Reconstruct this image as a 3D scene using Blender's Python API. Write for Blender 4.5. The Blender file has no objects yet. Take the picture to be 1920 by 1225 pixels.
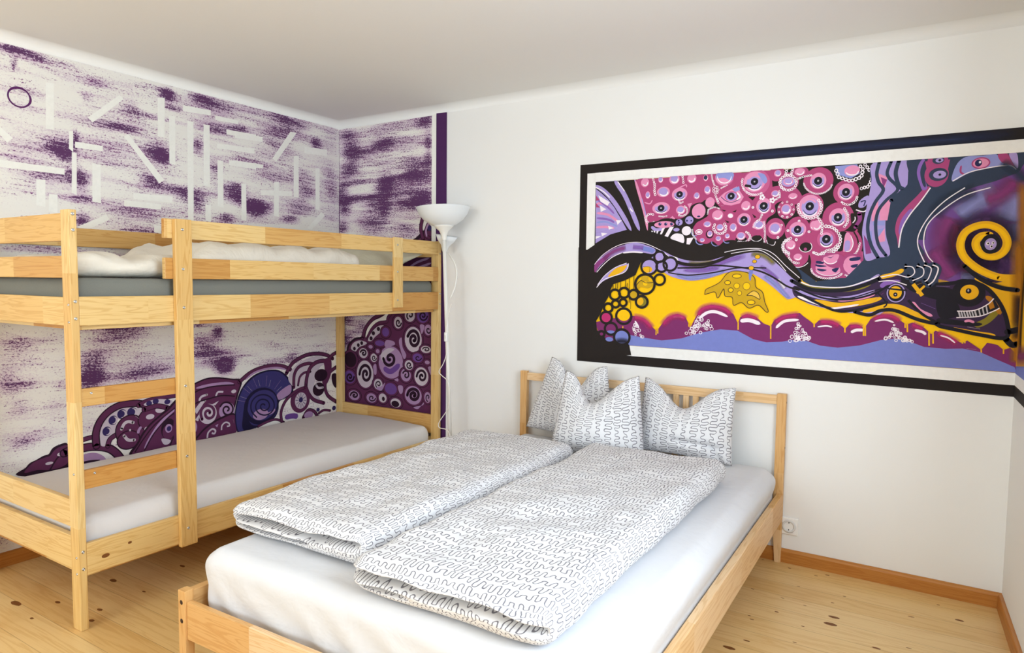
import bpy, bmesh, math, random
from mathutils import Vector, Matrix, noise
from math import sin, cos, pi, radians, hypot, exp, sqrt
SC = bpy.context.scene
COL = SC.collection
RND = random.Random(7)

# ------------------------------------------------------------------ helpers
def lin(h):
    h = h.lstrip('#')
    o = []
    for i in (0, 2, 4):
        c = int(h[i:i + 2], 16) / 255
        o.append(c / 12.92 if c <= .04045 else ((c + .055) / 1.055) ** 2.4)
    return (*o, 1.0)

def link_mesh(name, me, mat=None, parent=None, smooth=False, loc=(0, 0, 0)):
    o = bpy.data.objects.new(name, me)
    COL.objects.link(o)
    if mat is not None:
        for m in (mat if isinstance(mat, (list, tuple)) else [mat]):
            me.materials.append(m)
    if smooth:
        for p in me.polygons: p.use_smooth = True
    o.parent = parent
    o.location = loc
    return o

def thing(name, label, cat, loc=(0, 0, 0), rz=0.0, group=None):
    o = bpy.data.objects.new(name, None)
    COL.objects.link(o)
    o.empty_display_size = .05
    o.location = loc
    o.rotation_euler = (0, 0, rz)
    return tag(o, label, cat, group)

def tag(o, label, cat, group=None):
    o['label'] = label
    o['category'] = cat
    if group: o['group'] = group
    return o

def structure(name, me, mat, smooth=False):
    o = link_mesh(name, me, mat, None, smooth)
    o['kind'] = 'structure'
    return o

def bm_mesh(bm, name):
    me = bpy.data.meshes.new(name)
    bm.to_mesh(me); bm.free()
    return me

def bm_box(bm, lo, hi):
    v = [bm.verts.new((x, y, z)) for x in (lo[0], hi[0]) for y in (lo[1], hi[1]) for z in (lo[2], hi[2])]
    for f in ((0, 1, 3, 2), (4, 6, 7, 5), (0, 4, 5, 1), (2, 3, 7, 6), (0, 2, 6, 4), (1, 5, 7, 3)):
        bm.faces.new([v[i] for i in f])
    return v

SEED = [0]
def board(name, parent, mat, lo, hi, axis, bevel=.003, taper=None, knots=(), knotmat=None):
    """One wooden member; grain runs along axis (0, 1 or 2)."""
    SEED[0] += 1
    bm = bmesh.new()
    vs = bm_box(bm, lo, hi)
    if taper: taper(vs)
    bmesh.ops.bevel(bm, geom=list(bm.edges), offset=bevel, segments=2, affect='EDGES', profile=.6)
    bm.normal_update()
    uv = bm.loops.layers.uv.new('UVMap')
    ou = RND.uniform(0, 30); ov = SEED[0] * 3
    oth = [i for i in (0, 1, 2) if i != axis]
    for f in bm.faces:
        n = [abs(c) for c in f.normal]
        k = n.index(max(n))
        for l in f.loops:
            c = l.vert.co
            if k == axis:
                l[uv].uv = (ou + c[oth[0]], ov + .5 + c[oth[1]] % 1)
            else:
                w = oth[0] if k == oth[1] else oth[1]
                l[uv].uv = (ou + c[axis], ov + .3 + (c[w] - lo[w]) + (.2 if k == oth[0] else 0))
    me = bm_mesh(bm, name)
    return link_mesh(name, me, mat, parent)

def box_part(name, parent, mat, lo, hi, bevel=.002, seg=2):
    bm = bmesh.new(); bm_box(bm, lo, hi)
    if bevel: bmesh.ops.bevel(bm, geom=list(bm.edges), offset=bevel, segments=seg, affect='EDGES', profile=.6)
    return link_mesh(name, bm_mesh(bm, name), mat, parent)

def lathe(name, prof, mat, parent=None, seg=48, center=(0, 0, 0), tilt=None):
    bm = bmesh.new()
    rings = []
    for r, z in prof:
        rings.append([bm.verts.new((r * cos(2 * pi * i / seg), r * sin(2 * pi * i / seg), z)) for i in range(seg)] if r > 1e-6 else [bm.verts.new((0, 0, z))])
    for a, b in zip(rings, rings[1:]):
        for i in range(seg):
            j = (i + 1) % seg
            if len(a) == 1 and len(b) == 1: continue
            if len(a) == 1: bm.faces.new((a[0], b[j], b[i]))
            elif len(b) == 1: bm.faces.new((a[i], a[j], b[0]))
            else: bm.faces.new((a[i], a[j], b[j], b[i]))
    bmesh.ops.recalc_face_normals(bm, faces=bm.faces)
    if tilt is not None: bmesh.ops.transform(bm, matrix=tilt, verts=bm.verts)
    bmesh.ops.translate(bm, vec=center, verts=bm.verts)
    return link_mesh(name, bm_mesh(bm, name), mat, parent, True)

def catmull(p, closed=False, n=5):
    m = len(p); out = []
    rng = range(m if closed else m - 1)
    for i in rng:
        if closed: a, b, c, d = p[(i - 1) % m], p[i], p[(i + 1) % m], p[(i + 2) % m]
        else: a, b, c, d = p[max(i - 1, 0)], p[i], p[i + 1], p[min(i + 2, m - 1)]
        for k in range(n):
            t = k / n
            out.append(tuple(.5 * (2 * b[j] + (c[j] - a[j]) * t + (2 * a[j] - 5 * b[j] + 4 * c[j] - d[j]) * t * t + (3 * b[j] - a[j] - 3 * c[j] + d[j]) * t ** 3) for j in range(len(b))))
    if not closed: out.append(p[-1])
    return out

def tube(name, pts, r, mat, parent=None, seg=10, smooth_n=6, radii=None):
    P = [Vector(q) for q in (catmull(pts, False, smooth_n) if smooth_n else pts)]
    bm = bmesh.new(); rings = []
    up = Vector((.13, .31, .94)).normalized()
    for i, q in enumerate(P):
        t = (P[min(i + 1, len(P) - 1)] - P[max(i - 1, 0)]).normalized()
        a = t.cross(up)
        if a.length < .05: a = t.cross(Vector((1, 0, 0)))
        a.normalize(); b = t.cross(a)
        rings.append([bm.verts.new(q + (a * cos(2 * pi * k / seg) + b * sin(2 * pi * k / seg)) * r) for k in range(seg)])
    for a, b in zip(rings, rings[1:]):
        for k in range(seg):
            bm.faces.new((a[k], a[(k + 1) % seg], b[(k + 1) % seg], b[k]))
    bm.faces.new(rings[0][::-1]); bm.faces.new(rings[-1])
    bmesh.ops.recalc_face_normals(bm, faces=bm.faces)
    return link_mesh(name, bm_mesh(bm, name), mat, parent, True)

# ------------------------------------------------------------------ node materials
class N:
    """Small builder for node trees."""
    def __init__(s, name, rough=.6, spec=.3):
        s.mat = bpy.data.materials.new(name); s.mat.use_nodes = True
        s.t = s.mat.node_tree; s.bsdf = s.t.nodes['Principled BSDF']
        s.bsdf.inputs['Roughness'].default_value = rough
        s.bsdf.inputs['Specular IOR Level'].default_value = spec
    def node(s, typ, **k):
        n = s.t.nodes.new(typ)
        for a, b in k.items(): setattr(n, a, b)
        return n
    def put(s, sock, v):
        if isinstance(v, bpy.types.NodeSocket): s.t.links.new(v, sock)
        elif v is not None: sock.default_value = v
    def m(s, op, a, b=None, c=None, clamp=False):
        n = s.node('ShaderNodeMath', operation=op, use_clamp=clamp)
        s.put(n.inputs[0], a)
        if b is not None: s.put(n.inputs[1], b)
        if c is not None: s.put(n.inputs[2], c)
        return n.outputs[0]
    def coord(s, kind='Object'): return s.node('ShaderNodeTexCoord').outputs[kind]
    def sep(s, v):
        n = s.node('ShaderNodeSeparateXYZ'); s.put(n.inputs[0], v); return n.outputs
    def comb(s, x=0., y=0., z=0.):
        n = s.node('ShaderNodeCombineXYZ')
        for i, q in enumerate((x, y, z)): s.put(n.inputs[i], q)
        return n.outputs[0]
    def noise(s, vec, scale=1., detail=3., rough=.5, dist=0.):
        n = s.node('ShaderNodeTexNoise'); s.put(n.inputs['Vector'], vec)
        n.inputs['Scale'].default_value = scale; n.inputs['Detail'].default_value = detail
        n.inputs['Roughness'].default_value = rough; n.inputs['Distortion'].default_value = dist
        return n.outputs['Fac']
    def white(s, vec):
        n = s.node('ShaderNodeTexWhiteNoise', noise_dimensions='3D'); s.put(n.inputs['Vector'], vec); return n.outputs['Value']
    def step(s, x, a, b):
        n = s.node('ShaderNodeMapRange', interpolation_type='SMOOTHSTEP', clamp=True)
        s.put(n.inputs['Value'], x); s.put(n.inputs['From Min'], a); s.put(n.inputs['From Max'], b)
        return n.outputs['Result']
    def mix(s, f, a, b, mode='MIX'):
        n = s.node('ShaderNodeMix', data_type='RGBA', blend_type=mode)
        s.put(n.inputs[0], f); s.put(n.inputs[6], a); s.put(n.inputs[7], b)
        return n.outputs[2]
    def ramp(s, f, stops):
        n = s.node('ShaderNodeValToRGB'); e = n.color_ramp.elements
        while len(e) < len(stops): e.new(.5)
        for q, (p, c) in zip(e, stops): q.position = p; q.color = c
        s.put(n.inputs[0], f); return n.outputs[0]
    def base(s, c): s.put(s.bsdf.inputs['Base Color'], c); return s
    def bump(s, h, strength=.2, dist=.002):
        n = s.node('ShaderNodeBump'); n.inputs['Strength'].default_value = strength; n.inputs['Distance'].default_value = dist
        s.put(n.inputs['Height'], h); s.put(s.bsdf.inputs['Normal'], n.outputs[0]); return s

def plain(name, hexc, rough=.6, spec=.3, metal=0.):
    n = N(name, rough, spec); n.base(lin(hexc)); n.bsdf.inputs['Metallic'].default_value = metal
    return n.mat

def wood(name, c1, c2, c3, rough=.42, blocks=.47):
    n = N(name, rough, .35)
    u, v, _ = n.sep(n.coord('UV'))
    vi = n.m('FLOOR', v)
    blk = n.m('FLOOR', n.m('ADD', n.m('DIVIDE', u, blocks), n.m('MULTIPLY', n.white(n.comb(vi, 3.1, 0.)), 7.)))
    h = n.white(n.comb(blk, vi, 1.7))
    sh = n.m('MULTIPLY', h, 13.)
    g = n.noise(n.comb(n.m('ADD', n.m('MULTIPLY', u, 1.6), sh), n.m('MULTIPLY', v, 26.), sh), 1., 3., .55, .6)
    ring = n.m('SINE', n.m('MULTIPLY', g, 46.))
    fine = n.noise(n.comb(n.m('MULTIPLY', u, 7.), n.m('MULTIPLY', v, 260.), 0.), 1., 2., .6)
    tone = n.ramp(h, [(0., lin(c1)), (.62, lin(c2)), (.86, lin(c3)), (1., lin(c3))])
    tone.node.color_ramp.interpolation = 'EASE'
    dark = n.mix(1., tone, (.80, .66, .47, 1), 'MULTIPLY')
    k = n.m('MULTIPLY', n.step(ring, .15, 1.), .55)
    c = n.mix(k, tone, dark)
    c = n.mix(n.m('MULTIPLY', n.step(fine, .5, .75), .25), c, dark)
    n.base(c)
    n.bump(fine, .05, .001)
    return n.mat

def wiggle(name):
    """White cotton with rows of grey meander line; u runs along a row."""
    n = N(name, .85, .1)
    uv = n.coord('UV')
    u, v, _ = n.sep(uv)
    w1 = n.noise(n.comb(n.m('MULTIPLY', u, 22.), n.m('MULTIPLY', v, 22.), 1.), 1., 1., .5)
    w2 = n.noise(n.comb(n.m('MULTIPLY', u, 24.), n.m('MULTIPLY', v, 24.), 9.), 1., 1., .5)
    u = n.m('ADD', u, n.m('MULTIPLY', n.m('SUBTRACT', w1, .5), .017))
    v = n.m('ADD', v, n.m('MULTIPLY', n.m('SUBTRACT', w2, .5), .016))
    H, p = .041, .0250
    row = n.m('FLOOR', n.m('DIVIDE', v, H))
    vl = n.m('SUBTRACT', v, n.m('MULTIPLY', n.m('ADD', row, .5), H))
    u = n.m('ADD', u, n.m('MULTIPLY', n.white(n.comb(row, 2., 5.)), p))
    hv = n.noise(n.comb(n.m('MULTIPLY', u, 28.), n.m('MULTIPLY', row, 5.3), 4.), 1., 0., .5)
    hh = n.m('MULTIPLY', n.step(hv, .2, .75), .0125)
    q = p / 4
    d0 = n.m('SUBTRACT', q, n.m('ABSOLUTE', n.m('SUBTRACT', n.m('FLOORED_MODULO', u, p / 2), q)))
    def cap(center, dv):
        du = n.m('SUBTRACT', n.m('FLOORED_MODULO', n.m('ADD', u, p / 2 - center), p), p / 2)
        r = n.m('SQRT', n.m('ADD', n.m('MULTIPLY', du, du), n.m('MULTIPLY', dv, dv)))
        return n.m('ABSOLUTE', n.m('SUBTRACT', r, q))
    top = cap(q, n.m('SUBTRACT', vl, hh)); bot = cap(3 * q, n.m('ADD', vl, hh))
    it = n.m('GREATER_THAN', vl, hh); ib = n.m('LESS_THAN', vl, n.m('MULTIPLY', hh, -1.))
    d = n.m('ADD', n.m('MULTIPLY', it, top), n.m('MULTIPLY', ib, bot))
    mid = n.m('SUBTRACT', 1., n.m('ADD', it, ib))
    d = n.m('ADD', d, n.m('MULTIPLY', mid, d0))
    line = n.m('SUBTRACT', 1., n.step(d, .0011, .0021))
    n.base(n.mix(line, lin('#E1E1E3'), lin('#78767D')))
    cl = n.noise(n.coord('Object'), 9., 3., .5)
    n.bump(cl, .25, .02)
    return n.mat

def cloth(name, hexc, scale=700., rough=.9, var=.06, bump=.3, dist=.012, hex2=None):
    n = N(name, rough, .1)
    o = n.coord('Object')
    c = lin(hexc)
    c2 = lin(hex2) if hex2 else tuple(q * (1 - var) for q in c[:3]) + (1,)
    n.base(n.mix(n.noise(o, scale, 2., .6), c, c2))
    big = n.noise(o, 7., 4., .55, .4)
    n.bump(big, bump, dist)
    return n.mat

M = {}
M['bunk_pine'] = wood('bunk_pine', '#E6CA8E', '#E0BB78', '#C8944F')
M['bed_pine'] = wood('bed_pine', '#E6C59A', '#E2BC8A', '#D6A86C', blocks=.6)
M['end_grain'] = plain('end_grain', '#C9A066')
M['knot'] = plain('knot', '#7A4A22', .5)
M['screw'] = plain('screw', '#C9C9C6', .25, .5, 1.)
M['dowel'] = plain('dowel', '#3A2418', .6)
M['sheet'] = cloth('sheet', '#DBDCDF', 900., .9, .03, .35, .02)
M['sheet2'] = cloth('sheet2', '#E2E0DF', 900., .9, .03, .3, .015)
M['grey_cover'] = cloth('grey_cover', '#84867F', 420., .95, .22, .12, .006)
M['duvet_white'] = cloth('duvet_white', '#EEE9DC', 500., .9, .04, .6, .03)
M['pillow_pale'] = cloth('pillow_pale', '#CFCBB4', 500., .9, .08, .5, .03)
M['wiggle'] = wiggle('wiggle_cotton')
M['lamp_white'] = plain('lamp_white', '#E9E8E2', .35, .4)
M['lamp_bowl'] = plain('lamp_bowl', '#E6EAEC', .3, .4)
M['cord'] = plain('cord', '#EAE4DD', .4)
M['plastic'] = plain('plastic', '#F0F0EE', .3, .5)
M['plastic_in'] = plain('plastic_in', '#D9D9D6', .35, .5)
M['hole'] = plain('hole', '#2A2826', .6)

def wall_mat(name, hexc):
    n = N(name, .85, .15)
    o = n.coord('Object')
    a = n.noise(o, 1.3, 4., .6)
    c = lin(hexc)
    n.base(n.mix(n.m('MULTIPLY', a, .5), c, tuple(q * .955 for q in c[:3]) + (1,)))
    n.bump(n.noise(o, 160., 3., .6), .12, .0012)
    return n.mat
M['wall'] = wall_mat('wall_paint', '#EBEBE9')
M['ceil'] = wall_mat('ceiling_paint', '#E6E5E2')

def floor_mat():
    n = N('pine_floor', .3, .4)
    x, y, _ = n.sep(n.coord('Object'))
    r = n.m('FLOOR', n.m('DIVIDE', y, .128))
    f = n.m('FLOORED_MODULO', y, .128)
    h = n.white(n.comb(r, 1., 4.))
    sh = n.m('MULTIPLY', h, 21.)
    g = n.noise(n.comb(n.m('ADD', n.m('MULTIPLY', x, 1.1), sh), n.m('MULTIPLY', y, 17.), sh), 1., 4., .55, .5)
    ring = n.m('SINE', n.m('MULTIPLY', g, 40.))
    fine = n.noise(n.comb(n.m('MULTIPLY', x, 5.), n.m('MULTIPLY', y, 190.), 0.), 1., 2., .6)
    tone = n.ramp(h, [(0., lin('#E5C68F')), (.5, lin('#E1BE80')), (1., lin('#D9B070'))])
    dark = n.mix(1., tone, (.78, .62, .42, 1), 'MULTIPLY')
    c = n.mix(n.m('MULTIPLY', n.step(ring, .1, 1.), .38), tone, dark)
    c = n.mix(n.m('MULTIPLY', n.step(fine, .5, .75), .3), c, dark)
    blot = n.noise(n.comb(x, y, 0.), 2.2, 3., .5)
    c = n.mix(n.m('MULTIPLY', n.step(blot, .5, .7), .35), c, dark)
    seam = n.m('ADD', n.m('LESS_THAN', f, .0012), n.m('GREATER_THAN', f, .1268))
    c = n.mix(n.m('MULTIPLY', seam, .45), c, lin('#7E5526'))
    n.base(c); n.bump(fine, .06, .001)
    return n.mat
M['floor'] = floor_mat()
M['trim'] = wood('trim_pine', '#C98C44', '#C4863E', '#B67835', .4, 3.)

def art_mat(name, soft):
    n = N(name, .7, .2)
    a = n.node('ShaderNodeAttribute', attribute_name='Col')
    o = n.coord('Object')
    v = n.m('ADD', .92, n.m('MULTIPLY', n.noise(o, 45., 4., .65), .16))
    c = n.mix(1., a.outputs['Color'], n.comb(v, v, v), 'MULTIPLY')
    n.base(c)
    if soft:
        # sprayed edge: alpha of the pigment, broken up by fine speckle
        sp = n.noise(o, 900., 2., .6)
        al = n.m('MULTIPLY', a.outputs['Alpha'], n.m('ADD', .55, n.m('MULTIPLY', sp, .9)), None, True)
        n.put(n.bsdf.inputs['Alpha'], al)
    return n.mat
M['art'] = art_mat('wall_pigment', False)
M['art_soft'] = art_mat('sprayed_pigment', True)

def splatter_mat(axis):
    """Dry-brushed purple over white plaster; attribute 'dens' says how loaded the roller was."""
    n = N('brushed_purple_' + axis, .75, .2)
    o = n.sep(n.coord('Object'))
    a = o[0] if axis == 'x' else o[1]; z = o[2]
    d = n.node('ShaderNodeAttribute', attribute_name='dens').outputs['Fac']
    tilt = n.m('ADD', z, n.m('MULTIPLY', a, .04))
    s1 = n.noise(n.comb(n.m('MULTIPLY', a, 6.), n.m('MULTIPLY', tilt, 130.), 0.), 1., 5., .68, .4)
    s2 = n.noise(n.comb(n.m('MULTIPLY', a, 2.4), n.m('MULTIPLY', tilt, 17.), 3.), 1., 3., .55, .3)
    s3 = n.noise(n.comb(n.m('MULTIPLY', a, 95.), n.m('MULTIPLY', z, 150.), 5.), 1., 3., .75, .6)
    s4 = n.noise(n.comb(n.m('MULTIPLY', a, 1.3), n.m('MULTIPLY', z, 2.4), 7.), 1., 2., .5)
    val = n.m('ADD', n.m('MULTIPLY', n.m('SUBTRACT', s1, .5), 1.9), n.m('MULTIPLY', n.m('SUBTRACT', s2, .5), 1.25))
    val = n.m('ADD', val, n.m('MULTIPLY', n.m('SUBTRACT', s3, .5), 2.7))
    val = n.m('ADD', val, n.m('MULTIPLY', n.m('SUBTRACT', s4, .5), .6))
    val = n.m('ADD', val, n.m('MULTIPLY', d, .64))
    strong = n.m('MULTIPLY', n.step(val, .44, .66), .96)
    wv = n.m('ADD', n.m('MULTIPLY', n.m('SUBTRACT', s2, .5), 1.6), n.m('MULTIPLY', n.m('SUBTRACT', s3, .5), 1.2))
    wash = n.m('MULTIPLY', n.step(n.m('ADD', wv, n.m('MULTIPLY', d, .8)), .0, .7), .7)
    c = n.mix(wash, lin('#EAE8E2'), lin('#BC96BC'))
    c = n.mix(strong, c, n.mix(n.step(d, .2, 1.), lin('#7E4A7C'), lin('#532659')))
    n.base(c)
    return n.mat
M['splat_y'] = splatter_mat('y'); M['splat_x'] = splatter_mat('x')

# ------------------------------------------------------------------ wall art builder
PAL = {k: lin(v) for k, v in dict(
 Kb='#241E1C', Wh='#ECEBE8', Nv='#2C3352', Y='#F9C40E', Lv='#A896D2', Pk='#E08FB6', Vl='#8A63B4', Pw='#8F95D2', Wp='#EFE6EE',
 Mg='#AE4676', Nb='#2A2C58', Pd='#C25C8C', Mv='#8A3E7C', Md='#A8487C', Sl='#333F56', Rs='#A8467A', Vi='#6E4A90', Nk='#1E1C26', Yo='#E9B01C',
 Or='#B0741C', Pl='#7C2E66', Hr='#BE3270', Bl='#7882C6', Ol='#857A28', Db='#3A2848', Oc='#C9A01C', Yp='#E8BC4A', Gy='#B9B4BE',
 Wl='#EFEFE9', Pp='#5B2560', Pk2='#2A1226', Pu='#5C2A4E', Wd='#C6BAC6', Lm='#A987B0', Nb2='#33265A', Nk2='#1C1636', Av='#3A356E', Vs='#6C4790', St='#4B2657').items()}
U = .0002
def build_art(name, data, place, parent, lift=.0011, step=5e-6):
    """data: one shape per record; place(a, z, d) puts wall coordinates into the room."""
    V, F, C, MI = [], [], [], []
    def face_strip(L, R_, col, mi=0, al=None):
        b = len(V)
        for i, (p, q) in enumerate(zip(L, R_)):
            V.append(p); V.append(q)
            C.append(col); C.append(col)
        for i in range(len(L) - 1):
            F.append((b + 2 * i, b + 2 * i + 1, b + 2 * i + 3, b + 2 * i + 2)); MI.append(mi)
    idx = 0
    for rec in data:
        kind, col, w = rec[0], PAL[rec[1]], rec[2] * U
        n = [q * U for q in rec[3:]]
        d = lift + idx * step; idx += 1
        if kind in 'PS':
            p = list(zip(n[::2], n[1::2]))
            if kind == 'S': p = catmull(p, True, 5)
            b = len(V)
            for a, z in p: V.append(place(a, z, d)); C.append(col)
            F.append(tuple(range(b, b + len(p)))); MI.append(0)
        elif kind == 'O':
            b = len(V); k = 12 if n[2] < .006 else 28
            for i in range(k):
                V.append(place(n[0] + n[2] * cos(2 * pi * i / k), n[1] + n[3] * sin(2 * pi * i / k), d)); C.append(col)
            F.append(tuple(range(b, b + k))); MI.append(0)
        elif kind == 'R':
            k = 12 if n[2] < .006 else 32; L, R_ = [], []
            for i in range(k + 1):
                a = 2 * pi * i / k
                L.append(place(n[0] + (n[2] - w / 2) * cos(a), n[1] + (n[3] - w / 2) * sin(a), d))
                R_.append(place(n[0] + (n[2] + w / 2) * cos(a), n[1] + (n[3] + w / 2) * sin(a), d))
            face_strip(L, R_, col)
        else:
            p = list(zip(n[::2], n[1::2]))
            if kind != 'l' and len(p) > 2: p = catmull(p, False, 6)
            m = len(p); nor = []
            for i in range(m):
                q0, q1 = p[max(i - 1, 0)], p[min(i + 1, m - 1)]
                dx, dz = q1[0] - q0[0], q1[1] - q0[1]; l = hypot(dx, dz) or 1
                nor.append((-dz / l, dx / l))
            if kind == 'F':
                b = len(V); cs = ((-1, 0), (-.55, .45), (0, .85), (.55, .45), (1, 0))
                for i in range(m):
                    e = min(1, i / max(1, m * .12), (m - 1 - i) / max(1, m * .12)) if m > 3 else 1
                    for c_, al in cs:
                        V.append(place(p[i][0] + nor[i][0] * c_ * w * .8, p[i][1] + nor[i][1] * c_ * w * .8, d)); C.append((*col[:3], al * e))
                for i in range(m - 1):
                    for c_ in range(4):
                        F.append((b + 5 * i + c_, b + 5 * i + c_ + 1, b + 5 * i + c_ + 6, b + 5 * i + c_ + 5)); MI.append(1)
            else:
                L, R_ = [], []
                for i in range(m):
                    ww = w / 2
                    if kind == 'T':
                        s = i / (m - 1); ww *= max(.06, min(1, 2.6 * sqrt(max(0, s * (1 - s)))))
                    L.append(place(p[i][0] + nor[i][0] * ww, p[i][1] + nor[i][1] * ww, d))
                    R_.append(place(p[i][0] - nor[i][0] * ww, p[i][1] - nor[i][1] * ww, d))
                face_strip(L, R_, col)
                if kind == 'L' and w > .012:      # round brush ends
                    for e in (0, m - 1):
                        b = len(V)
                        for k in range(10):
                            V.append(place(p[e][0] + w / 2 * cos(k * pi / 5), p[e][1] + w / 2 * sin(k * pi / 5), d)); C.append(col)
                        F.append(tuple(range(b, b + 10))); MI.append(0)
    me = bpy.data.meshes.new(name)
    me.from_pydata(V, [], F)
    at = me.color_attributes.new('Col', 'FLOAT_COLOR', 'POINT')
    at.data.foreach_set('color', [x for c in C for x in c])
    o = link_mesh(name, me, [M['art'], M['art_soft']], parent)
    me.polygons.foreach_set('material_index', MI)
    return o

# ------------------------------------------------------------------ room shell
H = 2.385; W = 3.807; FRONT = -6.2
RW = Vector((.055, -1, 0)).normalized()            # the right wall runs a little off square
RN = Vector((-1, -.055, 0)).normalized()
def rwall(s, z, d=0.): p = Vector((W, 0, 0)) + RW * s + RN * d; return (p.x, p.y, z)
def wall_box(name, lo, hi):
    bm = bmesh.new(); bm_box(bm, lo, hi); return structure(name, bm_mesh(bm, name), M['wall'])
bm = bmesh.new(); bm_box(bm, (-.15, FRONT - .15, -.08), (4.4, .15, 0.))
floor = bm_mesh(bm, 'floor')
FK = [(0.452, -2.184, 0.0342), (0.578, -2.089, 0.0169), (0.782, -2.029, 0.0155), (0.845, -2.09, 0.0144), (0.558, -1.86, 0.0213), (0.665, -1.608, 0.0173), (3.001, -0.07, 0.0075), (3.16, -0.054, 0.0098), (3.118, -0.089, 0.008), (3.24, -0.468, 0.0209), (3.237, -0.536, 0.0242), (3.071, -0.251, 0.0074), (3.034, -0.408, 0.0075), (3.498, -0.292, 0.012), (3.661, -0.219, 0.0155), (2.97, -0.668, 0.0087), (2.992, -0.845, 0.0126), (2.95, -0.93, 0.022), (3.401, -0.636, 0.0144), (2.908, -0.39, 0.0075), (3.252, -0.245, 0.0069), (3.144, -0.758, 0.008), (3.218, -0.337, 0.0069), (3.125, -0.427, 0.0069), (3.148, -0.615, 0.0069), (3.589, -0.112, 0.0064), (3.039, -0.549, 0.0087), (2.954, -0.642, 0.0064), (3.501, -0.569, 0.0093), (2.851, -0.459, 0.008), (2.875, -0.038, 0.0058), (0.638, -2.207, 0.0104), (0.772, -1.846, 0.0109), (0.687, -1.099, 0.0173)]
fo = structure('floor', floor, [M['floor'], M['knot']])
bm = bmesh.new(); bm.from_mesh(floor)
for i, (x, y, r) in enumerate(FK):
    a = RND.uniform(.3, .55)
    k = [bm.verts.new((x + r * cos(t * pi / 7) * RND.uniform(.9, 1.1), y + r * a * sin(t * pi / 7) * RND.uniform(.85, 1.15), .0004)) for t in range(14)]
    bm.faces.new(k).material_index = 1
bm.to_mesh(floor); bm.free()
bm = bmesh.new(); bm_box(bm, (-.15, FRONT - .15, H), (4.4, .15, H + .1)); structure('ceiling', bm_mesh(bm, 'ceiling'), M['ceil'])
wall_box('wall_left', (-.15, FRONT - .15, 0), (0, .15, H))
wall_box('wall_back', (0, 0, 0), (W + .001, .15, H))
bm = bmesh.new()
def fw(x0, x1, z0, z1): bm_box(bm, (x0, FRONT - .15, z0), (x1, FRONT, z1))
fw(0, .5, 0, H); fw(3.5, 4.35, 0, H); fw(.5, 3.5, 0, .85); fw(.5, 3.5, 2.15, H)
structure('wall_front', bm_mesh(bm, 'wall_front'), M['wall'])
bm = bmesh.new()
def rb(s0, s1, z0, z1, d0=-.15, d1=0.):
    q = [rwall(s, z, d) for s in (s0, s1) for d in (d0, d1) for z in (z0, z1)]
    v = [bm.verts.new(c) for c in q]
    for f in ((0, 1, 3, 2), (4, 6, 7, 5), (0, 4, 5, 1), (2, 3, 7, 6), (0, 2, 6, 4), (1, 5, 7, 3)): bm.faces.new([v[i] for i in f])
WS0, WS1, WZ0, WZ1 = 1.35, 3.15, .85, 2.15
rb(0, WS0, 0, H); rb(WS1, -FRONT, 0, H); rb(WS0, WS1, 0, WZ0); rb(WS0, WS1, WZ1, H)
bmesh.ops.recalc_face_normals(bm, faces=bm.faces)
structure('wall_right', bm_mesh(bm, 'wall_right'), M['wall'])
# window frames (out of the picture; daylight on the right, added fill in front)
bm = bmesh.new()
for s in (WS0, (WS0 + WS1) / 2 - .025, WS1 - .05): rb(s, s + .05, WZ0, WZ1, -.12, -.07)
for z in (WZ0, WZ1 - .05): rb(WS0 + .05, WS1 - .05, z, z + .05, -.12, -.07)
bmesh.ops.recalc_face_normals(bm, faces=bm.faces)
structure('window_1', bm_mesh(bm, 'window_1'), M['plastic'])
bm = bmesh.new()
for x in (.5, 1.975, 3.45): bm_box(bm, (x, FRONT - .12, .85), (x + .05, FRONT - .07, 2.15))
for z in (.85, 2.1): bm_box(bm, (.55, FRONT - .12, z), (3.45, FRONT - .07, z + .05))
structure('added_fill_window', bm_mesh(bm, 'added_fill_window'), M['plastic'])  # unseen window, added to carry the fill light
# coved joint between walls and ceiling
R0 = .045
bm = bmesh.new()
prof = [(R0 * (1 - cos(t)), R0 * sin(t)) for t in [i * pi / 16 for i in range(9)]]   # (off wall, up)
rows = []
for d, h in prof:
    z = H - R0 + h
    rows.append([bm.verts.new(p) for p in ((d + 5e-4, FRONT, z), (d + 5e-4, -d - 5e-4, z), (W - d, -d - 5e-4, z), rwall(-FRONT - .05, z, d + 5e-4))])
for a, b in zip(rows, rows[1:]):
    for i in range(3): bm.faces.new((a[i], a[i + 1], b[i + 1], b[i]))
bmesh.ops.recalc_face_normals(bm, faces=bm.faces)
structure('trim_1', bm_mesh(bm, 'trim_1'), M['wall'], True)
# baseboards: square strip with rounded top edge
def skirting(name, p0, p1, nrm, h=.064, t=.016):
    p0, p1, nrm = Vector(p0), Vector(p1), Vector(nrm).normalized()
    pr = [(0, 0), (t, 0), (t, h - .012), (t - .004, h - .004), (t - .010, h), (0, h)]
    bm = bmesh.new(); uv = bm.loops.layers.uv.new('UVMap')
    A = [bm.verts.new(p0 + nrm * d + Vector((0, 0, z))) for d, z in pr]; B = [bm.verts.new(p1 + nrm * d + Vector((0, 0, z))) for d, z in pr]
    L = (p1 - p0).length; acc = 0
    for i in range(len(pr)):
        j = (i + 1) % len(pr)
        f = bm.faces.new((A[i], A[j], B[j], B[i])); e = hypot(pr[j][0] - pr[i][0], pr[j][1] - pr[i][1])
        for l, q in zip(f.loops, ((0, acc), (0, acc + e), (L, acc + e), (L, acc))): l[uv].uv = (q[0], q[1] + .2)
        acc += e
    bm.faces.new(A); bm.faces.new(B[::-1])
    bmesh.ops.recalc_face_normals(bm, faces=bm.faces)
    return structure(name, bm_mesh(bm, name), M['trim'])
skirting('baseboard_back', (0, 0, 0), (W, 0, 0), (0, -1, 0))
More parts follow.
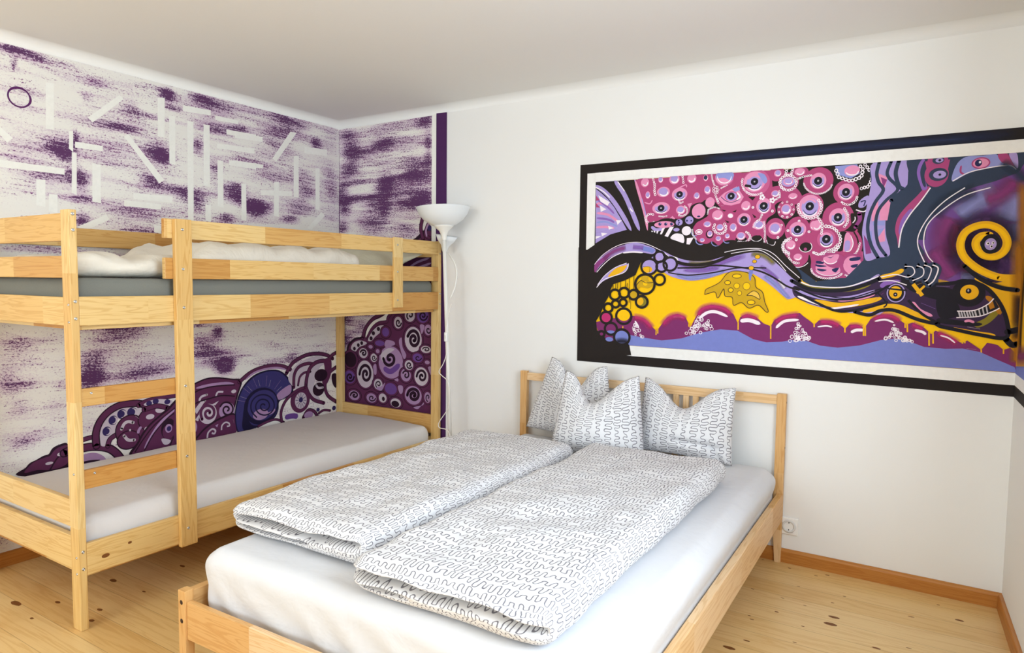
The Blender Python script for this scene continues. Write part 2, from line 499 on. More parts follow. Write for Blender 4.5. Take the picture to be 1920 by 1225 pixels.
q = rwall(.017, 0); q2 = rwall(6.1, 0)
skirting('baseboard_right', q, q2, RN)
skirting('baseboard_left', (0, -.017, 0), (0, FRONT, 0), (1, 0, 0))

# ------------------------------------------------------------------ wall paintings
mural = thing('mural', 'wide black-bordered yellow and purple mural of serpent and eyes above the double bed', 'mural', (1.846, 0, .88))
ml = mural.location
build_art('painted_picture', [
('P', 'Kb', 0, 9230, 4402, 19034, 4382, 19034, 9728, 9230, 9755),
('F', 'Nv', 175, 12500, 9615, 15000, 9610, 18900, 9600),
('P', 'Wh', 0, 9445, 4650, 19034, 4620, 19034, 9490, 9445, 9510),
('P', 'Y', 0, 9695, 4850, 19034, 4860, 19034, 9225, 9695, 9265),
('P', 'Kb', 0, 9695, 7350, 16500, 7000, 16500, 9232, 9695, 9260),
('P', 'Lv', 0, 9705, 9270, 10835, 9255, 11215, 7925, 10625, 7970, 10160, 7860, 9725, 7630),
('T', 'Pk', 65, 9735, 8440, 10080, 8380, 10400, 8165),
('T', 'Pk', 65, 9730, 8060, 10020, 8060, 10270, 8015),
('T', 'Pk', 60, 9730, 8690, 9935, 8680, 10170, 8500),
('T', 'Vl', 55, 9735, 8310, 10085, 8255, 10265, 8170),
('T', 'Vl', 55, 9745, 7915, 10045, 7965),
('T', 'Vl', 50, 9730, 8565, 10035, 8425),
('T', 'Vl', 50, 9725, 8815, 10055, 8590, 10260, 8395),
('T', 'Pw', 50, 9740, 8185, 10015, 8195, 10360, 8060),
('T', 'Pw', 50, 9770, 8980, 10005, 8760),
('P', 'Wp', 0, 9780, 8915, 10120, 8710, 10050, 8620, 9845, 8745),
('P', 'Wp', 0, 9835, 8640, 10020, 8530, 9860, 8465),
('P', 'Wp', 0, 10310, 8230, 10475, 8220, 10355, 8105),
('P', 'Wp', 0, 10085, 8090, 10245, 8025, 10110, 7985),
('P', 'Wp', 0, 9885, 7910, 10070, 7885, 9910, 7815),
('P', 'Wp', 0, 9725, 7820, 9910, 7825, 9725, 7745),
('P', 'Mg', 0, 9715, 8910, 9820, 8790, 9715, 8765),
('P', 'Mg', 0, 9715, 8710, 9845, 8580, 9720, 8595),
('P', 'Kb', 0, 9700, 9265, 10795, 9255, 11005, 8625, 11215, 7915, 10625, 7965, 10445, 8265, 10255, 8560, 10070, 8785, 9885, 8950, 9710, 9085),
('T', 'Lv', 120, 9695, 9180, 9950, 9010, 10210, 8750, 10485, 8365, 10750, 7935),
('L', 'Wp', 30, 9700, 9130, 9930, 9000, 10115, 8835),
('T', 'Wp', 40, 10440, 8430, 10555, 8270),
('T', 'Lv', 120, 10240, 9275, 10515, 8915, 10745, 8455, 10980, 7930),
('P', 'Wp', 0, 10680, 8560, 10780, 8455, 10770, 8415, 10705, 8480),
('L', 'Wp', 25, 10330, 9245, 10535, 8975),
('P', 'Kb', 0, 10835, 9255, 12755, 9245, 12775, 8540, 12815, 7310, 12280, 7415, 11340, 7870, 11205, 7925),
('P', 'Kb', 0, 11945, 9270, 13490, 9245, 15170, 9235, 15240, 7360, 13915, 7465, 12000, 7405),
('P', 'Kb', 0, 14715, 9260, 16315, 9245, 16445, 8535, 16240, 7410, 16265, 6765, 14810, 6755),
('P', 'Kb', 0, 12090, 8160, 14875, 8060, 14925, 6770, 14460, 7255, 12610, 7405, 12110, 7475),
('S', 'Mg', 0, 10845, 9235, 11410, 9245, 12025, 9245, 12735, 9235, 12765, 8845, 12640, 8620, 12485, 8555, 12330, 8500, 12255, 8310, 12055, 8205, 11830, 8220, 11605, 8220, 11420, 8145, 11250, 8075, 11140, 8215, 11000, 8745),
('T', 'Pk', 70, 10820, 9250, 10975, 8790, 11115, 8340, 11205, 7925),
('T', 'Lv', 30, 11010, 8785, 11105, 8460, 11150, 8300),
('S', 'Mg', 0, 11945, 9270, 12735, 9255, 13490, 9245, 13545, 9230, 14170, 9235, 14240, 9005, 14265, 8880, 14375, 8870, 14535, 8745, 14740, 8815, 14895, 8625, 14900, 8485, 14720, 8420, 14510, 8520, 14320, 8440, 14330, 8260, 14140, 8100, 14150, 7825, 14140, 7550, 13995, 7740, 13800, 7630, 13655, 7560, 13395, 7640, 13170, 7615, 13040, 7515, 12885, 7615, 12730, 7560, 12535, 7620, 12370, 7855, 12460, 8070, 12615, 8160, 12750, 8250, 12765, 8400, 12955, 8450, 13070, 8405, 12910, 8585, 12830, 8665, 12660, 8635, 12370, 8555, 12070, 8550, 11965, 8595),
('P', 'Kb', 0, 13690, 8665, 13870, 8645, 13805, 8565),
('P', 'Kb', 0, 13805, 8255, 13915, 8165, 13855, 8150),
('P', 'Kb', 0, 13165, 8130, 13285, 8075, 13230, 8055),
('P', 'Kb', 0, 13060, 8390, 13195, 8355, 13145, 8335),
('P', 'Kb', 0, 13335, 8320, 13445, 8360, 13410, 8300),
('P', 'Kb', 0, 12995, 8715, 13275, 8960, 13055, 8765),
('P', 'Kb', 0, 14230, 9015, 14365, 8935, 14360, 8875, 14245, 8860),
('P', 'Kb', 0, 14350, 7455, 14720, 6980, 14985, 6775, 15435, 6610, 15865, 6590, 16275, 6705, 16655, 6860, 16635, 7325, 16230, 7485, 15535, 7655, 14650, 7675),
('P', 'Sl', 0, 14605, 7120, 14805, 6900, 15000, 6655, 15280, 6510, 15875, 6505, 16570, 6750, 16645, 7575, 16210, 7395, 15720, 6725, 15275, 6660, 14895, 6950),
('O', 'Mg', 0, 14330, 9155, 175, 175),
('O', 'Mg', 0, 14595, 8945, 225, 220),
('O', 'Mg', 0, 14835, 9160, 185, 120),
('O', 'Mg', 0, 14570, 8320, 200, 220),
('O', 'Mg', 0, 14340, 7885, 220, 245),
('O', 'Mg', 0, 14835, 7845, 260, 300),
('O', 'Mg', 0, 15175, 7920, 95, 140),
('O', 'Mg', 0, 15230, 8930, 315, 305),
('O', 'Mg', 0, 15810, 8645, 260, 270),
('O', 'Mg', 0, 15075, 8365, 290, 310),
('O', 'Mg', 0, 15670, 8095, 320, 335),
('O', 'Mg', 0, 14835, 7820, 280, 300),
('O', 'Mg', 0, 15240, 7925, 170, 185),
('O', 'Mg', 0, 15440, 7625, 335, 350),
('O', 'Mg', 0, 14710, 7475, 205, 195),
('S', 'Mg', 0, 14505, 7485, 14620, 7610, 14615, 7785, 14825, 7780, 15035, 7760, 15155, 7790, 15380, 7940, 15530, 7775, 15675, 7775, 15815, 7785, 16000, 7765, 16075, 7810, 16200, 7545, 16195, 7345, 16250, 7135, 16240, 6920, 16065, 6765, 15785, 6740, 15500, 6720, 15280, 6790, 15155, 6965, 15150, 7125, 15100, 7275, 15060, 7110, 14885, 6980, 14715, 7095, 14540, 7335),
('S', 'Pd', 0, 16180, 7330, 16250, 7135, 16245, 6935, 16080, 6775, 16050, 6810, 16185, 6950, 16190, 7150),
('S', 'Kb', 0, 15690, 7755, 15860, 7760, 15810, 7555, 15790, 7355, 15675, 7355, 15770, 7555),
('S', 'Kb', 0, 15925, 8165, 16025, 8145, 16055, 8020, 15965, 7905, 15940, 7980),
('L', 'Mv', 90, 16095, 8160, 16110, 8020, 16035, 7870),
('L', 'Kb', 20, 16150, 8155, 16155, 8005, 16050, 7840),
('T', 'Wp', 20, 16010, 8100, 16015, 8025, 15965, 7955),
('L', 'Kb', 40, 16080, 7795, 16170, 7640, 16205, 7485, 16190, 7330),
('L', 'Kb', 30, 16000, 7765, 16075, 7625, 16105, 7485),
('R', 'Wp', 15, 16005, 7240, 15, 15),
('R', 'Wp', 15, 16035, 7270, 20, 20),
('R', 'Wp', 10, 16065, 7300, 15, 20),
('R', 'Wp', 15, 16085, 7335, 15, 15),
('R', 'Wp', 15, 16100, 7375, 15, 15),
('R', 'Wp', 10, 16115, 7420, 15, 20),
('R', 'Wp', 10, 16125, 7460, 15, 15),
('R', 'Wp', 10, 16130, 7505, 20, 20),
('O', 'Pk', 0, 11095, 9165, 110, 115),
('O', 'Pk', 0, 11090, 9170, 75, 80),
('T', 'Wp', 30, 11165, 9170, 11165, 9135, 11150, 9110, 11125, 9090, 11090, 9090, 11060, 9105, 11035, 9130),
('O', 'Pk', 0, 11515, 9215, 65, 85),
('O', 'Lv', 0, 11510, 9220, 50, 60),
('T', 'Wp', 20, 11560, 9220, 11560, 9195, 11550, 9175, 11535, 9160, 11510, 9160, 11490, 9170, 11475, 9190),
('O', 'Pk', 0, 11875, 9200, 135, 130),
('O', 'Lv', 0, 11870, 9210, 95, 90),
('T', 'Wp', 35, 11965, 9210, 11965, 9170, 11945, 9135, 11910, 9115, 11870, 9115, 11830, 9130, 11800, 9160),
('O', 'Pk', 0, 12320, 9185, 115, 115),
('O', 'Pk', 0, 12310, 9195, 85, 85),
('T', 'Wp', 35, 12395, 9195, 12395, 9155, 12380, 9125, 12345, 9110, 12310, 9105, 12275, 9120, 12250, 9150),
('O', 'Pk', 0, 12670, 9175, 60, 80),
('O', 'Nv', 0, 12665, 9180, 45, 60),
('T', 'Wp', 15, 12710, 9180, 12710, 9155, 12700, 9135, 12685, 9120, 12665, 9120, 12650, 9130, 12635, 9150),
('O', 'Pk', 0, 11595, 8895, 170, 130),
('O', 'Lv', 0, 11590, 8905, 120, 95),
('T', 'Wp', 35, 11710, 8900, 11710, 8860, 11685, 8825, 11640, 8805, 11585, 8805, 11535, 8825, 11500, 8855),
('O', 'Pk', 0, 11180, 8840, 65, 95),
('O', 'Lv', 0, 11175, 8845, 50, 65),
('T', 'Wp', 20, 11225, 8845, 11225, 8820, 11215, 8795, 11195, 8780, 11175, 8775, 11155, 8790, 11140, 8810),
('O', 'Pk', 0, 12450, 8745, 70, 75),
('O', 'Lv', 0, 12445, 8755, 50, 55),
('T', 'Wp', 20, 12495, 8755, 12495, 8730, 12485, 8710, 12465, 8695, 12445, 8695, 12425, 8705, 12410, 8725),
('O', 'Pk', 0, 12730, 8860, 75, 95),
('O', 'Pk', 0, 12725, 8870, 55, 70),
('T', 'Wp', 20, 12780, 8870, 12780, 8840, 12770, 8815, 12750, 8800, 12725, 8795, 12700, 8810, 12685, 8830),
('T', 'Nv', 25, 12510, 8955, 12515, 8860),
('O', 'Pk', 0, 12020, 8810, 200, 165),
('O', 'Lv', 0, 12025, 8800, 145, 125),
('T', 'Nv', 15, 12140, 8760, 12105, 8715, 12050, 8695, 11990, 8695, 11935, 8725, 11900, 8770),
('T', 'Wp', 25, 12150, 8730, 12110, 8690, 12055, 8675, 11990, 8675, 11935, 8700, 11890, 8745),
('T', 'Pk', 45, 11905, 8850, 11930, 8885, 11980, 8905, 12035, 8910, 12085, 8890, 12120, 8855),
('O', 'Nk', 0, 12020, 8810, 85, 80),
('O', 'Gy', 0, 12020, 8810, 20, 20),
('O', 'Pk', 0, 11545, 8490, 235, 150),
('O', 'Lv', 0, 11550, 8480, 175, 115),
('T', 'Nv', 15, 11685, 8445, 11645, 8405, 11585, 8385, 11515, 8385, 11450, 8415, 11410, 8455),
('T', 'Wp', 25, 11695, 8415, 11650, 8385, 11585, 8365, 11515, 8370, 11445, 8390, 11395, 8430),
('T', 'Pk', 40, 11415, 8525, 11445, 8560, 11500, 8580, 11565, 8580, 11620, 8560, 11665, 8530),
('O', 'Nk', 0, 11545, 8490, 90, 85),
('O', 'Gy', 0, 11545, 8490, 25, 20),
('O', 'Pk', 0, 12060, 8420, 120, 110),
('O', 'Lv', 0, 12055, 8425, 85, 75),
('T', 'Wp', 30, 12140, 8425, 12140, 8395, 12120, 8365, 12090, 8350, 12055, 8345, 12015, 8360, 11990, 8385),
('T', 'Pk', 30, 11855, 8900, 12155, 9035, 12195, 8975),
('S', 'Kb', 0, 12310, 8485, 12540, 8580, 12720, 8465, 12725, 8275, 12555, 8165, 12375, 8250),
('O', 'Pk', 0, 12530, 8370, 175, 185),
('T', 'Pw', 75, 12625, 8470, 12685, 8350),
('P', 'Pk', 0, 11750, 8195, 11850, 8280, 11925, 8210, 11835, 8130),
('P', 'Pk', 0, 12225, 8565, 12345, 8580, 12290, 8445),
('R', 'Wp', 15, 11305, 9270, 25, 25),
('R', 'Wp', 10, 11320, 9215, 25, 20),
('R', 'Wp', 15, 11340, 9160, 20, 20),
('R', 'Wp', 15, 11355, 9110, 25, 25),
('R', 'Wp', 15, 11360, 9055, 25, 25),
('R', 'Wp', 15, 11360, 9000, 20, 20),
('R', 'Wp', 15, 11355, 8945, 25, 20),
('R', 'Wp', 15, 11365, 8895, 25, 25),
('R', 'Wp', 15, 11380, 8840, 25, 25),
('R', 'Wp', 15, 12085, 9245, 20, 20),
('R', 'Wp', 10, 12095, 9195, 20, 20),
('R', 'Wp', 10, 12105, 9145, 20, 20),
('R', 'Wp', 15, 12110, 9095, 20, 20),
('R', 'Wp', 15, 11330, 8335, 25, 25),
('R', 'Wp', 15, 11270, 8350, 25, 20),
('R', 'Wp', 15, 11210, 8345, 25, 25),
('R', 'Wp', 15, 11165, 8305, 25, 20),
('R', 'Wp', 15, 11140, 8255, 30, 25),
('R', 'Wp', 20, 11150, 8195, 25, 25),
('R', 'Wp', 15, 11185, 8145, 30, 25),
('R', 'Wp', 15, 11245, 8115, 25, 20),
('R', 'Wp', 15, 11305, 8115, 25, 25),
('R', 'Wp', 15, 11360, 8140, 25, 20),
('R', 'Wp', 10, 12160, 8505, 15, 20),
('R', 'Wp', 15, 12195, 8475, 15, 15),
('R', 'Wp', 10, 12220, 8445, 15, 20),
('R', 'Wp', 10, 12230, 8405, 15, 20),
('R', 'Wp', 10, 12230, 8365, 15, 20),
('R', 'Wp', 10, 12215, 8325, 15, 15),
('R', 'Wp', 15, 12185, 8295, 20, 15),
('R', 'Wp', 10, 12150, 8280, 20, 20),
('R', 'Wp', 10, 12110, 8270, 15, 15),
('R', 'Wp', 10, 12070, 8275, 15, 20),
('R', 'Wp', 15, 12025, 8290, 20, 20),
('R', 'Wp', 10, 12000, 8675, 20, 20),
('R', 'Wp', 10, 12020, 8630, 20, 15),
('R', 'Wp', 10, 12040, 8590, 20, 20),
('R', 'Wp', 10, 12070, 8590, 20, 15),
('R', 'Wp', 10, 12105, 8615, 20, 15),
('R', 'Wp', 10, 11500, 8285, 15, 15),
('R', 'Wp', 10, 11540, 8280, 15, 15),
('R', 'Wp', 10, 11580, 8275, 15, 15),
('R', 'Wp', 10, 11615, 8270, 20, 15),
('R', 'Wp', 5, 11655, 8275, 15, 15),
('R', 'Wp', 10, 11695, 8285, 15, 15),
('T', 'Pk', 30, 11310, 8710, 11240, 8615, 11090, 8660),
('T', 'Pk', 15, 11780, 8665, 11885, 8585),
('P', 'Kb', 0, 11210, 8135, 11420, 8155, 11645, 8215, 11830, 8220, 11935, 8180, 12115, 8220, 12255, 8310, 12375, 8170, 12535, 8165, 12385, 7975, 12470, 7705, 12480, 7450, 11870, 7660, 11340, 7870, 11205, 7925),
('O', 'Pk', 0, 11640, 8070, 265, 85),
('O', 'Nb', 0, 11525, 8085, 40, 40),
('O', 'Pw', 0, 11540, 8100, 10, 15),
('O', 'Nb', 0, 11680, 8080, 40, 40),
('O', 'Pw', 0, 11695, 8095, 10, 15),
('O', 'Nb', 0, 11835, 8075, 40, 40),
('O', 'Pw', 0, 11850, 8090, 10, 15),
('T', 'Lv', 80, 11295, 8030, 11425, 7945, 11610, 7960),
('P', 'Wp', 0, 11535, 7825, 11590, 7980, 11665, 7990, 11585, 7825),
('P', 'Wp', 0, 11660, 7780, 11785, 7995, 11900, 8010, 11745, 7750),
('P', 'Wp', 0, 11300, 7920, 11335, 7920, 11340, 7890, 11310, 7890),
('P', 'Wp', 0, 11360, 7920, 11405, 7920, 11405, 7870, 11375, 7880),
('P', 'Wp', 0, 11445, 7915, 11500, 7925, 11470, 7845, 11440, 7855),
('O', 'Lv', 0, 12030, 8110, 90, 80),
('O', 'Lv', 0, 12300, 8155, 110, 100),
('O', 'Lv', 0, 11965, 7930, 80, 45),
('O', 'Nb', 0, 12015, 8155, 25, 20),
('O', 'Nb', 0, 12030, 8105, 20, 20),
('O', 'Nb', 0, 12010, 8065, 20, 20),
('O', 'Nb', 0, 12240, 8145, 20, 20),
('O', 'Nb', 0, 12370, 8140, 20, 20),
('S', 'Wp', 0, 11815, 7720, 11925, 7830, 12110, 7810, 12170, 7710, 12155, 7595, 11990, 7645),
('O', 'Wp', 0, 12225, 7895, 120, 115),
('T', 'Lv', 55, 12285, 7960, 12325, 7880),
('P', 'Wp', 0, 12240, 7710, 12410, 7725, 12315, 7550, 12235, 7560),
('O', 'Pk', 0, 13120, 9155, 220, 185),
('S', 'Pw', 0, 12930, 9150, 12965, 9265, 13305, 9260, 13345, 9140, 13275, 9070, 13120, 9140),
('T', 'Wp', 25, 13290, 9175, 13275, 9100, 13230, 9045, 13165, 9020, 13085, 9025, 13020, 9060, 12970, 9125, 12950, 9200),
('T', 'Pd', 20, 13335, 9180, 13330, 9075, 13275, 8995, 13180, 8955, 13070, 8960, 12975, 9015, 12910, 9105, 12900, 9210),
('R', 'Wp', 10, 12815, 9235, 15, 15),
('R', 'Wp', 10, 12820, 9195, 15, 15),
('R', 'Wp', 10, 12830, 9155, 15, 15),
('R', 'Wp', 10, 12835, 9115, 15, 15),
('R', 'Wp', 15, 12850, 9080, 15, 20),
('R', 'Wp', 10, 12865, 9040, 15, 15),
('R', 'Wp', 10, 12880, 9000, 20, 15),
('R', 'Wp', 10, 12980, 8865, 25, 25),
('R', 'Wp', 15, 12960, 8805, 25, 25),
('R', 'Wp', 10, 12910, 8795, 25, 25),
('R', 'Wp', 10, 12870, 8840, 25, 25),
('R', 'Wp', 10, 12870, 8905, 25, 25),
('R', 'Wp', 10, 12905, 8945, 30, 30),
('R', 'Wp', 10, 12955, 8925, 25, 25),
('R', 'Wp', 10, 12920, 8870, 30, 30),
('R', 'Wp', 10, 12925, 8735, 20, 20),
('R', 'Wp', 10, 12940, 8690, 20, 20),
('R', 'Wp', 15, 12960, 8645, 20, 20),
('R', 'Wp', 15, 12980, 8600, 20, 20),
('R', 'Wp', 10, 13000, 8555, 20, 20),
('R', 'Wp', 10, 13055, 8900, 10, 15),
('R', 'Wp', 10, 13080, 8910, 15, 10),
('R', 'Wp', 10, 13110, 8925, 10, 15),
('R', 'Wp', 10, 13135, 8935, 15, 10),
('R', 'Wp', 5, 13165, 8950, 15, 15),
('R', 'Wp', 10, 13195, 8960, 10, 10),
('O', 'Pd', 0, 13870, 8975, 315, 310),
('R', 'Wp', 15, 14000, 8725, 20, 20),
('R', 'Wp', 10, 13955, 8705, 20, 20),
('R', 'Wp', 10, 13910, 8695, 20, 20),
('R', 'Wp', 15, 13860, 8695, 20, 20),
('R', 'Wp', 15, 13810, 8700, 20, 20),
('R', 'Wp', 15, 13760, 8710, 20, 20),
('R', 'Wp', 15, 13715, 8735, 20, 25),
('R', 'Wp', 15, 13670, 8760, 20, 20),
('R', 'Wp', 10, 13635, 8795, 20, 20),
('R', 'Wp', 15, 13600, 8835, 20, 20),
('R', 'Wp', 15, 13575, 8880, 20, 20),
('R', 'Wp', 10, 13555, 8930, 20, 20),
('R', 'Wp', 10, 13545, 8980, 20, 20),
('R', 'Wp', 15, 13545, 9030, 20, 20),
('R', 'Wp', 10, 13555, 9080, 20, 20),
('O', 'Pk', 0, 13835, 9005, 250, 240),
('O', 'Lv', 0, 13840, 8990, 185, 180),
('T', 'Nv', 15, 13980, 8930, 13940, 8870, 13875, 8840, 13800, 8845, 13730, 8885, 13690, 8950),
('T', 'Wp', 30, 13995, 8890, 13950, 8835, 13880, 8810, 13800, 8815, 13730, 8850, 13675, 8910),
('T', 'Pk', 45, 13690, 9065, 13725, 9115, 13780, 9145, 13850, 9145, 13915, 9120, 13960, 9070),
('O', 'Nk', 0, 13835, 9005, 85, 85),
('O', 'Gy', 0, 13835, 9005, 20, 20),
('S', 'Pw', 0, 13905, 9195, 14050, 9165, 14125, 9015, 14060, 8945, 13965, 9100),
('T', 'Kb', 60, 13610, 8930, 13685, 8915, 13765, 8900),
('P', 'Pk', 0, 12985, 8655, 13130, 8780, 13425, 8920, 13600, 8660, 13515, 8515, 13310, 8470, 13140, 8500),
('P', 'Pw', 0, 13315, 8865, 13480, 8920, 13505, 8835, 13395, 8785),
('L', 'Nb', 15, 13060, 8690, 13175, 8590, 13325, 8545, 13510, 8630, 13450, 8760),
('O', 'Pd', 0, 13305, 8695, 165, 115),
('O', 'Lv', 0, 13305, 8685, 135, 100),
('O', 'Nk', 0, 13300, 8695, 85, 85),
('O', 'Gy', 0, 13300, 8695, 20, 25),
('T', 'Wp', 40, 13430, 8780, 13510, 8665, 13435, 8605),
('T', 'Wp', 30, 13065, 8480, 13140, 8470),
('O', 'Pk', 0, 14065, 8425, 170, 185),
('O', 'Lv', 0, 14070, 8415, 125, 140),
('T', 'Nv', 20, 14165, 8370, 14140, 8325, 14095, 8295, 14045, 8300, 14000, 8330, 13970, 8380),
('T', 'Wp', 25, 14180, 8340, 14145, 8295, 14100, 8275, 14045, 8275, 14000, 8305, 13960, 8350),
('T', 'Pk', 45, 13970, 8465, 13995, 8510, 14030, 8530, 14080, 8535, 14120, 8515, 14155, 8475),
('O', 'Nk', 0, 14065, 8425, 90, 90),
('O', 'Gy', 0, 14065, 8425, 25, 25),
('O', 'Pk', 0, 13620, 8120, 160, 155),
('O', 'Lv', 0, 13620, 8110, 120, 120),
('T', 'Nv', 15, 13715, 8075, 13690, 8035, 13645, 8010, 13600, 8010, 13555, 8040, 13525, 8080),
('T', 'Wp', 25, 13725, 8050, 13690, 8010, 13645, 7990, 13600, 7995, 13550, 8015, 13515, 8055),
('T', 'Pk', 40, 13525, 8155, 13550, 8190, 13585, 8215, 13630, 8215, 13670, 8200, 13700, 8165),
('O', 'Nk', 0, 13620, 8120, 85, 85),
('O', 'Gy', 0, 13620, 8120, 20, 20),
('O', 'Pk', 0, 12720, 8880, 80, 100),
('O', 'Lv', 0, 12715, 8890, 60, 70),
('T', 'Wp', 25, 12775, 8890, 12775, 8860, 12760, 8830, 12740, 8815, 12715, 8815, 12690, 8825, 12670, 8850),
('O', 'Pk', 0, 12460, 8750, 75, 85),
('O', 'Lv', 0, 12455, 8760, 55, 65),
('T', 'Wp', 20, 12510, 8760, 12510, 8735, 12500, 8710, 12480, 8695, 12455, 8695, 12435, 8705, 12415, 8725),
('O', 'Pk', 0, 13655, 8445, 110, 115),
('O', 'Pk', 0, 13645, 8455, 85, 85),
('T', 'Wp', 30, 13730, 8455, 13725, 8420, 13710, 8390, 13680, 8370, 13645, 8370, 13615, 8380, 13585, 8410),
('O', 'Pk', 0, 12990, 8250, 135, 125),
('O', 'Pk', 0, 12980, 8260, 100, 90),
('T', 'Wp', 35, 13080, 8260, 13080, 8220, 13060, 8190, 13025, 8170, 12980, 8165, 12940, 8180, 12910, 8210),
('O', 'Pk', 0, 12795, 8570, 115, 125),
('T', 'Pw', 75, 12745, 8620, 12850, 8625),
('S', 'Kb', 0, 12310, 8460, 12430, 8535, 12625, 8525, 12715, 8365, 12635, 8175, 12415, 8225),
('O', 'Pk', 0, 12520, 8365, 170, 180),
('T', 'Pw', 55, 12585, 8505, 12645, 8390),
('O', 'Nb', 0, 12525, 8240, 40, 20),
('O', 'Kb', 0, 12290, 8150, 125, 125),
('O', 'Lv', 0, 12290, 8155, 105, 100),
('O', 'Nb', 0, 12230, 8145, 25, 25),
('O', 'Nb', 0, 12340, 8140, 20, 20),
('O', 'Pk', 0, 12745, 8040, 100, 75),
('O', 'Lv', 0, 12740, 8045, 75, 55),
('T', 'Wp', 20, 12810, 8045, 12810, 8020, 12795, 8005, 12770, 7990, 12740, 7990, 12710, 8000, 12685, 8015),
('O', 'Wp', 0, 12540, 7855, 90, 70),
('R', 'Pd', 20, 12540, 7855, 60, 40),
('R', 'Wp', 15, 13165, 8030, 25, 25),
('R', 'Wp', 20, 13195, 7975, 25, 25),
('R', 'Wp', 15, 13200, 7910, 25, 25),
('R', 'Wp', 20, 13180, 7855, 25, 25),
('R', 'Wp', 20, 13130, 7815, 25, 25),
('R', 'Wp', 15, 13070, 7800, 25, 25),
('R', 'Wp', 15, 13010, 7810, 25, 25),
('R', 'Wp', 20, 12955, 7845, 25, 25),
('R', 'Wp', 15, 12915, 7900, 30, 25),
('R', 'Wp', 15, 12905, 7960, 30, 25),
('R', 'Wp', 15, 12925, 8020, 25, 25),
('O', 'Pk', 0, 13060, 7950, 95, 85),
('O', 'Lv', 0, 13055, 7960, 70, 65),
('T', 'Wp', 25, 13125, 7960, 13125, 7935, 13110, 7910, 13085, 7895, 13055, 7895, 13025, 7905, 13005, 7925),
('O', 'Nk', 0, 12810, 7795, 95, 105),
('O', 'Pk', 0, 12815, 7805, 70, 80),
('O', 'Lv', 0, 12815, 7810, 50, 55),
('T', 'Wp', 20, 12865, 7810, 12860, 7785, 12850, 7765, 12835, 7755, 12815, 7750, 12790, 7760, 12775, 7780),
('O', 'Pk', 0, 13025, 7685, 70, 65),
('O', 'Lv', 0, 13020, 7690, 50, 45),
('T', 'Wp', 15, 13070, 7695, 13070, 7670, 13060, 7655, 13045, 7645, 13020, 7640, 13000, 7650, 12985, 7665),
('O', 'Pk', 0, 13375, 7940, 90, 105),
('O', 'Lv', 0, 13370, 7950, 65, 75),
('T', 'Wp', 25, 13435, 7955, 13435, 7920, 13420, 7890, 13400, 7870, 13370, 7870, 13345, 7880, 13325, 7905),
('O', 'Pk', 0, 13300, 8225, 70, 60),
('O', 'Wp', 0, 13295, 8230, 55, 45),
('T', 'Wp', 20, 13350, 8235, 13345, 8215, 13335, 8195, 13320, 8185, 13295, 8185, 13275, 8190, 13260, 8205),
('O', 'Pk', 0, 12630, 7655, 65, 50),
('O', 'Lv', 0, 12625, 7660, 50, 35),
('T', 'Wp', 15, 12675, 7665, 12675, 7645, 12665, 7630, 12645, 7620, 12625, 7620, 12605, 7625, 12590, 7640),
('O', 'Pk', 0, 13240, 7740, 60, 60),
('O', 'Lv', 0, 13240, 7745, 40, 45),
('T', 'Wp', 20, 13280, 7745, 13280, 7725, 13270, 7710, 13255, 7700, 13240, 7700, 13220, 7705, 13210, 7720),
('O', 'Pk', 0, 13965, 7980, 140, 110),
('O', 'Lv', 0, 13960, 7990, 100, 80),
('T', 'Wp', 30, 14060, 7990, 14055, 7955, 14035, 7925, 14000, 7910, 13960, 7905, 13920, 7920, 13890, 7945),
('R', 'Wp', 15, 14030, 8215, 20, 20),
('R', 'Wp', 10, 14015, 8170, 20, 20),
('R', 'Wp', 10, 13995, 8125, 20, 20),
('R', 'Wp', 15, 13960, 8095, 20, 20),
('R', 'Wp', 15, 13925, 8065, 20, 25),
('R', 'Wp', 10, 13890, 8030, 20, 20),
('R', 'Wp', 10, 13870, 7985, 20, 20),
('R', 'Wp', 10, 13850, 7940, 20, 20),
('R', 'Wp', 10, 14090, 8050, 15, 20),
('R', 'Wp', 10, 14095, 8005, 15, 15),
('R', 'Wp', 10, 14100, 7965, 15, 20),
('R', 'Wp', 10, 14105, 7920, 15, 15),
('R', 'Wp', 10, 14105, 7880, 20, 20),
('R', 'Wp', 10, 14110, 7835, 20, 15),
('R', 'Wp', 10, 14115, 7795, 15, 20),
('R', 'Wp', 10, 14115, 7750, 15, 15),
('R', 'Wp', 10, 14115, 7710, 15, 20),
('R', 'Wp', 10, 14110, 7665, 20, 15),
('R', 'Wp', 10, 14110, 7625, 15, 20),
('R', 'Wp', 15, 14110, 7580, 15, 15),
('R', 'Wp', 10, 14110, 7540, 15, 20),
('O', 'Kb', 0, 13570, 7655, 135, 65),
('O', 'Pk', 0, 13565, 7730, 110, 95),
('O', 'Lv', 0, 13560, 7740, 80, 70),
('T', 'Wp', 25, 13640, 7740, 13635, 7710, 13620, 7685, 13595, 7670, 13560, 7665, 13530, 7675, 13505, 7700),
('R', 'Wp', 15, 13685, 7820, 20, 20),
('R', 'Wp', 15, 13730, 7795, 20, 25),
('R', 'Wp', 15, 13765, 7750, 20, 20),
('R', 'Wp', 15, 13780, 7700, 20, 25),
('R', 'Wp', 15, 13760, 7650, 20, 25),
('R', 'Wp', 15, 13720, 7610, 25, 20),
('R', 'Wp', 10, 13675, 7590, 20, 20),
('R', 'Wp', 15, 13620, 7580, 25, 20),
('R', 'Wp', 15, 13565, 7585, 25, 25),
('R', 'Wp', 15, 13515, 7595, 20, 20),
('O', 'Kb', 0, 13925, 7665, 110, 75),
('L', 'Wp', 15, 14045, 7665, 14025, 7630, 13980, 7605, 13925, 7595, 13870, 7605, 13825, 7635, 13800, 7670),
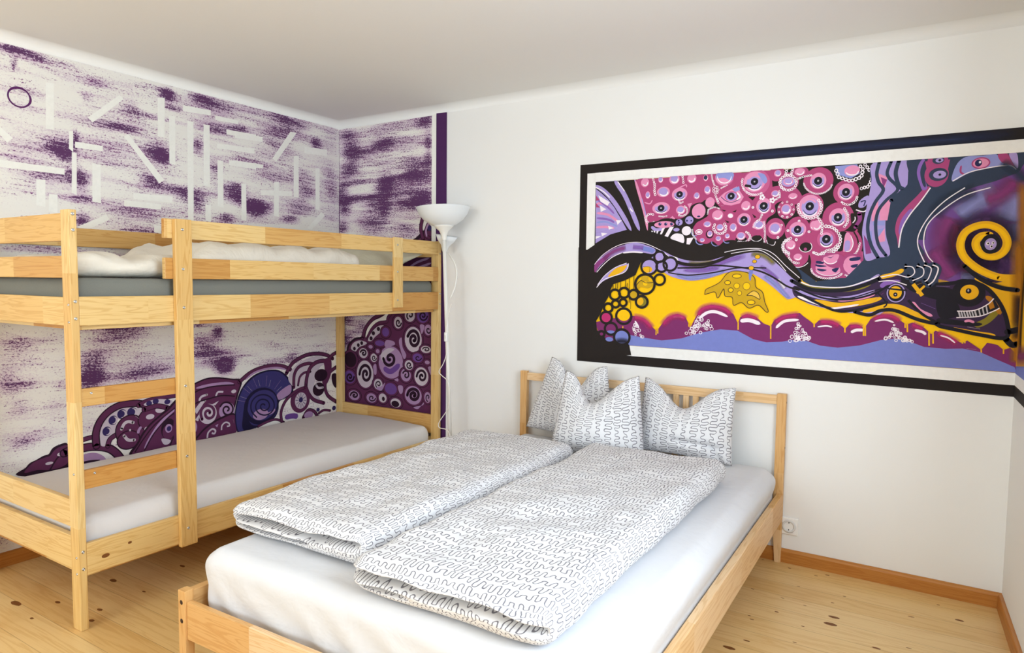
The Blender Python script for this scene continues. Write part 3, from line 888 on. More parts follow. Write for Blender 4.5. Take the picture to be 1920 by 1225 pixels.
('P', 'Kb', 0, 14155, 7645, 14355, 7585, 14345, 7510, 14180, 7550),
('L', 'Wp', 15, 14155, 7625, 14195, 7530, 14320, 7500, 14360, 7585),
('T', 'Pw', 20, 12495, 7775, 12455, 7765, 12410, 7775, 12375, 7795, 12360, 7830, 12360, 7865),
('T', 'Pw', 25, 12655, 7555, 12600, 7545, 12545, 7555, 12500, 7585, 12475, 7630, 12480, 7675),
('T', 'Pw', 20, 13040, 7510, 12985, 7500, 12935, 7510, 12890, 7540, 12865, 7580, 12870, 7625),
('T', 'Pw', 20, 13295, 7575, 13250, 7570, 13205, 7575, 13170, 7600, 13150, 7635, 13155, 7670),
('R', 'Wp', 10, 12375, 7915, 15, 15),
('R', 'Wp', 10, 12380, 7880, 15, 15),
('R', 'Wp', 10, 12385, 7840, 15, 15),
('R', 'Wp', 10, 12390, 7805, 15, 15),
('R', 'Wp', 10, 12400, 7770, 15, 15),
('R', 'Wp', 10, 12425, 7740, 15, 15),
('R', 'Wp', 10, 12445, 7715, 20, 15),
('R', 'Wp', 10, 12470, 7685, 15, 15),
('R', 'Wp', 5, 12745, 8290, 15, 15),
('R', 'Wp', 10, 12750, 8325, 15, 15),
('R', 'Wp', 10, 12755, 8360, 15, 15),
('R', 'Wp', 10, 12760, 8395, 15, 15),
('R', 'Wp', 10, 12790, 8410, 15, 15),
('R', 'Wp', 10, 12820, 8425, 15, 15),
('R', 'Wp', 10, 12855, 8435, 15, 15),
('R', 'Wp', 10, 12890, 8450, 15, 15),
('R', 'Wp', 10, 12925, 8445, 10, 15),
('R', 'Wp', 5, 12960, 8435, 10, 15),
('R', 'Wp', 10, 12995, 8420, 10, 15),
('R', 'Wp', 10, 13025, 8410, 15, 15),
('R', 'Wp', 20, 13820, 8400, 20, 20),
('R', 'Wp', 20, 14265, 8295, 20, 25),
('R', 'Wp', 20, 14860, 8040, 20, 20),
('R', 'Wp', 20, 14625, 7830, 20, 20),
('R', 'Wp', 20, 15080, 7790, 20, 20),
('R', 'Wp', 20, 14815, 7615, 20, 25),
('R', 'Wp', 15, 14480, 7960, 20, 20),
('R', 'Wp', 20, 14410, 7675, 20, 25),
('R', 'Wp', 10, 14730, 8310, 15, 20),
('R', 'Wp', 15, 14695, 8200, 20, 20),
('R', 'Wp', 15, 14600, 8140, 20, 20),
('R', 'Wp', 15, 14490, 8165, 20, 20),
('R', 'Wp', 15, 14415, 8265, 15, 20),
('R', 'Wp', 10, 14410, 8385, 20, 20),
('R', 'Wp', 10, 14480, 8475, 15, 20),
('R', 'Wp', 10, 14585, 8490, 20, 20),
('R', 'Wp', 10, 14685, 8425, 20, 20),
('O', 'Wp', 0, 14065, 8625, 30, 25),
('O', 'Wp', 0, 14040, 8585, 25, 25),
('O', 'Wp', 0, 13990, 8605, 30, 30),
('O', 'Wp', 0, 13990, 8655, 25, 25),
('O', 'Wp', 0, 14035, 8670, 30, 30),
('O', 'Mg', 0, 14025, 8630, 15, 15),
('O', 'Wp', 0, 14300, 8540, 25, 25),
('O', 'Wp', 0, 14270, 8500, 30, 25),
('O', 'Wp', 0, 14225, 8520, 25, 30),
('O', 'Wp', 0, 14220, 8570, 30, 25),
('O', 'Wp', 0, 14270, 8585, 25, 30),
('O', 'Mg', 0, 14255, 8545, 15, 15),
('O', 'Pk', 0, 14570, 8320, 115, 125),
('O', 'Lv', 0, 14560, 8330, 85, 90),
('T', 'Wp', 35, 14645, 8330, 14645, 8295, 14630, 8260, 14600, 8240, 14560, 8240, 14525, 8250, 14500, 8280),
('O', 'Pk', 0, 14340, 7885, 150, 145),
('O', 'Lv', 0, 14335, 7895, 105, 105),
('T', 'Wp', 40, 14440, 7900, 14440, 7855, 14415, 7815, 14380, 7790, 14335, 7785, 14290, 7805, 14255, 7840),
('O', 'Pk', 0, 14355, 9160, 80, 80),
('O', 'Lv', 0, 14355, 9170, 55, 60),
('T', 'Wp', 20, 14410, 9165, 14410, 9140, 14400, 9120, 14375, 9110, 14355, 9110, 14330, 9120, 14310, 9140),
('O', 'Lv', 0, 14595, 8945, 150, 105),
('O', 'Pk', 0, 14595, 8955, 110, 80),
('O', 'Lv', 0, 14590, 8965, 80, 60),
('T', 'Wp', 20, 14665, 8960, 14665, 8935, 14650, 8915, 14625, 8905, 14590, 8905, 14560, 8915, 14535, 8935),
('R', 'Wp', 15, 14770, 8920, 20, 30),
('R', 'Wp', 15, 14755, 8855, 25, 25),
('R', 'Wp', 15, 14725, 8805, 25, 25),
('R', 'Wp', 15, 14675, 8775, 25, 25),
('R', 'Wp', 20, 14620, 8760, 25, 25),
('R', 'Wp', 15, 14560, 8765, 25, 25),
('R', 'Wp', 20, 14500, 8790, 25, 25),
('R', 'Wp', 20, 14450, 8835, 25, 25),
('R', 'Wp', 15, 14420, 8890, 25, 25),
('R', 'Wp', 20, 14410, 8955, 25, 25),
('R', 'Wp', 20, 14425, 9015, 25, 25),
('R', 'Wp', 15, 14460, 9060, 25, 25),
('R', 'Wp', 20, 14515, 9090, 25, 25),
('R', 'Wp', 20, 14575, 9100, 20, 25),
('R', 'Wp', 20, 14635, 9090, 25, 25),
('R', 'Wp', 15, 14690, 9060, 25, 25),
('R', 'Wp', 15, 14735, 9015, 25, 30),
('R', 'Wp', 15, 14760, 8955, 25, 25),
('R', 'Wp', 15, 14550, 9235, 25, 20),
('R', 'Wp', 15, 14540, 9185, 25, 25),
('R', 'Wp', 15, 14530, 9130, 20, 25),
('R', 'Wp', 15, 14680, 9225, 20, 20),
('R', 'Wp', 15, 14665, 9175, 25, 25),
('R', 'Wp', 15, 14650, 9120, 25, 20),
('O', 'Pk', 0, 14835, 9160, 115, 85),
('O', 'Pk', 0, 14830, 9165, 80, 60),
('T', 'Wp', 25, 14910, 9165, 14910, 9135, 14895, 9115, 14865, 9100, 14830, 9100, 14795, 9115, 14770, 9135),
('O', 'Pk', 0, 14315, 8695, 90, 80),
('O', 'Lv', 0, 14310, 8700, 65, 60),
('T', 'Wp', 25, 14375, 8700, 14375, 8675, 14360, 8655, 14335, 8640, 14310, 8640, 14280, 8650, 14260, 8670),
('R', 'Wp', 10, 14400, 8745, 15, 20),
('R', 'Wp', 15, 14405, 8700, 20, 20),
('R', 'Wp', 15, 14415, 8655, 15, 20),
('R', 'Wp', 15, 14415, 8610, 15, 15),
('R', 'Wp', 10, 14375, 8590, 20, 20),
('R', 'Wp', 15, 14340, 8565, 20, 15),
('R', 'Wp', 10, 14305, 8545, 15, 20),
('O', 'Pk', 0, 14705, 8615, 100, 70),
('O', 'Pk', 0, 14700, 8620, 70, 50),
('T', 'Wp', 20, 14770, 8620, 14770, 8595, 14755, 8580, 14730, 8570, 14695, 8565, 14665, 8575, 14645, 8595),
('R', 'Wp', 10, 14800, 9005, 15, 20),
('R', 'Wp', 15, 14840, 9020, 15, 20),
('R', 'Wp', 10, 14875, 9030, 20, 15),
('R', 'Wp', 10, 14915, 9045, 20, 20),
('R', 'Wp', 10, 14955, 9050, 20, 15),
('R', 'Wp', 10, 15000, 9055, 15, 20),
('R', 'Wp', 10, 15040, 9060, 15, 20),
('R', 'Wp', 15, 15080, 9060, 15, 15),
('O', 'Pk', 0, 14835, 7850, 185, 175),
('O', 'Lv', 0, 14835, 7840, 140, 130),
('T', 'Nv', 15, 14945, 7800, 14915, 7755, 14865, 7730, 14810, 7730, 14760, 7760, 14725, 7805),
('T', 'Wp', 30, 14955, 7770, 14920, 7730, 14865, 7710, 14810, 7710, 14755, 7735, 14715, 7780),
('T', 'Pk', 45, 14725, 7890, 14750, 7930, 14795, 7955, 14845, 7955, 14895, 7935, 14930, 7900),
('O', 'Nk', 0, 14835, 7850, 80, 90),
('O', 'Gy', 0, 14835, 7850, 20, 20),
('O', 'Pk', 0, 15175, 7930, 80, 105),
('O', 'Pk', 0, 15170, 7940, 60, 80),
('T', 'Wp', 25, 15225, 7940, 15225, 7910, 15215, 7880, 15195, 7860, 15170, 7860, 15145, 7870, 15125, 7895),
('O', 'Pk', 0, 14700, 7495, 105, 100),
('O', 'Lv', 0, 14695, 7505, 75, 75),
('T', 'Wp', 30, 14770, 7505, 14770, 7475, 14755, 7445, 14730, 7430, 14695, 7425, 14665, 7440, 14640, 7460),
('R', 'Wp', 15, 14655, 7315, 25, 25),
('R', 'Wp', 20, 14605, 7345, 20, 25),
('R', 'Wp', 15, 14560, 7390, 25, 25),
('R', 'Wp', 15, 14535, 7445, 25, 25),
('R', 'Wp', 20, 14530, 7505, 25, 25),
('R', 'Wp', 15, 14550, 7560, 25, 25),
('R', 'Wp', 15, 14585, 7605, 25, 25),
('R', 'Wp', 15, 14635, 7635, 20, 25),
('R', 'Wp', 15, 14690, 7650, 25, 25),
('O', 'Pk', 0, 15230, 8930, 170, 180),
('O', 'Lv', 0, 15230, 8920, 130, 140),
('T', 'Nv', 15, 15330, 8875, 15305, 8830, 15260, 8805, 15205, 8810, 15160, 8840, 15125, 8890),
('T', 'Wp', 30, 15340, 8845, 15310, 8805, 15260, 8780, 15205, 8785, 15155, 8815, 15120, 8860),
('T', 'Pk', 45, 15125, 8975, 15150, 9015, 15190, 9035, 15240, 9040, 15285, 9020, 15315, 8980),
('O', 'Nk', 0, 15230, 8930, 85, 90),
('O', 'Gy', 0, 15230, 8930, 20, 25),
('R', 'Wp', 10, 15515, 8815, 15, 15),
('R', 'Wp', 10, 15505, 8780, 10, 15),
('R', 'Wp', 10, 15485, 8750, 15, 15),
('R', 'Wp', 10, 15465, 8725, 15, 15),
('R', 'Wp', 10, 15440, 8705, 15, 15),
('R', 'Wp', 10, 15415, 8685, 10, 15),
('R', 'Wp', 10, 15385, 8665, 15, 15),
('R', 'Wp', 10, 15355, 8655, 10, 15),
('R', 'Wp', 10, 15320, 8645, 15, 15),
('R', 'Wp', 10, 15290, 8640, 10, 15),
('R', 'Wp', 10, 15255, 8640, 15, 15),
('R', 'Wp', 10, 15220, 8640, 15, 15),
('R', 'Wp', 10, 15185, 8645, 15, 15),
('R', 'Wp', 10, 15150, 8655, 15, 15),
('R', 'Wp', 10, 15115, 8670, 15, 15),
('R', 'Wp', 10, 15085, 8685, 15, 15),
('R', 'Wp', 10, 15055, 8705, 15, 15),
('R', 'Wp', 10, 15025, 8730, 15, 15),
('R', 'Wp', 10, 15000, 8755, 15, 15),
('R', 'Wp', 10, 14975, 8785, 15, 15),
('R', 'Wp', 10, 14955, 8820, 15, 15),
('R', 'Wp', 10, 14940, 8855, 15, 15),
('R', 'Wp', 10, 14930, 8890, 10, 15),
('O', 'Pk', 0, 15810, 8645, 170, 185),
('O', 'Lv', 0, 15810, 8635, 130, 140),
('T', 'Nv', 20, 15910, 8590, 15885, 8545, 15840, 8520, 15785, 8520, 15740, 8550, 15710, 8600),
('T', 'Wp', 25, 15920, 8560, 15890, 8515, 15840, 8495, 15790, 8500, 15740, 8525, 15700, 8570),
('T', 'Pk', 50, 15710, 8690, 15735, 8730, 15770, 8755, 15820, 8755, 15865, 8735, 15895, 8695),
('O', 'Nk', 0, 15810, 8645, 80, 90),
('O', 'Gy', 0, 15810, 8645, 20, 25),
('R', 'Wp', 15, 16035, 8520, 20, 20),
('R', 'Wp', 15, 16025, 8475, 20, 20),
('R', 'Wp', 10, 16005, 8435, 20, 20),
('R', 'Wp', 15, 15975, 8405, 20, 20),
('R', 'Wp', 10, 15940, 8380, 20, 20),
('R', 'Wp', 15, 15900, 8365, 15, 15),
('R', 'Wp', 10, 15855, 8365, 20, 20),
('R', 'Wp', 10, 15810, 8375, 20, 20),
('R', 'Wp', 15, 15770, 8395, 20, 20),
('R', 'Wp', 15, 15735, 8425, 15, 15),
('O', 'Pk', 0, 15075, 8365, 245, 260),
('O', 'Lv', 0, 15080, 8350, 180, 200),
('T', 'Nv', 15, 15220, 8285, 15180, 8220, 15120, 8185, 15045, 8185, 14980, 8230, 14935, 8300),
('T', 'Wp', 30, 15235, 8245, 15190, 8185, 15120, 8150, 15045, 8155, 14975, 8190, 14925, 8255),
('T', 'Pk', 45, 14935, 8425, 14970, 8480, 15025, 8515, 15090, 8520, 15155, 8490, 15200, 8435),
('O', 'Nk', 0, 15075, 8365, 90, 95),
('O', 'Gy', 0, 15075, 8365, 25, 25),
('R', 'Wp', 15, 15260, 8495, 25, 25),
('R', 'Wp', 15, 15295, 8445, 20, 25),
('R', 'Wp', 20, 15315, 8385, 25, 25),
('R', 'Wp', 15, 15325, 8325, 20, 25),
('R', 'Wp', 15, 15315, 8265, 25, 25),
('R', 'Wp', 15, 15295, 8210, 25, 25),
('R', 'Wp', 15, 15260, 8165, 25, 25),
('R', 'Wp', 15, 15215, 8125, 25, 25),
('R', 'Wp', 15, 15165, 8105, 25, 25),
('R', 'Wp', 15, 15110, 8095, 20, 25),
('R', 'Wp', 15, 15050, 8095, 25, 25),
('R', 'Wp', 20, 14995, 8115, 20, 25),
('R', 'Wp', 20, 14940, 8145, 25, 25),
('R', 'Wp', 15, 14895, 8185, 25, 25),
('R', 'Wp', 20, 14860, 8240, 25, 25),
('R', 'Wp', 15, 14835, 8300, 25, 25),
('R', 'Wp', 15, 14825, 8360, 25, 25),
('R', 'Wp', 15, 14835, 8420, 20, 25),
('O', 'Pk', 0, 15670, 8095, 185, 200),
('O', 'Lv', 0, 15675, 8080, 140, 150),
('T', 'Nv', 15, 15780, 8035, 15755, 7985, 15705, 7955, 15650, 7960, 15600, 7990, 15565, 8045),
('T', 'Wp', 30, 15795, 8005, 15760, 7955, 15705, 7930, 15650, 7935, 15595, 7960, 15555, 8010),
('T', 'Pk', 50, 15565, 8140, 15590, 8180, 15635, 8210, 15685, 8210, 15730, 8190, 15765, 8150),
('O', 'Nk', 0, 15670, 8095, 85, 95),
('O', 'Gy', 0, 15670, 8095, 25, 25),
('R', 'Wp', 15, 15795, 8280, 20, 25),
('R', 'Wp', 15, 15825, 8235, 20, 20),
('R', 'Wp', 15, 15850, 8185, 20, 20),
('R', 'Wp', 15, 15870, 8135, 20, 20),
('R', 'Wp', 10, 15875, 8080, 20, 20),
('R', 'Wp', 15, 15875, 8025, 20, 20),
('R', 'Wp', 15, 15865, 7975, 20, 25),
('R', 'Wp', 15, 15840, 7925, 20, 20),
('R', 'Wp', 10, 15810, 7885, 25, 20),
('O', 'Pk', 0, 15240, 7925, 105, 120),
('O', 'Pk', 0, 15235, 7935, 75, 85),
('T', 'Wp', 30, 15310, 7935, 15310, 7900, 15295, 7870, 15265, 7850, 15235, 7845, 15200, 7860, 15180, 7885),
('O', 'Pd', 0, 15450, 7615, 195, 205),
('O', 'Lv', 0, 15455, 7605, 140, 155),
('T', 'Nv', 20, 15565, 7560, 15535, 7505, 15485, 7475, 15425, 7475, 15375, 7510, 15340, 7565),
('T', 'Wp', 30, 15580, 7525, 15540, 7475, 15485, 7450, 15425, 7450, 15370, 7480, 15330, 7530),
('T', 'Pk', 50, 15340, 7660, 15365, 7710, 15410, 7735, 15460, 7740, 15510, 7715, 15550, 7675),
('O', 'Nk', 0, 15450, 7615, 90, 95),
('O', 'Gy', 0, 15450, 7615, 25, 25),
('R', 'Wp', 20, 15430, 7905, 25, 30),
('R', 'Wp', 20, 15490, 7895, 30, 25),
('R', 'Wp', 20, 15555, 7875, 25, 30),
('R', 'Wp', 20, 15610, 7840, 25, 25),
('R', 'Wp', 20, 15655, 7795, 25, 25),
('R', 'Wp', 15, 15695, 7740, 25, 25),
('R', 'Wp', 20, 15725, 7680, 25, 25),
('R', 'Wp', 20, 15740, 7615, 25, 25),
('R', 'Wp', 15, 15740, 7550, 25, 30),
('R', 'Wp', 20, 15725, 7485, 25, 30),
('R', 'Wp', 20, 15700, 7425, 25, 25),
('R', 'Wp', 20, 15665, 7375, 25, 25),
('R', 'Wp', 20, 15615, 7335, 25, 25),
('R', 'Wp', 15, 15560, 7305, 25, 25),
('R', 'Wp', 15, 15500, 7290, 25, 25),
('R', 'Wp', 20, 15440, 7290, 25, 30),
('R', 'Wp', 20, 15375, 7300, 25, 25),
('R', 'Wp', 15, 15260, 8100, 20, 20),
('R', 'Wp', 15, 15290, 8055, 20, 25),
('R', 'Wp', 15, 15320, 8010, 25, 25),
('R', 'Wp', 15, 15355, 7960, 20, 20),
('R', 'Wp', 15, 15355, 7910, 25, 25),
('R', 'Wp', 15, 15355, 7855, 20, 25),
('R', 'Wp', 15, 15350, 7800, 20, 25),
('R', 'Wp', 15, 15345, 7745, 20, 25),
('P', 'Pw', 0, 15565, 9230, 16010, 9235, 16070, 9035, 15895, 8935, 15625, 9040),
('O', 'Pk', 0, 15915, 9105, 155, 115),
('T', 'Wp', 25, 16040, 9095, 16030, 9055, 15995, 9020, 15940, 9010, 15880, 9015, 15825, 9040, 15790, 9080),
('R', 'Wp', 20, 15595, 9130, 30, 35),
('R', 'Wp', 20, 15625, 9055, 30, 35),
('R', 'Wp', 20, 15655, 8980, 30, 30),
('R', 'Wp', 20, 15725, 8950, 30, 30),
('R', 'Wp', 20, 15795, 8920, 30, 30),
('R', 'Wp', 20, 15865, 8890, 30, 30),
('R', 'Wp', 20, 15930, 8890, 30, 30),
('R', 'Wp', 20, 15995, 8915, 30, 35),
('R', 'Wp', 20, 16060, 8935, 30, 30),
('R', 'Wp', 20, 16105, 8980, 30, 30),
('R', 'Wp', 20, 16120, 9055, 30, 30),
('R', 'Wp', 20, 16125, 9125, 25, 30),
('R', 'Wp', 20, 16075, 9185, 25, 30),
('R', 'Wp', 15, 16165, 9215, 25, 30),
('R', 'Wp', 20, 16210, 9155, 25, 30),
('R', 'Wp', 20, 16250, 9095, 25, 30),
('R', 'Wp', 15, 16295, 9035, 25, 25),
('R', 'Wp', 15, 16325, 8975, 25, 25),
('R', 'Wp', 20, 16305, 8910, 25, 25),
('R', 'Wp', 20, 16290, 8845, 25, 30),
('R', 'Wp', 20, 16270, 8780, 25, 30),
('R', 'Wp', 20, 16235, 8735, 25, 30),
('R', 'Wp', 20, 16175, 8720, 25, 30),
('R', 'Wp', 15, 16115, 8705, 25, 30),
('L', 'Wp', 25, 16315, 8655, 16325, 8425, 16205, 8205, 16025, 8245),
('S', 'Lv', 0, 16095, 8440, 16245, 8545, 16275, 8430, 16180, 8295, 16075, 8300),
('L', 'Nb', 25, 16110, 8410, 16200, 8435, 16175, 8320),
('O', 'Md', 0, 15505, 6955, 360, 240),
('O', 'Pk', 0, 15520, 6975, 270, 175),
('R', 'Wp', 10, 15845, 6920, 15, 20),
('R', 'Wp', 10, 15830, 6880, 15, 15),
('R', 'Wp', 10, 15810, 6845, 15, 15),
('R', 'Wp', 15, 15780, 6820, 15, 20),
('R', 'Wp', 10, 15750, 6795, 15, 20),
('R', 'Wp', 10, 15715, 6775, 15, 20),
('R', 'Wp', 10, 15680, 6760, 15, 20),
('R', 'Wp', 15, 15645, 6745, 15, 15),
('R', 'Wp', 10, 15605, 6740, 15, 20),
('R', 'Wp', 15, 15565, 6735, 20, 20),
('R', 'Wp', 10, 15530, 6730, 15, 15),
('R', 'Wp', 10, 15490, 6730, 15, 15),
('R', 'Wp', 10, 15450, 6735, 15, 20),
('R', 'Wp', 10, 15410, 6740, 15, 20),
('R', 'Wp', 10, 15370, 6750, 15, 20),
('R', 'Wp', 15, 15330, 6760, 20, 15),
('R', 'Wp', 10, 15295, 6780, 15, 20),
('R', 'Wp', 10, 15260, 6800, 15, 20),
('R', 'Wp', 10, 15225, 6825, 15, 15),
('R', 'Wp', 10, 15195, 6855, 20, 15),
('R', 'Wp', 15, 15175, 6895, 15, 20),
('R', 'Wp', 10, 15160, 6935, 15, 20),
('O', 'Md', 0, 16000, 7025, 255, 260),
('O', 'Pk', 0, 16000, 7035, 180, 200),
('R', 'Wp', 10, 16220, 6935, 15, 15),
('R', 'Wp', 15, 16205, 6895, 15, 15),
('R', 'Wp', 10, 16180, 6865, 20, 20),
('R', 'Wp', 10, 16155, 6835, 15, 20),
('R', 'Wp', 10, 16125, 6810, 15, 15),
('R', 'Wp', 10, 16095, 6790, 15, 15),
('R', 'Wp', 10, 16060, 6780, 15, 20),
('R', 'Wp', 15, 16020, 6775, 15, 20),
('R', 'Wp', 10, 15980, 6775, 20, 20),
('R', 'Wp', 10, 15945, 6780, 15, 20),
('R', 'Wp', 15, 15910, 6790, 15, 15),
('R', 'Wp', 10, 15875, 6810, 15, 15),
('S', 'Nb', 0, 15270, 7125, 15415, 7100, 15400, 7060, 15270, 7070),
('S', 'Nb', 0, 15255, 7045, 15485, 7010, 15360, 6985, 15270, 7005),
('S', 'Nb', 0, 15290, 6950, 15485, 6925, 15410, 6890, 15320, 6905),
('S', 'Nb', 0, 15595, 6935, 15735, 6980, 15680, 6870, 15625, 6885),
('S', 'Nb', 0, 15950, 7180, 16145, 7210, 16135, 7140, 15970, 7120),
('S', 'Nb', 0, 15975, 7020, 16110, 7055, 16085, 6985, 16000, 6975),
('S', 'Md', 0, 15350, 7295, 15695, 7290, 15825, 7180, 15790, 6995, 15565, 6980, 15415, 7105),
('S', 'Pk', 0, 15410, 7200, 15695, 7275, 15715, 7185, 15620, 7060, 15490, 7075),
('T', 'Wp', 20, 15695, 7130, 15650, 7085, 15580, 7060, 15510, 7065, 15450, 7100, 15405, 7155),
('S', 'Nb', 0, 15465, 7230, 15555, 7200, 15625, 7245, 15555, 7185),
('T', 'Wp', 15, 15770, 6885, 15685, 6825, 15570, 6795, 15440, 6800, 15325, 6845, 15250, 6915),
('T', 'Wp', 15, 16180, 7095, 16195, 7000, 16160, 6910, 16095, 6845, 16000, 6825, 15910, 6855),
('S', 'Pk', 0, 15835, 7705, 15915, 7735, 15995, 7550, 15975, 7365, 15860, 7335, 15805, 7355),
('S', 'Lv', 0, 15840, 7555, 15935, 7550, 15930, 7380, 15835, 7350),
('T', 'Wp', 20, 15945, 7690, 16000, 7505, 15945, 7350, 15850, 7330),
('O', 'Kb', 0, 15025, 7440, 125, 110),
('O', 'Md', 0, 15020, 7395, 35, 35),
('L', 'Wp', 15, 15120, 7540, 15150, 7485, 15155, 7430, 15130, 7375, 15080, 7340, 15020, 7330, 14960, 7345, 14910, 7385, 14885, 7440),
('O', 'Pk', 0, 14700, 7495, 105, 110),
('O', 'Pk', 0, 14695, 7500, 75, 75),
('T', 'Wp', 30, 14770, 7505, 14770, 7470, 14755, 7440, 14730, 7425, 14695, 7420, 14665, 7435, 14640, 7460),
('R', 'Wp', 15, 14665, 7290, 20, 25),
('R', 'Wp', 15, 14610, 7310, 25, 25),
('R', 'Wp', 15, 14565, 7340, 25, 20),
('R', 'Wp', 15, 14535, 7390, 20, 25),
('R', 'Wp', 15, 14520, 7445, 20, 25),
('R', 'Wp', 15, 14525, 7500, 25, 20),
('R', 'Wp', 15, 14555, 7550, 20, 25),
('R', 'Wp', 15, 14595, 7585, 20, 20),
('R', 'Wp', 15, 14645, 7605, 20, 25),
('R', 'Wp', 15, 14665, 7285, 20, 20),
('R', 'Wp', 10, 14665, 7235, 20, 20),
('R', 'Wp', 15, 14680, 7185, 20, 20),
('R', 'Wp', 15, 14710, 7145, 20, 20),
('R', 'Wp', 10, 14745, 7110, 20, 20),
('R', 'Wp', 15, 14790, 7090, 20, 20),
('R', 'Wp', 15, 14835, 7080, 20, 25),
('R', 'Wp', 10, 14885, 7080, 20, 20),
('O', 'Pk', 0, 14865, 7215, 95, 80),
('O', 'Pk', 0, 14860, 7220, 65, 60),
('T', 'Wp', 25, 14925, 7220, 14925, 7195, 14910, 7175, 14890, 7160, 14860, 7160, 14830, 7170, 14805, 7185),
('L', 'Wp', 15, 15090, 7090, 15035, 7035, 14960, 6995, 14870, 6980, 14785, 6995),
('T', 'Wp', 20, 15170, 7345, 15260, 7265, 15380, 7280),
('R', 'Wp', 15, 15200, 7315, 25, 25),
('R', 'Wp', 15, 15250, 7295, 25, 25),
('R', 'Wp', 15, 15300, 7275, 25, 25),
('R', 'Wp', 15, 15355, 7280, 20, 25),
('R', 'Wp', 15, 15405, 7285, 20, 20),
('R', 'Wp', 15, 15430, 7330, 25, 20),
('R', 'Wp', 15, 15470, 7360, 20, 20),
('R', 'Wp', 15, 15520, 7370, 20, 25),
('R', 'Wp', 15, 15570, 7380, 20, 20),
('R', 'Wp', 15, 15615, 7405, 20, 20),
('R', 'Wp', 15, 15650, 7440, 20, 25),
('R', 'Wp', 15, 15685, 7480, 20, 25),
('S', 'Sl', 0, 16315, 9235, 17055, 9240, 18955, 9240, 19010, 8135, 19033, 6785, 17635, 6775, 16265, 6765, 16265, 7120, 16215, 7410, 16175, 7750, 16280, 8260, 16315, 8655),
('P', 'Sl', 0, 16175, 7585, 17600, 7550, 17645, 6565, 16570, 6795, 16240, 6670, 15725, 6565, 16220, 7140),
('P', 'Sl', 0, 18630, 9235, 18985, 9235, 19010, 8745, 18645, 8875),
('S', 'Lv', 0, 16320, 9235, 16980, 9230, 16990, 8995, 16980, 8695, 16885, 8620, 16700, 8410, 16615, 8075, 16630, 7685, 16725, 7260, 16505, 7190, 16265, 7135, 16195, 7550, 16170, 7840, 16270, 8545, 16305, 8880),
('P', 'Pk', 0, 16425, 9010, 16615, 8915, 16565, 8680, 16485, 8755),
('P', 'Pk', 0, 16330, 8255, 16450, 8475, 16470, 8025, 16345, 7975),
('P', 'Pk', 0, 16480, 8280, 16700, 8465, 16645, 7990, 16495, 7995),
('P', 'Pk', 0, 16485, 7630, 16600, 7825, 16625, 7545, 16490, 7515),
('P', 'Pw', 0, 16250, 7750, 16350, 7775, 16390, 7435, 16290, 7405),
('P', 'Pw', 0, 16475, 7800, 16600, 7825, 16485, 7630),
('P', 'Pw', 0, 16370, 7975, 16595, 7995, 16600, 7880, 16375, 7890),
('P', 'Mv', 0, 16480, 8925, 16605, 8860, 16540, 8695),
('P', 'Mv', 0, 16200, 7695, 16310, 7520, 16370, 7290, 16260, 7265),
('L', 'Sl', 70, 16440, 9245, 16400, 9010, 16445, 8815, 16540, 8640, 16400, 8395, 16300, 8115, 16275, 7805, 16355, 7465, 16505, 7180),
('L', 'Sl', 65, 16665, 9240, 16600, 9025, 16645, 8885, 16815, 8650, 16600, 8415, 16460, 8195, 16425, 7885, 16490, 7490, 16650, 7235),
('L', 'Sl', 80, 16810, 9245, 16760, 8985, 16835, 8705, 16910, 8620, 16700, 8410),
('S', 'Sl', 0, 16955, 9245, 17205, 9245, 17170, 8985, 17245, 8705, 17130, 8550, 16890, 8565, 17025, 8830),
('S', 'Rs', 0, 17315, 8650, 17400, 8630, 17210, 8325, 17055, 8115, 16945, 7895, 16890, 7400, 16845, 7595, 16800, 7790, 16840, 8040, 16975, 8255, 17160, 8465),
('T', 'Vl', 70, 17095, 8220, 16940, 7980, 16890, 7675),
('L', 'Wp', 25, 17410, 8640, 17255, 8380, 17055, 8085, 16925, 7785, 16885, 7400),
('T', 'Vl', 110, 17265, 9250, 17205, 8980, 17280, 8705, 17320, 8595),
('T', 'Sl', 60, 17315, 9230, 17240, 8980, 17315, 8650),
('O', 'Rs', 0, 17515, 9185, 185, 160),
('O', 'Rs', 0, 17505, 8905, 215, 255),
('P', 'Rs', 0, 17290, 9190, 17730, 9195, 17695, 8945, 17325, 9025),
('O', 'Sl', 0, 17525, 9200, 105, 80),
('O', 'Lv', 0, 17545, 9195, 70, 45),
('O', 'Nk', 0, 17550, 9195, 25, 25),
('O', 'Sl', 0, 17540, 8905, 170, 135),
('O', 'Lv', 0, 17560, 8900, 115, 80),
('O', 'Nk', 0, 17565, 8900, 25, 25),
('S', 'Pw', 0, 17785, 8750, 17840, 9065, 18000, 9225, 18285, 9225, 18510, 9235, 18640, 9030, 18425, 8990, 18060, 8890),
('O', 'Pk', 0, 18260, 9080, 155, 115),
('R', 'Rs', 25, 18260, 9080, 145, 105),
('O', 'Nb', 0, 18220, 9085, 60, 70),
('O', 'Wp', 0, 18245, 9100, 20, 25),
('T', 'Rs', 35, 17930, 9060, 17925, 8930, 17995, 8870),
('S', 'Rs', 0, 18535, 9225, 18695, 9225, 18820, 9015, 18770, 8990, 18615, 9055),
('S', 'Lv', 0, 18715, 9220, 18840, 9225, 18875, 8960, 18830, 8965),
('T', 'Sl', 70, 18695, 9220, 18810, 8990),
('L', 'Wp', 20, 17795, 8750, 18060, 8905, 18385, 8975, 18640, 9000, 18770, 8980, 18845, 8910),
('S', 'Vi', 0, 17565, 7035, 17395, 7390, 17380, 7775, 17550, 8150, 17790, 8405, 18095, 8575, 18525, 8705, 18860, 8835, 19005, 8850, 19033, 6745, 17635, 6735),
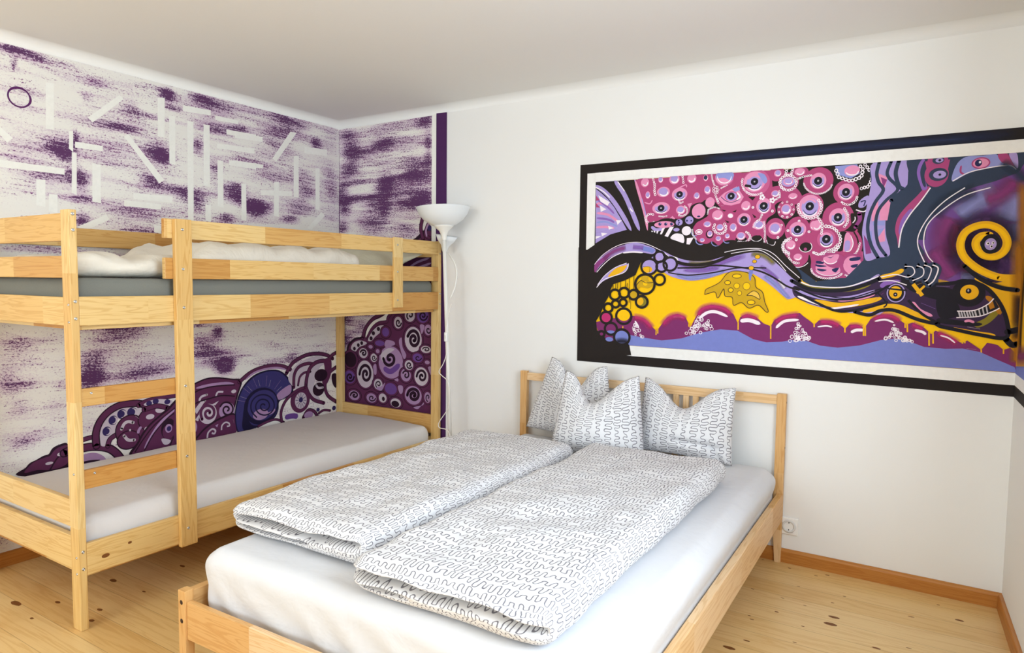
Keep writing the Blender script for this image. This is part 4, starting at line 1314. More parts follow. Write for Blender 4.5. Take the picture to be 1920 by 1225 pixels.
('P', 'Vi', 0, 17210, 7560, 19005, 7520, 19033, 6585, 17895, 6655, 17530, 6835, 17355, 7315),
('F', 'Pw', 435, 18875, 8500, 18850, 8140, 18780, 7885),
('F', 'Mv', 405, 17805, 8030, 17710, 7655, 17805, 7115),
('F', 'Pw', 315, 18580, 8520, 18200, 8275, 17920, 8025),
('F', 'Mv', 310, 18865, 8705, 18665, 8460, 18350, 8320),
('F', 'Pw', 210, 18905, 7885, 18965, 7495, 18920, 7160),
('F', 'Rs', 185, 18030, 7115, 18200, 6900, 18420, 6845),
('F', 'Sl', 240, 17485, 8040, 17745, 8355, 18230, 8540),
('F', 'Rs', 135, 17930, 7865, 17875, 7515, 17935, 7250),
('F', 'Mv', 355, 17480, 7375, 17755, 6955, 17890, 6775),
('F', 'Pw', 175, 18015, 6775, 18330, 6805, 18665, 6840),
('F', 'Sl', 155, 18595, 9085, 18860, 8860, 18995, 8645),
('L', 'Wp', 20, 18015, 8605, 17680, 8355, 17415, 8045, 17250, 7695, 17240, 7420, 17385, 7060),
('L', 'Wp', 20, 18445, 8580, 18015, 8445, 17620, 8145, 17385, 7855, 17340, 7500, 17425, 7225, 17525, 7090),
('F', 'Nk', 445, 19033, 6735, 18995, 6765, 18665, 6780, 18330, 6940, 18075, 7180, 17990, 7435, 18050, 7675, 18220, 7805, 18440, 7835, 18650, 7725, 18765, 7510, 18735, 7315, 18600, 7200, 18405, 7220, 18275, 7365, 18255, 7510, 18340, 7615, 18470, 7625),
('L', 'Yo', 145, 19033, 6735, 18995, 6765, 18665, 6780, 18330, 6940, 18075, 7180, 17990, 7435, 18050, 7675, 18220, 7805, 18440, 7835, 18650, 7725, 18765, 7510, 18735, 7315, 18600, 7200, 18405, 7220, 18275, 7365, 18255, 7510, 18340, 7615, 18470, 7625),
('L', 'Y', 70, 18670, 6765, 18340, 6920, 18080, 7165, 18000, 7420, 18060, 7655, 18230, 7790, 18450, 7820, 18660, 7705, 18775, 7495, 18740, 7300, 18610, 7185, 18410, 7205, 18285, 7345, 18265, 7495, 18350, 7595, 18480, 7605),
('O', 'Nk', 0, 18500, 7450, 165, 200),
('O', 'Lv', 0, 18500, 7445, 100, 120),
('O', 'Wp', 0, 18455, 7460, 30, 35),
('O', 'Nk', 0, 18460, 7460, 15, 20),
('O', 'Wp', 0, 18540, 7470, 25, 30),
('O', 'Nk', 0, 18545, 7470, 15, 15),
('O', 'Wp', 0, 18515, 7400, 25, 35),
('O', 'Nk', 0, 18520, 7400, 15, 20),
('S', 'Yo', 0, 18260, 6750, 18625, 6665, 19033, 6670, 19033, 5240, 18850, 5510, 18855, 5800, 18715, 6290),
('F', 'Or', 155, 18960, 8700, 19015, 7620, 19033, 6785),
('F', 'Or', 200, 18960, 7525, 19000, 6670, 19033, 5810),
('F', 'Nk', 75, 18460, 6690, 18750, 6565, 19005, 6525),
('L', 'Nk', 85, 18075, 7010, 18360, 6750, 18680, 6580, 18985, 6525),
('P', 'Pl', 0, 9765, 5495, 10305, 5625, 10860, 5710, 11150, 5660, 11445, 5400, 11520, 5335, 11615, 5475, 11785, 5700, 12055, 5805, 12260, 5735, 12370, 5540, 12435, 5545, 12530, 5745, 12655, 5960, 12910, 6065, 13230, 6010, 13455, 5845, 13565, 5625, 13615, 5785, 13765, 5855, 13980, 5800, 14165, 5650, 14325, 5595, 14400, 5740, 14570, 5855, 14955, 5930, 15030, 5860, 15185, 5750, 15275, 5670, 15370, 5780, 15640, 5780, 15850, 5665, 15915, 5605, 15995, 5705, 16165, 5710, 16300, 5640, 16415, 5850, 16605, 5960, 16825, 5955, 17020, 5810, 17100, 5755, 17210, 5805, 17425, 5705, 17560, 5575, 17635, 5650, 17845, 5575, 18075, 5430, 18125, 5425, 18200, 5475, 18445, 5295, 18540, 5450, 18710, 5415, 18815, 5320, 18925, 5370, 19033, 5240, 19033, 4875, 18470, 4885, 14880, 4890, 12680, 5065, 10730, 4945, 9975, 4975),
('F', 'Hr', 155, 10860, 5680, 11150, 5625, 11410, 5395),
('F', 'Hr', 150, 11650, 5475, 11855, 5700, 12090, 5760, 12295, 5670),
('F', 'Hr', 150, 12545, 5710, 12685, 5945, 12945, 6020, 13235, 5965, 13425, 5810),
('F', 'Hr', 145, 13645, 5755, 13795, 5825, 14040, 5740),
('F', 'Hr', 140, 14400, 5660, 14630, 5825, 14955, 5885),
('F', 'Hr', 130, 15370, 5740, 15610, 5745, 15820, 5665),
('F', 'Hr', 130, 15995, 5655, 16140, 5680, 16255, 5635),
('F', 'Hr', 125, 16445, 5820, 16635, 5920, 16830, 5915, 16995, 5810),
('F', 'Hr', 120, 17210, 5760, 17400, 5675),
('F', 'Hr', 120, 17660, 5610, 17845, 5530, 18050, 5405),
('T', 'Wp', 75, 12610, 5715, 12820, 5865, 13045, 5885, 13320, 5780),
('T', 'Wp', 95, 13615, 5685, 13830, 5715, 14090, 5635),
('T', 'Wp', 65, 14440, 5555, 14630, 5725, 14945, 5770),
('T', 'Wp', 30, 11955, 5725, 12195, 5725),
('T', 'Wp', 40, 10915, 5580, 10990, 5480, 11030, 5395),
('T', 'Wp', 35, 15340, 5625, 15525, 5655, 15650, 5635),
('T', 'Wp', 65, 16035, 5530, 16140, 5590, 16290, 5595),
('T', 'Wp', 40, 16490, 5800, 16695, 5845, 16865, 5785),
('T', 'Wp', 55, 17255, 5645, 17405, 5610, 17465, 5555),
('T', 'Wp', 30, 17720, 5555, 17870, 5510, 17995, 5410),
('T', 'Wp', 30, 18195, 5310, 18360, 5300),
('l', 'Yo', 30, 11505, 5400, 11505, 5240),
('l', 'Yo', 30, 11550, 5405, 11550, 5280),
('l', 'Yo', 25, 12355, 5575, 12360, 5490),
('l', 'Yo', 30, 12390, 5575, 12395, 5470),
('l', 'Yo', 30, 12425, 5575, 12425, 5525),
('l', 'Yo', 30, 13570, 5660, 13575, 5475),
('l', 'Yo', 30, 14325, 5630, 14335, 5295),
('l', 'Yo', 30, 10580, 5425, 10580, 5305),
('l', 'Yo', 30, 15270, 5705, 15275, 5615),
('l', 'Yo', 30, 15910, 5650, 15915, 5525),
('l', 'Yo', 30, 16280, 5685, 16290, 5470),
('l', 'Yo', 30, 16315, 5685, 16325, 5470),
('l', 'Yo', 30, 17075, 5785, 17080, 5685),
('l', 'Yo', 30, 17115, 5785, 17125, 5595),
('l', 'Yo', 30, 17520, 5620, 17535, 5325),
('l', 'Yo', 30, 17590, 5625, 17605, 5375),
('l', 'Yo', 30, 18120, 5450, 18120, 5405),
('l', 'Yo', 25, 18160, 5455, 18160, 5415),
('l', 'Yo', 25, 18445, 5325, 18455, 5160),
('l', 'Yo', 25, 18815, 5350, 18820, 5240),
('P', 'Bl', 0, 10650, 5220, 11090, 5160, 11660, 5105, 12175, 5185, 12670, 5360, 13155, 5465, 13565, 5450, 13935, 5265, 14240, 5205, 14590, 5240, 14820, 5300, 14865, 5280, 15110, 5295, 15420, 5200, 15780, 5175, 16215, 5250, 16630, 5395, 16900, 5440, 17120, 5415, 17445, 5295, 17830, 5280, 18130, 5305, 18430, 5250, 18700, 5125, 19015, 4985, 19033, 4920, 19033, 4880, 18950, 4880, 17090, 4890, 14880, 4890, 13075, 4910, 10730, 4920),
('F', 'Or', 170, 19033, 5695, 19033, 5350, 19033, 5060),
('R', 'Wp', 15, 10980, 5430, 30, 25),
('R', 'Wp', 15, 10965, 5475, 30, 25),
('R', 'Wp', 15, 10925, 5465, 40, 35),
('R', 'Wp', 10, 10905, 5300, 30, 25),
('R', 'Wp', 15, 10960, 5455, 30, 25),
('R', 'Wp', 15, 10925, 5480, 40, 40),
('R', 'Wp', 15, 11105, 5165, 25, 25),
('R', 'Wp', 15, 10985, 5320, 40, 35),
('R', 'Wp', 15, 11140, 5170, 35, 35),
('R', 'Wp', 15, 10940, 5270, 25, 25),
('R', 'Wp', 15, 11040, 5335, 40, 40),
('R', 'Wp', 15, 10900, 5365, 25, 30),
('R', 'Wp', 10, 10890, 5390, 40, 40),
('R', 'Wp', 15, 10895, 5345, 30, 30),
('R', 'Wp', 10, 10945, 5215, 25, 25),
('R', 'Wp', 15, 11080, 5215, 20, 25),
('R', 'Wp', 10, 12825, 5565, 35, 30),
('R', 'Wp', 15, 12660, 5360, 35, 35),
('R', 'Wp', 15, 12905, 5530, 35, 35),
('R', 'Wp', 10, 12780, 5475, 35, 30),
('R', 'Wp', 15, 12500, 5345, 35, 35),
('R', 'Wp', 15, 12505, 5515, 30, 30),
('R', 'Wp', 15, 12675, 5685, 45, 45),
('R', 'Wp', 15, 12505, 5370, 35, 35),
('R', 'Wp', 10, 12725, 5545, 25, 25),
('R', 'Wp', 10, 12555, 5590, 50, 50),
('R', 'Wp', 15, 12540, 5635, 25, 30),
('R', 'Wp', 10, 12400, 5380, 45, 45),
('R', 'Wp', 15, 12445, 5440, 40, 40),
('R', 'Wp', 15, 12815, 5465, 30, 35),
('R', 'Wp', 15, 12520, 5500, 35, 35),
('R', 'Wp', 15, 12845, 5555, 25, 25),
('R', 'Wp', 10, 12660, 5715, 45, 45),
('R', 'Wp', 10, 12605, 5495, 25, 30),
('R', 'Wp', 15, 12815, 5600, 30, 35),
('R', 'Wp', 10, 12610, 5745, 30, 30),
('R', 'Wp', 15, 12455, 5360, 25, 25),
('R', 'Wp', 10, 12550, 5435, 50, 50),
('R', 'Wp', 10, 12765, 5555, 45, 45),
('R', 'Wp', 10, 12430, 5455, 35, 35),
('R', 'Wp', 10, 12685, 5525, 30, 25),
('R', 'Wp', 10, 12570, 5475, 50, 50),
('R', 'Wp', 15, 12745, 5535, 25, 25),
('R', 'Wp', 15, 12620, 5575, 30, 35),
('R', 'Wp', 10, 12415, 5315, 30, 30),
('R', 'Wp', 10, 12935, 5465, 40, 40),
('R', 'Wp', 10, 12825, 5595, 50, 45),
('R', 'Wp', 15, 12580, 5530, 45, 45),
('R', 'Wp', 10, 12490, 5485, 30, 30),
('R', 'Wp', 15, 12605, 5690, 50, 45),
('R', 'Wp', 10, 14895, 5285, 35, 35),
('R', 'Wp', 10, 14870, 5475, 30, 30),
('R', 'Wp', 15, 14880, 5425, 25, 25),
('R', 'Wp', 15, 14920, 5660, 20, 20),
('R', 'Wp', 10, 14930, 5685, 30, 30),
('R', 'Wp', 10, 14965, 5315, 20, 20),
('R', 'Wp', 10, 14940, 5560, 20, 20),
('R', 'Wp', 15, 14930, 5370, 30, 30),
('R', 'Wp', 10, 14885, 5570, 25, 25),
('R', 'Wp', 10, 14975, 5325, 20, 20),
('R', 'Wp', 10, 14765, 5270, 35, 35),
('R', 'Wp', 10, 14895, 5565, 30, 30),
('R', 'Wp', 15, 14945, 5325, 30, 35),
('R', 'Wp', 15, 14805, 5370, 35, 40),
('R', 'Wp', 10, 14865, 5280, 20, 20),
('R', 'Wp', 10, 14955, 5450, 25, 30),
('R', 'Wp', 15, 15050, 5500, 20, 20),
('R', 'Wp', 10, 14950, 5345, 25, 25),
('R', 'Wp', 15, 15180, 5365, 30, 35),
('R', 'Wp', 15, 15095, 5455, 25, 25),
('R', 'Wp', 15, 15115, 5340, 20, 25),
('R', 'Wp', 10, 14915, 5485, 20, 20),
('R', 'Wp', 10, 15110, 5410, 35, 35),
('R', 'Wp', 10, 15015, 5315, 35, 35),
('R', 'Wp', 10, 14890, 5355, 35, 35),
('R', 'Wp', 10, 15025, 5510, 30, 35),
('R', 'Wp', 10, 14950, 5385, 20, 20),
('R', 'Wp', 15, 15160, 5320, 20, 20),
('R', 'Wp', 15, 14995, 5365, 25, 30),
('R', 'Wp', 10, 15030, 5560, 20, 20),
('R', 'Wp', 10, 15070, 5355, 25, 25),
('R', 'Wp', 10, 15065, 5380, 20, 20),
('R', 'Wp', 15, 14915, 5330, 25, 25),
('R', 'Wp', 15, 14945, 5615, 30, 25),
('R', 'Wp', 15, 15030, 5415, 20, 20),
('R', 'Wp', 10, 15095, 5460, 30, 35),
('R', 'Wp', 15, 14920, 5365, 30, 35),
('R', 'Wp', 15, 15065, 5315, 15, 20),
('R', 'Wp', 15, 15100, 5355, 30, 30),
('R', 'Wp', 15, 14975, 5630, 20, 20),
('R', 'Wp', 15, 14915, 5295, 35, 35),
('R', 'Wp', 15, 15070, 5315, 20, 25),
('R', 'Wp', 15, 16800, 5495, 20, 20),
('R', 'Wp', 15, 17165, 5420, 25, 25),
('R', 'Wp', 15, 16930, 5510, 15, 15),
('R', 'Wp', 10, 17220, 5395, 25, 30),
('R', 'Wp', 15, 16915, 5580, 25, 30),
('R', 'Wp', 10, 17065, 5470, 20, 25),
('R', 'Wp', 10, 16825, 5560, 25, 30),
('R', 'Wp', 10, 17195, 5410, 20, 25),
('R', 'Wp', 15, 16915, 5525, 20, 25),
('R', 'Wp', 15, 17100, 5430, 30, 30),
('R', 'Wp', 15, 16920, 5405, 25, 30),
('R', 'Wp', 15, 17075, 5400, 20, 20),
('R', 'Wp', 10, 17050, 5410, 30, 35),
('R', 'Wp', 10, 17080, 5480, 20, 25),
('R', 'Wp', 15, 17105, 5420, 20, 20),
('R', 'Wp', 10, 16945, 5635, 20, 25),
('R', 'Wp', 10, 16965, 5490, 20, 20),
('R', 'Wp', 10, 17005, 5565, 20, 20),
('R', 'Wp', 15, 16720, 5430, 30, 30),
('R', 'Wp', 10, 17010, 5550, 20, 20),
('R', 'Wp', 10, 16955, 5590, 20, 20),
('R', 'Wp', 15, 16905, 5645, 25, 30),
('R', 'Wp', 10, 16940, 5580, 20, 20),
('R', 'Wp', 10, 17175, 5420, 25, 30),
('R', 'Wp', 15, 16985, 5465, 30, 30),
('R', 'Wp', 10, 17025, 5460, 15, 20),
('R', 'Wp', 10, 16870, 5660, 20, 20),
('R', 'Wp', 10, 16880, 5645, 30, 35),
('R', 'Wp', 15, 16790, 5465, 25, 25),
('R', 'Wp', 10, 16955, 5515, 30, 35),
('R', 'Wp', 10, 16960, 5575, 20, 25),
('R', 'Wp', 10, 16925, 5525, 20, 25),
('R', 'Wp', 10, 16845, 5510, 25, 30),
('R', 'Wp', 15, 16815, 5540, 20, 15),
('R', 'Wp', 10, 17125, 5430, 20, 25),
('R', 'Wp', 10, 16870, 5565, 20, 20),
('R', 'Wp', 15, 16965, 5455, 15, 15),
('R', 'Wp', 10, 16725, 5450, 30, 35),
('R', 'Wp', 10, 16910, 5605, 25, 30),
('R', 'Wp', 15, 17125, 5405, 25, 25),
('R', 'Wp', 10, 16890, 5465, 15, 20),
('R', 'Wp', 15, 16850, 5650, 25, 30),
('R', 'Wp', 10, 16885, 5655, 20, 25),
('R', 'Wp', 15, 16910, 5600, 25, 25),
('R', 'Wp', 15, 17085, 5475, 30, 35),
('R', 'Wp', 10, 17060, 5410, 30, 30),
('R', 'Wp', 10, 12850, 5660, 30, 30),
('R', 'Wp', 10, 12615, 5535, 55, 50),
('R', 'Wp', 15, 12305, 5325, 35, 30),
('R', 'Wp', 15, 16870, 5735, 15, 15),
('R', 'Wp', 15, 15160, 5370, 25, 25),
('S', 'Lv', 0, 10810, 7665, 11240, 7625, 11595, 7485, 11910, 7315, 12285, 7210, 12780, 7190, 13250, 7345, 13710, 7435, 14015, 7415, 14345, 7290, 14610, 7045, 14805, 6860, 14875, 6655, 15250, 6545, 15870, 6550, 16295, 6685, 16570, 6795, 16660, 6015, 16100, 5965, 15600, 6030, 15140, 6145, 14890, 6290, 14670, 6255, 14340, 6520, 14035, 6735, 13730, 6875, 13265, 6855, 12795, 6710, 12370, 6650, 11960, 6720, 11685, 6850, 11395, 7120),
('F', 'Vl', 105, 11815, 7180, 12290, 7015, 12785, 6985, 13260, 7140, 13715, 7265),
('F', 'Pw', 95, 11960, 6820, 12365, 6720, 12825, 6775, 13265, 6920),
('F', 'Vl', 70, 12160, 6915, 12625, 6885, 13105, 6965),
('F', 'Vl', 80, 14025, 7015, 14330, 6800, 14635, 6465),
('F', 'Pw', 80, 14125, 6795, 14425, 6555, 14730, 6225),
('F', 'Wp', 60, 14450, 6705, 14605, 6495),
('F', 'Pk', 70, 11395, 7250, 11610, 7050, 11820, 6915),
('P', 'Wp', 0, 11875, 7380, 11960, 7345, 12050, 7150, 11930, 7180),
('P', 'Wp', 0, 12565, 7275, 12695, 7280, 12635, 7160),
('P', 'Wp', 0, 12935, 7300, 13095, 7380, 13205, 7270, 13065, 7220),
('P', 'Wp', 0, 13375, 7410, 13560, 7435, 13470, 7345),
('P', 'Mv', 0, 12115, 7260, 12485, 7210, 12455, 7130, 12185, 7180),
('P', 'Mv', 0, 12745, 7210, 12905, 7270, 12970, 7175, 12780, 7145),
('P', 'Mv', 0, 13220, 7365, 13375, 7360, 13345, 7300, 13190, 7270),
('F', 'Ol', 130, 12290, 7080, 12620, 7065, 12940, 7125),
('F', 'Ol', 110, 13805, 7295, 14110, 7260, 14380, 7045),
('S', 'Db', 0, 16460, 6760, 16845, 6825, 17165, 6800, 17380, 6695, 17640, 6625, 17895, 6625, 18115, 6705, 18390, 6630, 18640, 6420, 18795, 6090, 18865, 5685, 18800, 5555, 18315, 5615, 17680, 5735, 17575, 5820, 17285, 5930, 16875, 6085, 16600, 6110, 16475, 6390),
('S', 'Db', 0, 14815, 6555, 15285, 6430, 15875, 6455, 16355, 6605, 16630, 6705, 16760, 6270, 16490, 6105, 16095, 5995, 15600, 6045, 15140, 6160, 14825, 6320),
('T', 'Yo', 115, 15230, 6230, 15740, 6130, 16175, 6190, 16620, 6315),
('T', 'Lv', 80, 14820, 6470, 15440, 6285, 16025, 6315, 16500, 6485),
('T', 'Wp', 55, 14885, 6320, 15200, 6195, 15445, 6120),
('T', 'Pk', 50, 15740, 6225, 16255, 6305, 16505, 6420),
('T', 'Ol', 110, 14815, 6620, 15370, 6480, 16020, 6505, 16410, 6640),
('T', 'Yo', 90, 16545, 6760, 16815, 6830, 17000, 6935),
('T', 'Wp', 40, 15540, 6045, 15830, 6085, 16175, 6160),
('T', 'Yo', 125, 16240, 6000, 16600, 6110, 16930, 6120, 17255, 5975, 17575, 5835),
('T', 'Pk', 70, 17190, 6250, 17330, 6070, 17570, 5955),
('T', 'Vl', 80, 17350, 6225, 17615, 6110),
('T', 'Vl', 90, 17540, 6560, 17850, 6535),
('T', 'Lv', 50, 17540, 6590, 17845, 6580),
('T', 'Vl', 95, 16580, 6545, 16685, 6640, 16955, 6675),
('T', 'Mv', 85, 16480, 6260, 16640, 6425),
('T', 'Ol', 120, 18305, 5775, 18520, 5905, 18700, 6145),
('T', 'Or', 90, 18470, 6400, 18645, 6230, 18730, 6030),
('T', 'Yo', 70, 17835, 5725, 18315, 5645, 18675, 5605),
('L', 'Nk', 55, 14820, 6435, 15290, 6185, 15745, 6000, 16180, 6050, 16595, 6185, 16730, 6235),
('L', 'Nk', 40, 14815, 6535, 15440, 6285, 16025, 6275, 16505, 6420),
('L', 'Nk', 25, 15435, 6350, 15970, 6295, 16580, 6515),
('L', 'Nk', 75, 16095, 5995, 16385, 5935, 16600, 6040, 16875, 6050, 17285, 5880, 17630, 5800, 17680, 5825),
('L', 'Nk', 75, 17490, 6615, 17895, 6655, 18115, 6705, 18440, 6590, 18690, 6290, 18840, 5915, 18845, 5570, 18435, 5600, 17965, 5695, 17705, 5750, 17640, 5825),
('L', 'Nk', 45, 16475, 6390, 16690, 6550, 17010, 6675),
('L', 'Nk', 55, 17110, 6280, 17360, 6010, 17625, 5835),
('L', 'Nk', 30, 16530, 6420, 16705, 6205, 16655, 6110),
('L', 'Nk', 115, 18865, 5685, 19033, 5740),
('L', 'Nk', 115, 18845, 5540, 18945, 5430, 19033, 5450),
('F', 'Nk', 170, 19030, 6440, 19033, 6040, 19033, 5525),
('S', 'Nk', 0, 16955, 6775, 17250, 6710, 17540, 6595, 17900, 6520, 18010, 6300, 17810, 6265, 17555, 6320, 17315, 6405, 17070, 6540),
('O', 'Nk', 0, 16875, 6425, 190, 220),
('R', 'Lv', 25, 16875, 6425, 165, 190),
('O', 'Yo', 0, 16865, 6440, 120, 135),
('l', 'Nk', 35, 16720, 6520, 17075, 6485),
('O', 'Nk', 0, 16865, 6395, 40, 45),
('O', 'Gy', 0, 16865, 6395, 15, 15),
('l', 'Yo', 75, 17185, 6625, 17365, 6380),
('l', 'Yo', 45, 17400, 6590, 17260, 6430),
('T', 'Yo', 40, 17255, 6610, 17355, 6650),
('O', 'Nk', 0, 18175, 6455, 290, 285),
('O', 'Yo', 0, 18190, 6470, 160, 155),
('O', 'Nk', 0, 18175, 6495, 50, 55),
('O', 'Gy', 0, 18170, 6505, 15, 25),
('S', 'Nk', 0, 17620, 6290, 17805, 6355, 17990, 6240, 18045, 6065, 17950, 5940, 17700, 5930),
('S', 'Nk', 0, 17675, 5915, 18055, 5885, 18425, 5840, 18305, 5775, 17730, 5810),
('P', 'Nk', 0, 17990, 6090, 18290, 6105, 18505, 6230, 18605, 6360, 18710, 6160, 18605, 6090, 18370, 5980, 17990, 5940),
('l', 'Gy', 30, 18020, 6080, 18055, 5960),
('l', 'Gy', 25, 18065, 6080, 18100, 5960),
('l', 'Gy', 25, 18110, 6080, 18145, 5965),
('l', 'Gy', 30, 18160, 6080, 18195, 5965),
('l', 'Gy', 25, 18205, 6085, 18240, 5965),
('l', 'Gy', 25, 18250, 6085, 18285, 5970),
('l', 'Gy', 30, 18300, 6090, 18335, 5970),
('l', 'Gy', 25, 18365, 6130, 18400, 5985),
('l', 'Gy', 25, 18425, 6165, 18460, 6010),
('l', 'Gy', 25, 18485, 6200, 18520, 6040),
('P', 'Or', 0, 18515, 6240, 18585, 6315, 18630, 6170, 18555, 6125),
('L', 'Wp', 20, 17995, 6075, 18290, 6100, 18505, 6225, 18605, 6350),
('L', 'Wp', 20, 17990, 5940, 18370, 5980, 18605, 6090, 18710, 6160),
('T', 'Pk', 50, 18130, 5865, 18215, 5885, 18305, 5850),
('T', 'Wp', 45, 18185, 5755, 18405, 5725),
('L', 'Sl', 120, 17010, 7000, 17155, 6985, 17200, 6860, 17085, 6770),
('L', 'Sl', 120, 17235, 7015, 17355, 6955, 17350, 6800, 17170, 6695),
('L', 'Sl', 120, 17365, 7030, 17500, 6955, 17455, 6740, 17395, 6680),
('L', 'Sl', 120, 17520, 7030, 17625, 6955, 17560, 6710, 17460, 6605),
('L', 'Wp', 20, 17010, 7000, 17155, 6985, 17200, 6860, 17085, 6770, 16845, 6825, 16545, 6760),
('L', 'Wp', 20, 17235, 7015, 17355, 6955, 17350, 6800, 17170, 6695),
('L', 'Wp', 20, 17365, 7030, 17500, 6955, 17455, 6740, 17395, 6680),
('L', 'Wp', 25, 17520, 7030, 17625, 6955, 17560, 6710, 17460, 6605),
('L', 'Wp', 25, 14810, 6745, 15000, 6620, 15280, 6545, 15870, 6540, 16295, 6685, 16530, 6780),
('L', 'Wp', 20, 16535, 6670, 16795, 6690, 17070, 6600),
('S', 'Kb', 0, 9231, 7520, 9490, 7455, 9835, 7670, 10250, 7865, 10765, 7910, 11235, 7830, 11800, 7670, 12140, 7555, 12610, 7460, 12995, 7495, 13400, 7580, 13855, 7600, 14155, 7550, 14455, 7380, 14725, 7105, 14935, 6830, 14925, 6710, 14615, 6965, 14345, 7210, 14015, 7345, 13715, 7365, 13255, 7265, 12780, 7145, 12285, 7155, 11915, 7265, 11600, 7415, 11245, 7540, 10810, 7595, 10260, 7505, 9770, 7160),
('L', 'Kb', 80, 10810, 7615, 11315, 7520, 11670, 7300, 12055, 7100, 12490, 7040, 12940, 7105, 13410, 7290, 13865, 7380, 14165, 7320, 14465, 7075, 14765, 6785, 14930, 6665),
('L', 'Kb', 40, 12025, 6965, 12625, 6975, 12945, 7030, 13575, 6980, 14030, 6890, 14360, 6735, 14660, 6540, 14935, 6455),
('L', 'Kb', 30, 11785, 6850, 12300, 6785, 12950, 6855, 13515, 6965, 14180, 6965),
('L', 'Nk', 85, 14750, 6670, 15190, 6475, 15815, 6470, 16245, 6590, 16545, 6735),
('L', 'Wp', 15, 13190, 7345, 13560, 7415, 14015, 7420, 14315, 7305, 14615, 7010, 14925, 6735),
('L', 'Wp', 15, 13345, 7315, 13865, 7390, 14105, 7350, 14405, 7135, 14620, 6890),
('P', 'Kb', 0, 9231, 7520, 9490, 7455, 9950, 7735, 10805, 7885, 11385, 7585, 11495, 7370, 11325, 7220, 11040, 7100, 10905, 6780, 10615, 6640, 10280, 6530, 10210, 6390, 10140, 6180, 10035, 6000, 9935, 5750, 9805, 5535, 9830, 5285, 10165, 5020, 10655, 5030, 10775, 4935, 10840, 4670, 9250, 4435),
('S', 'Lv', 0, 9725, 7055, 9845, 7195, 10145, 7420, 10520, 7560, 10885, 7625, 11245, 7530, 11430, 7435, 11355, 7325, 10960, 7385, 10525, 7370, 10150, 7230, 9890, 7020, 9740, 6845),
('S', 'Mv', 0, 9725, 7055, 9885, 7195, 10150, 7365, 10115, 7230, 9870, 7020, 9740, 6845),
('F', 'Mv', 125, 9960, 7195, 10300, 7415, 10630, 7500),
('T', 'Bl', 120, 11030, 7485, 11320, 7420, 11390, 7370),
('F', 'Vl', 100, 10815, 7510, 11105, 7485),
('L', 'Wp', 15, 9720, 7060, 9960, 7315, 10335, 7535, 10700, 7625, 11100, 7610, 11530, 7435, 11810, 7250),
('L', 'Wp', 20, 9790, 6850, 9965, 7035, 10225, 7245, 10505, 7365),
('T', 'Wp', 40, 10525, 7360, 10815, 7385, 11105, 7360),
('S', 'Lv', 0, 9810, 6475, 10010, 6740, 10310, 6965, 10640, 7080, 10685, 7000, 10555, 6845, 10240, 6725, 9995, 6615),
('S', 'Yo', 0, 10125, 6740, 10345, 6955, 10635, 7040, 10650, 7000, 10530, 6865, 10295, 6760),
('L', 'Wp', 20, 9795, 6440, 10010, 6650, 10315, 6760, 10575, 6845, 10680, 6965, 10700, 7085),
('L', 'Wp', 15, 9825, 6510, 10020, 6755, 10325, 6975, 10650, 7095),
('O', 'Lv', 0, 11275, 7000, 200, 190),
('O', 'Yo', 0, 11225, 6925, 135, 85),
('l', 'Nk', 10, 11100, 7000, 11295, 6990, 11280, 6850),
('O', 'Lv', 0, 11545, 7250, 95, 125),
('O', 'Lv', 0, 11610, 7000, 120, 115),
('O', 'Lv', 0, 11835, 7065, 155, 150),
('O', 'Ol', 0, 11095, 6085, 145, 140),
('O', 'Yo', 0, 11050, 6100, 95, 105),
('O', 'Oc', 0, 10865, 6265, 105, 105),
('S', 'Oc', 0, 10950, 6505, 11055, 6645, 11120, 6780, 11230, 6800, 11270, 6645, 11410, 6580, 11275, 6445, 11055, 6475, 10985, 6405),
('O', 'Y', 0, 11180, 6560, 60, 55),
('L', 'Nk', 15, 10930, 6505, 11055, 6635, 11200, 6580, 11395, 6595),
('O', 'Hr', 0, 10095, 5635, 150, 140),
('O', 'Y', 0, 10600, 5725, 180, 160),
('O', 'Pl', 0, 10240, 5340, 160, 145),
('O', 'Bl', 0, 10245, 5245, 125, 50),
('O', 'Bl', 0, 10560, 5130, 190, 170),
('F', 'Kb', 140, 10395, 5000, 10580, 5025, 10730, 5000),
('O', 'Pl', 0, 9970, 5185, 75, 70),
('O', 'Bl', 0, 10200, 5055, 110, 60),
('R', 'Kb', 60, 11275, 7000, 215, 200),
('R', 'Kb', 60, 11545, 7250, 140, 135),
('R', 'Kb', 60, 11610, 7000, 140, 135),
('R', 'Kb', 60, 11835, 7065, 175, 170),
('R', 'Kb', 65, 11170, 6545, 265, 255),
('R', 'Kb', 60, 11565, 6665, 140, 135),
('R', 'Kb', 65, 10335, 6255, 145, 135),
('R', 'Kb', 65, 10595, 6310, 140, 130),
('R', 'Kb', 65, 10865, 6265, 130, 125),
('R', 'Kb', 65, 11095, 6085, 160, 150),
('R', 'Kb', 65, 10360, 6010, 105, 95),
('R', 'Kb', 65, 10575, 6050, 100, 95),
('R', 'Kb', 70, 10150, 5900, 125, 115),
('R', 'Kb', 65, 10095, 5635, 165, 155),
('R', 'Kb', 65, 10600, 5690, 215, 205),
('R', 'Kb', 65, 10240, 5340, 175, 160),
('R', 'Kb', 65, 10560, 5130, 220, 210),
('R', 'Kb', 70, 9970, 5185, 85, 75),
('l', 'Kb', 15, 10280, 6515, 10275, 6360),
('l', 'Kb', 15, 10355, 6550, 10350, 6395),
('l', 'Kb', 15, 10410, 6570, 10405, 6420),
('l', 'Kb', 15, 10495, 6605, 10490, 6430),
('l', 'Kb', 15, 10635, 6655, 10625, 6435),
('l', 'Kb', 15, 10705, 6435, 10700, 6225),
('l', 'Kb', 15, 10740, 6710, 10745, 6055),
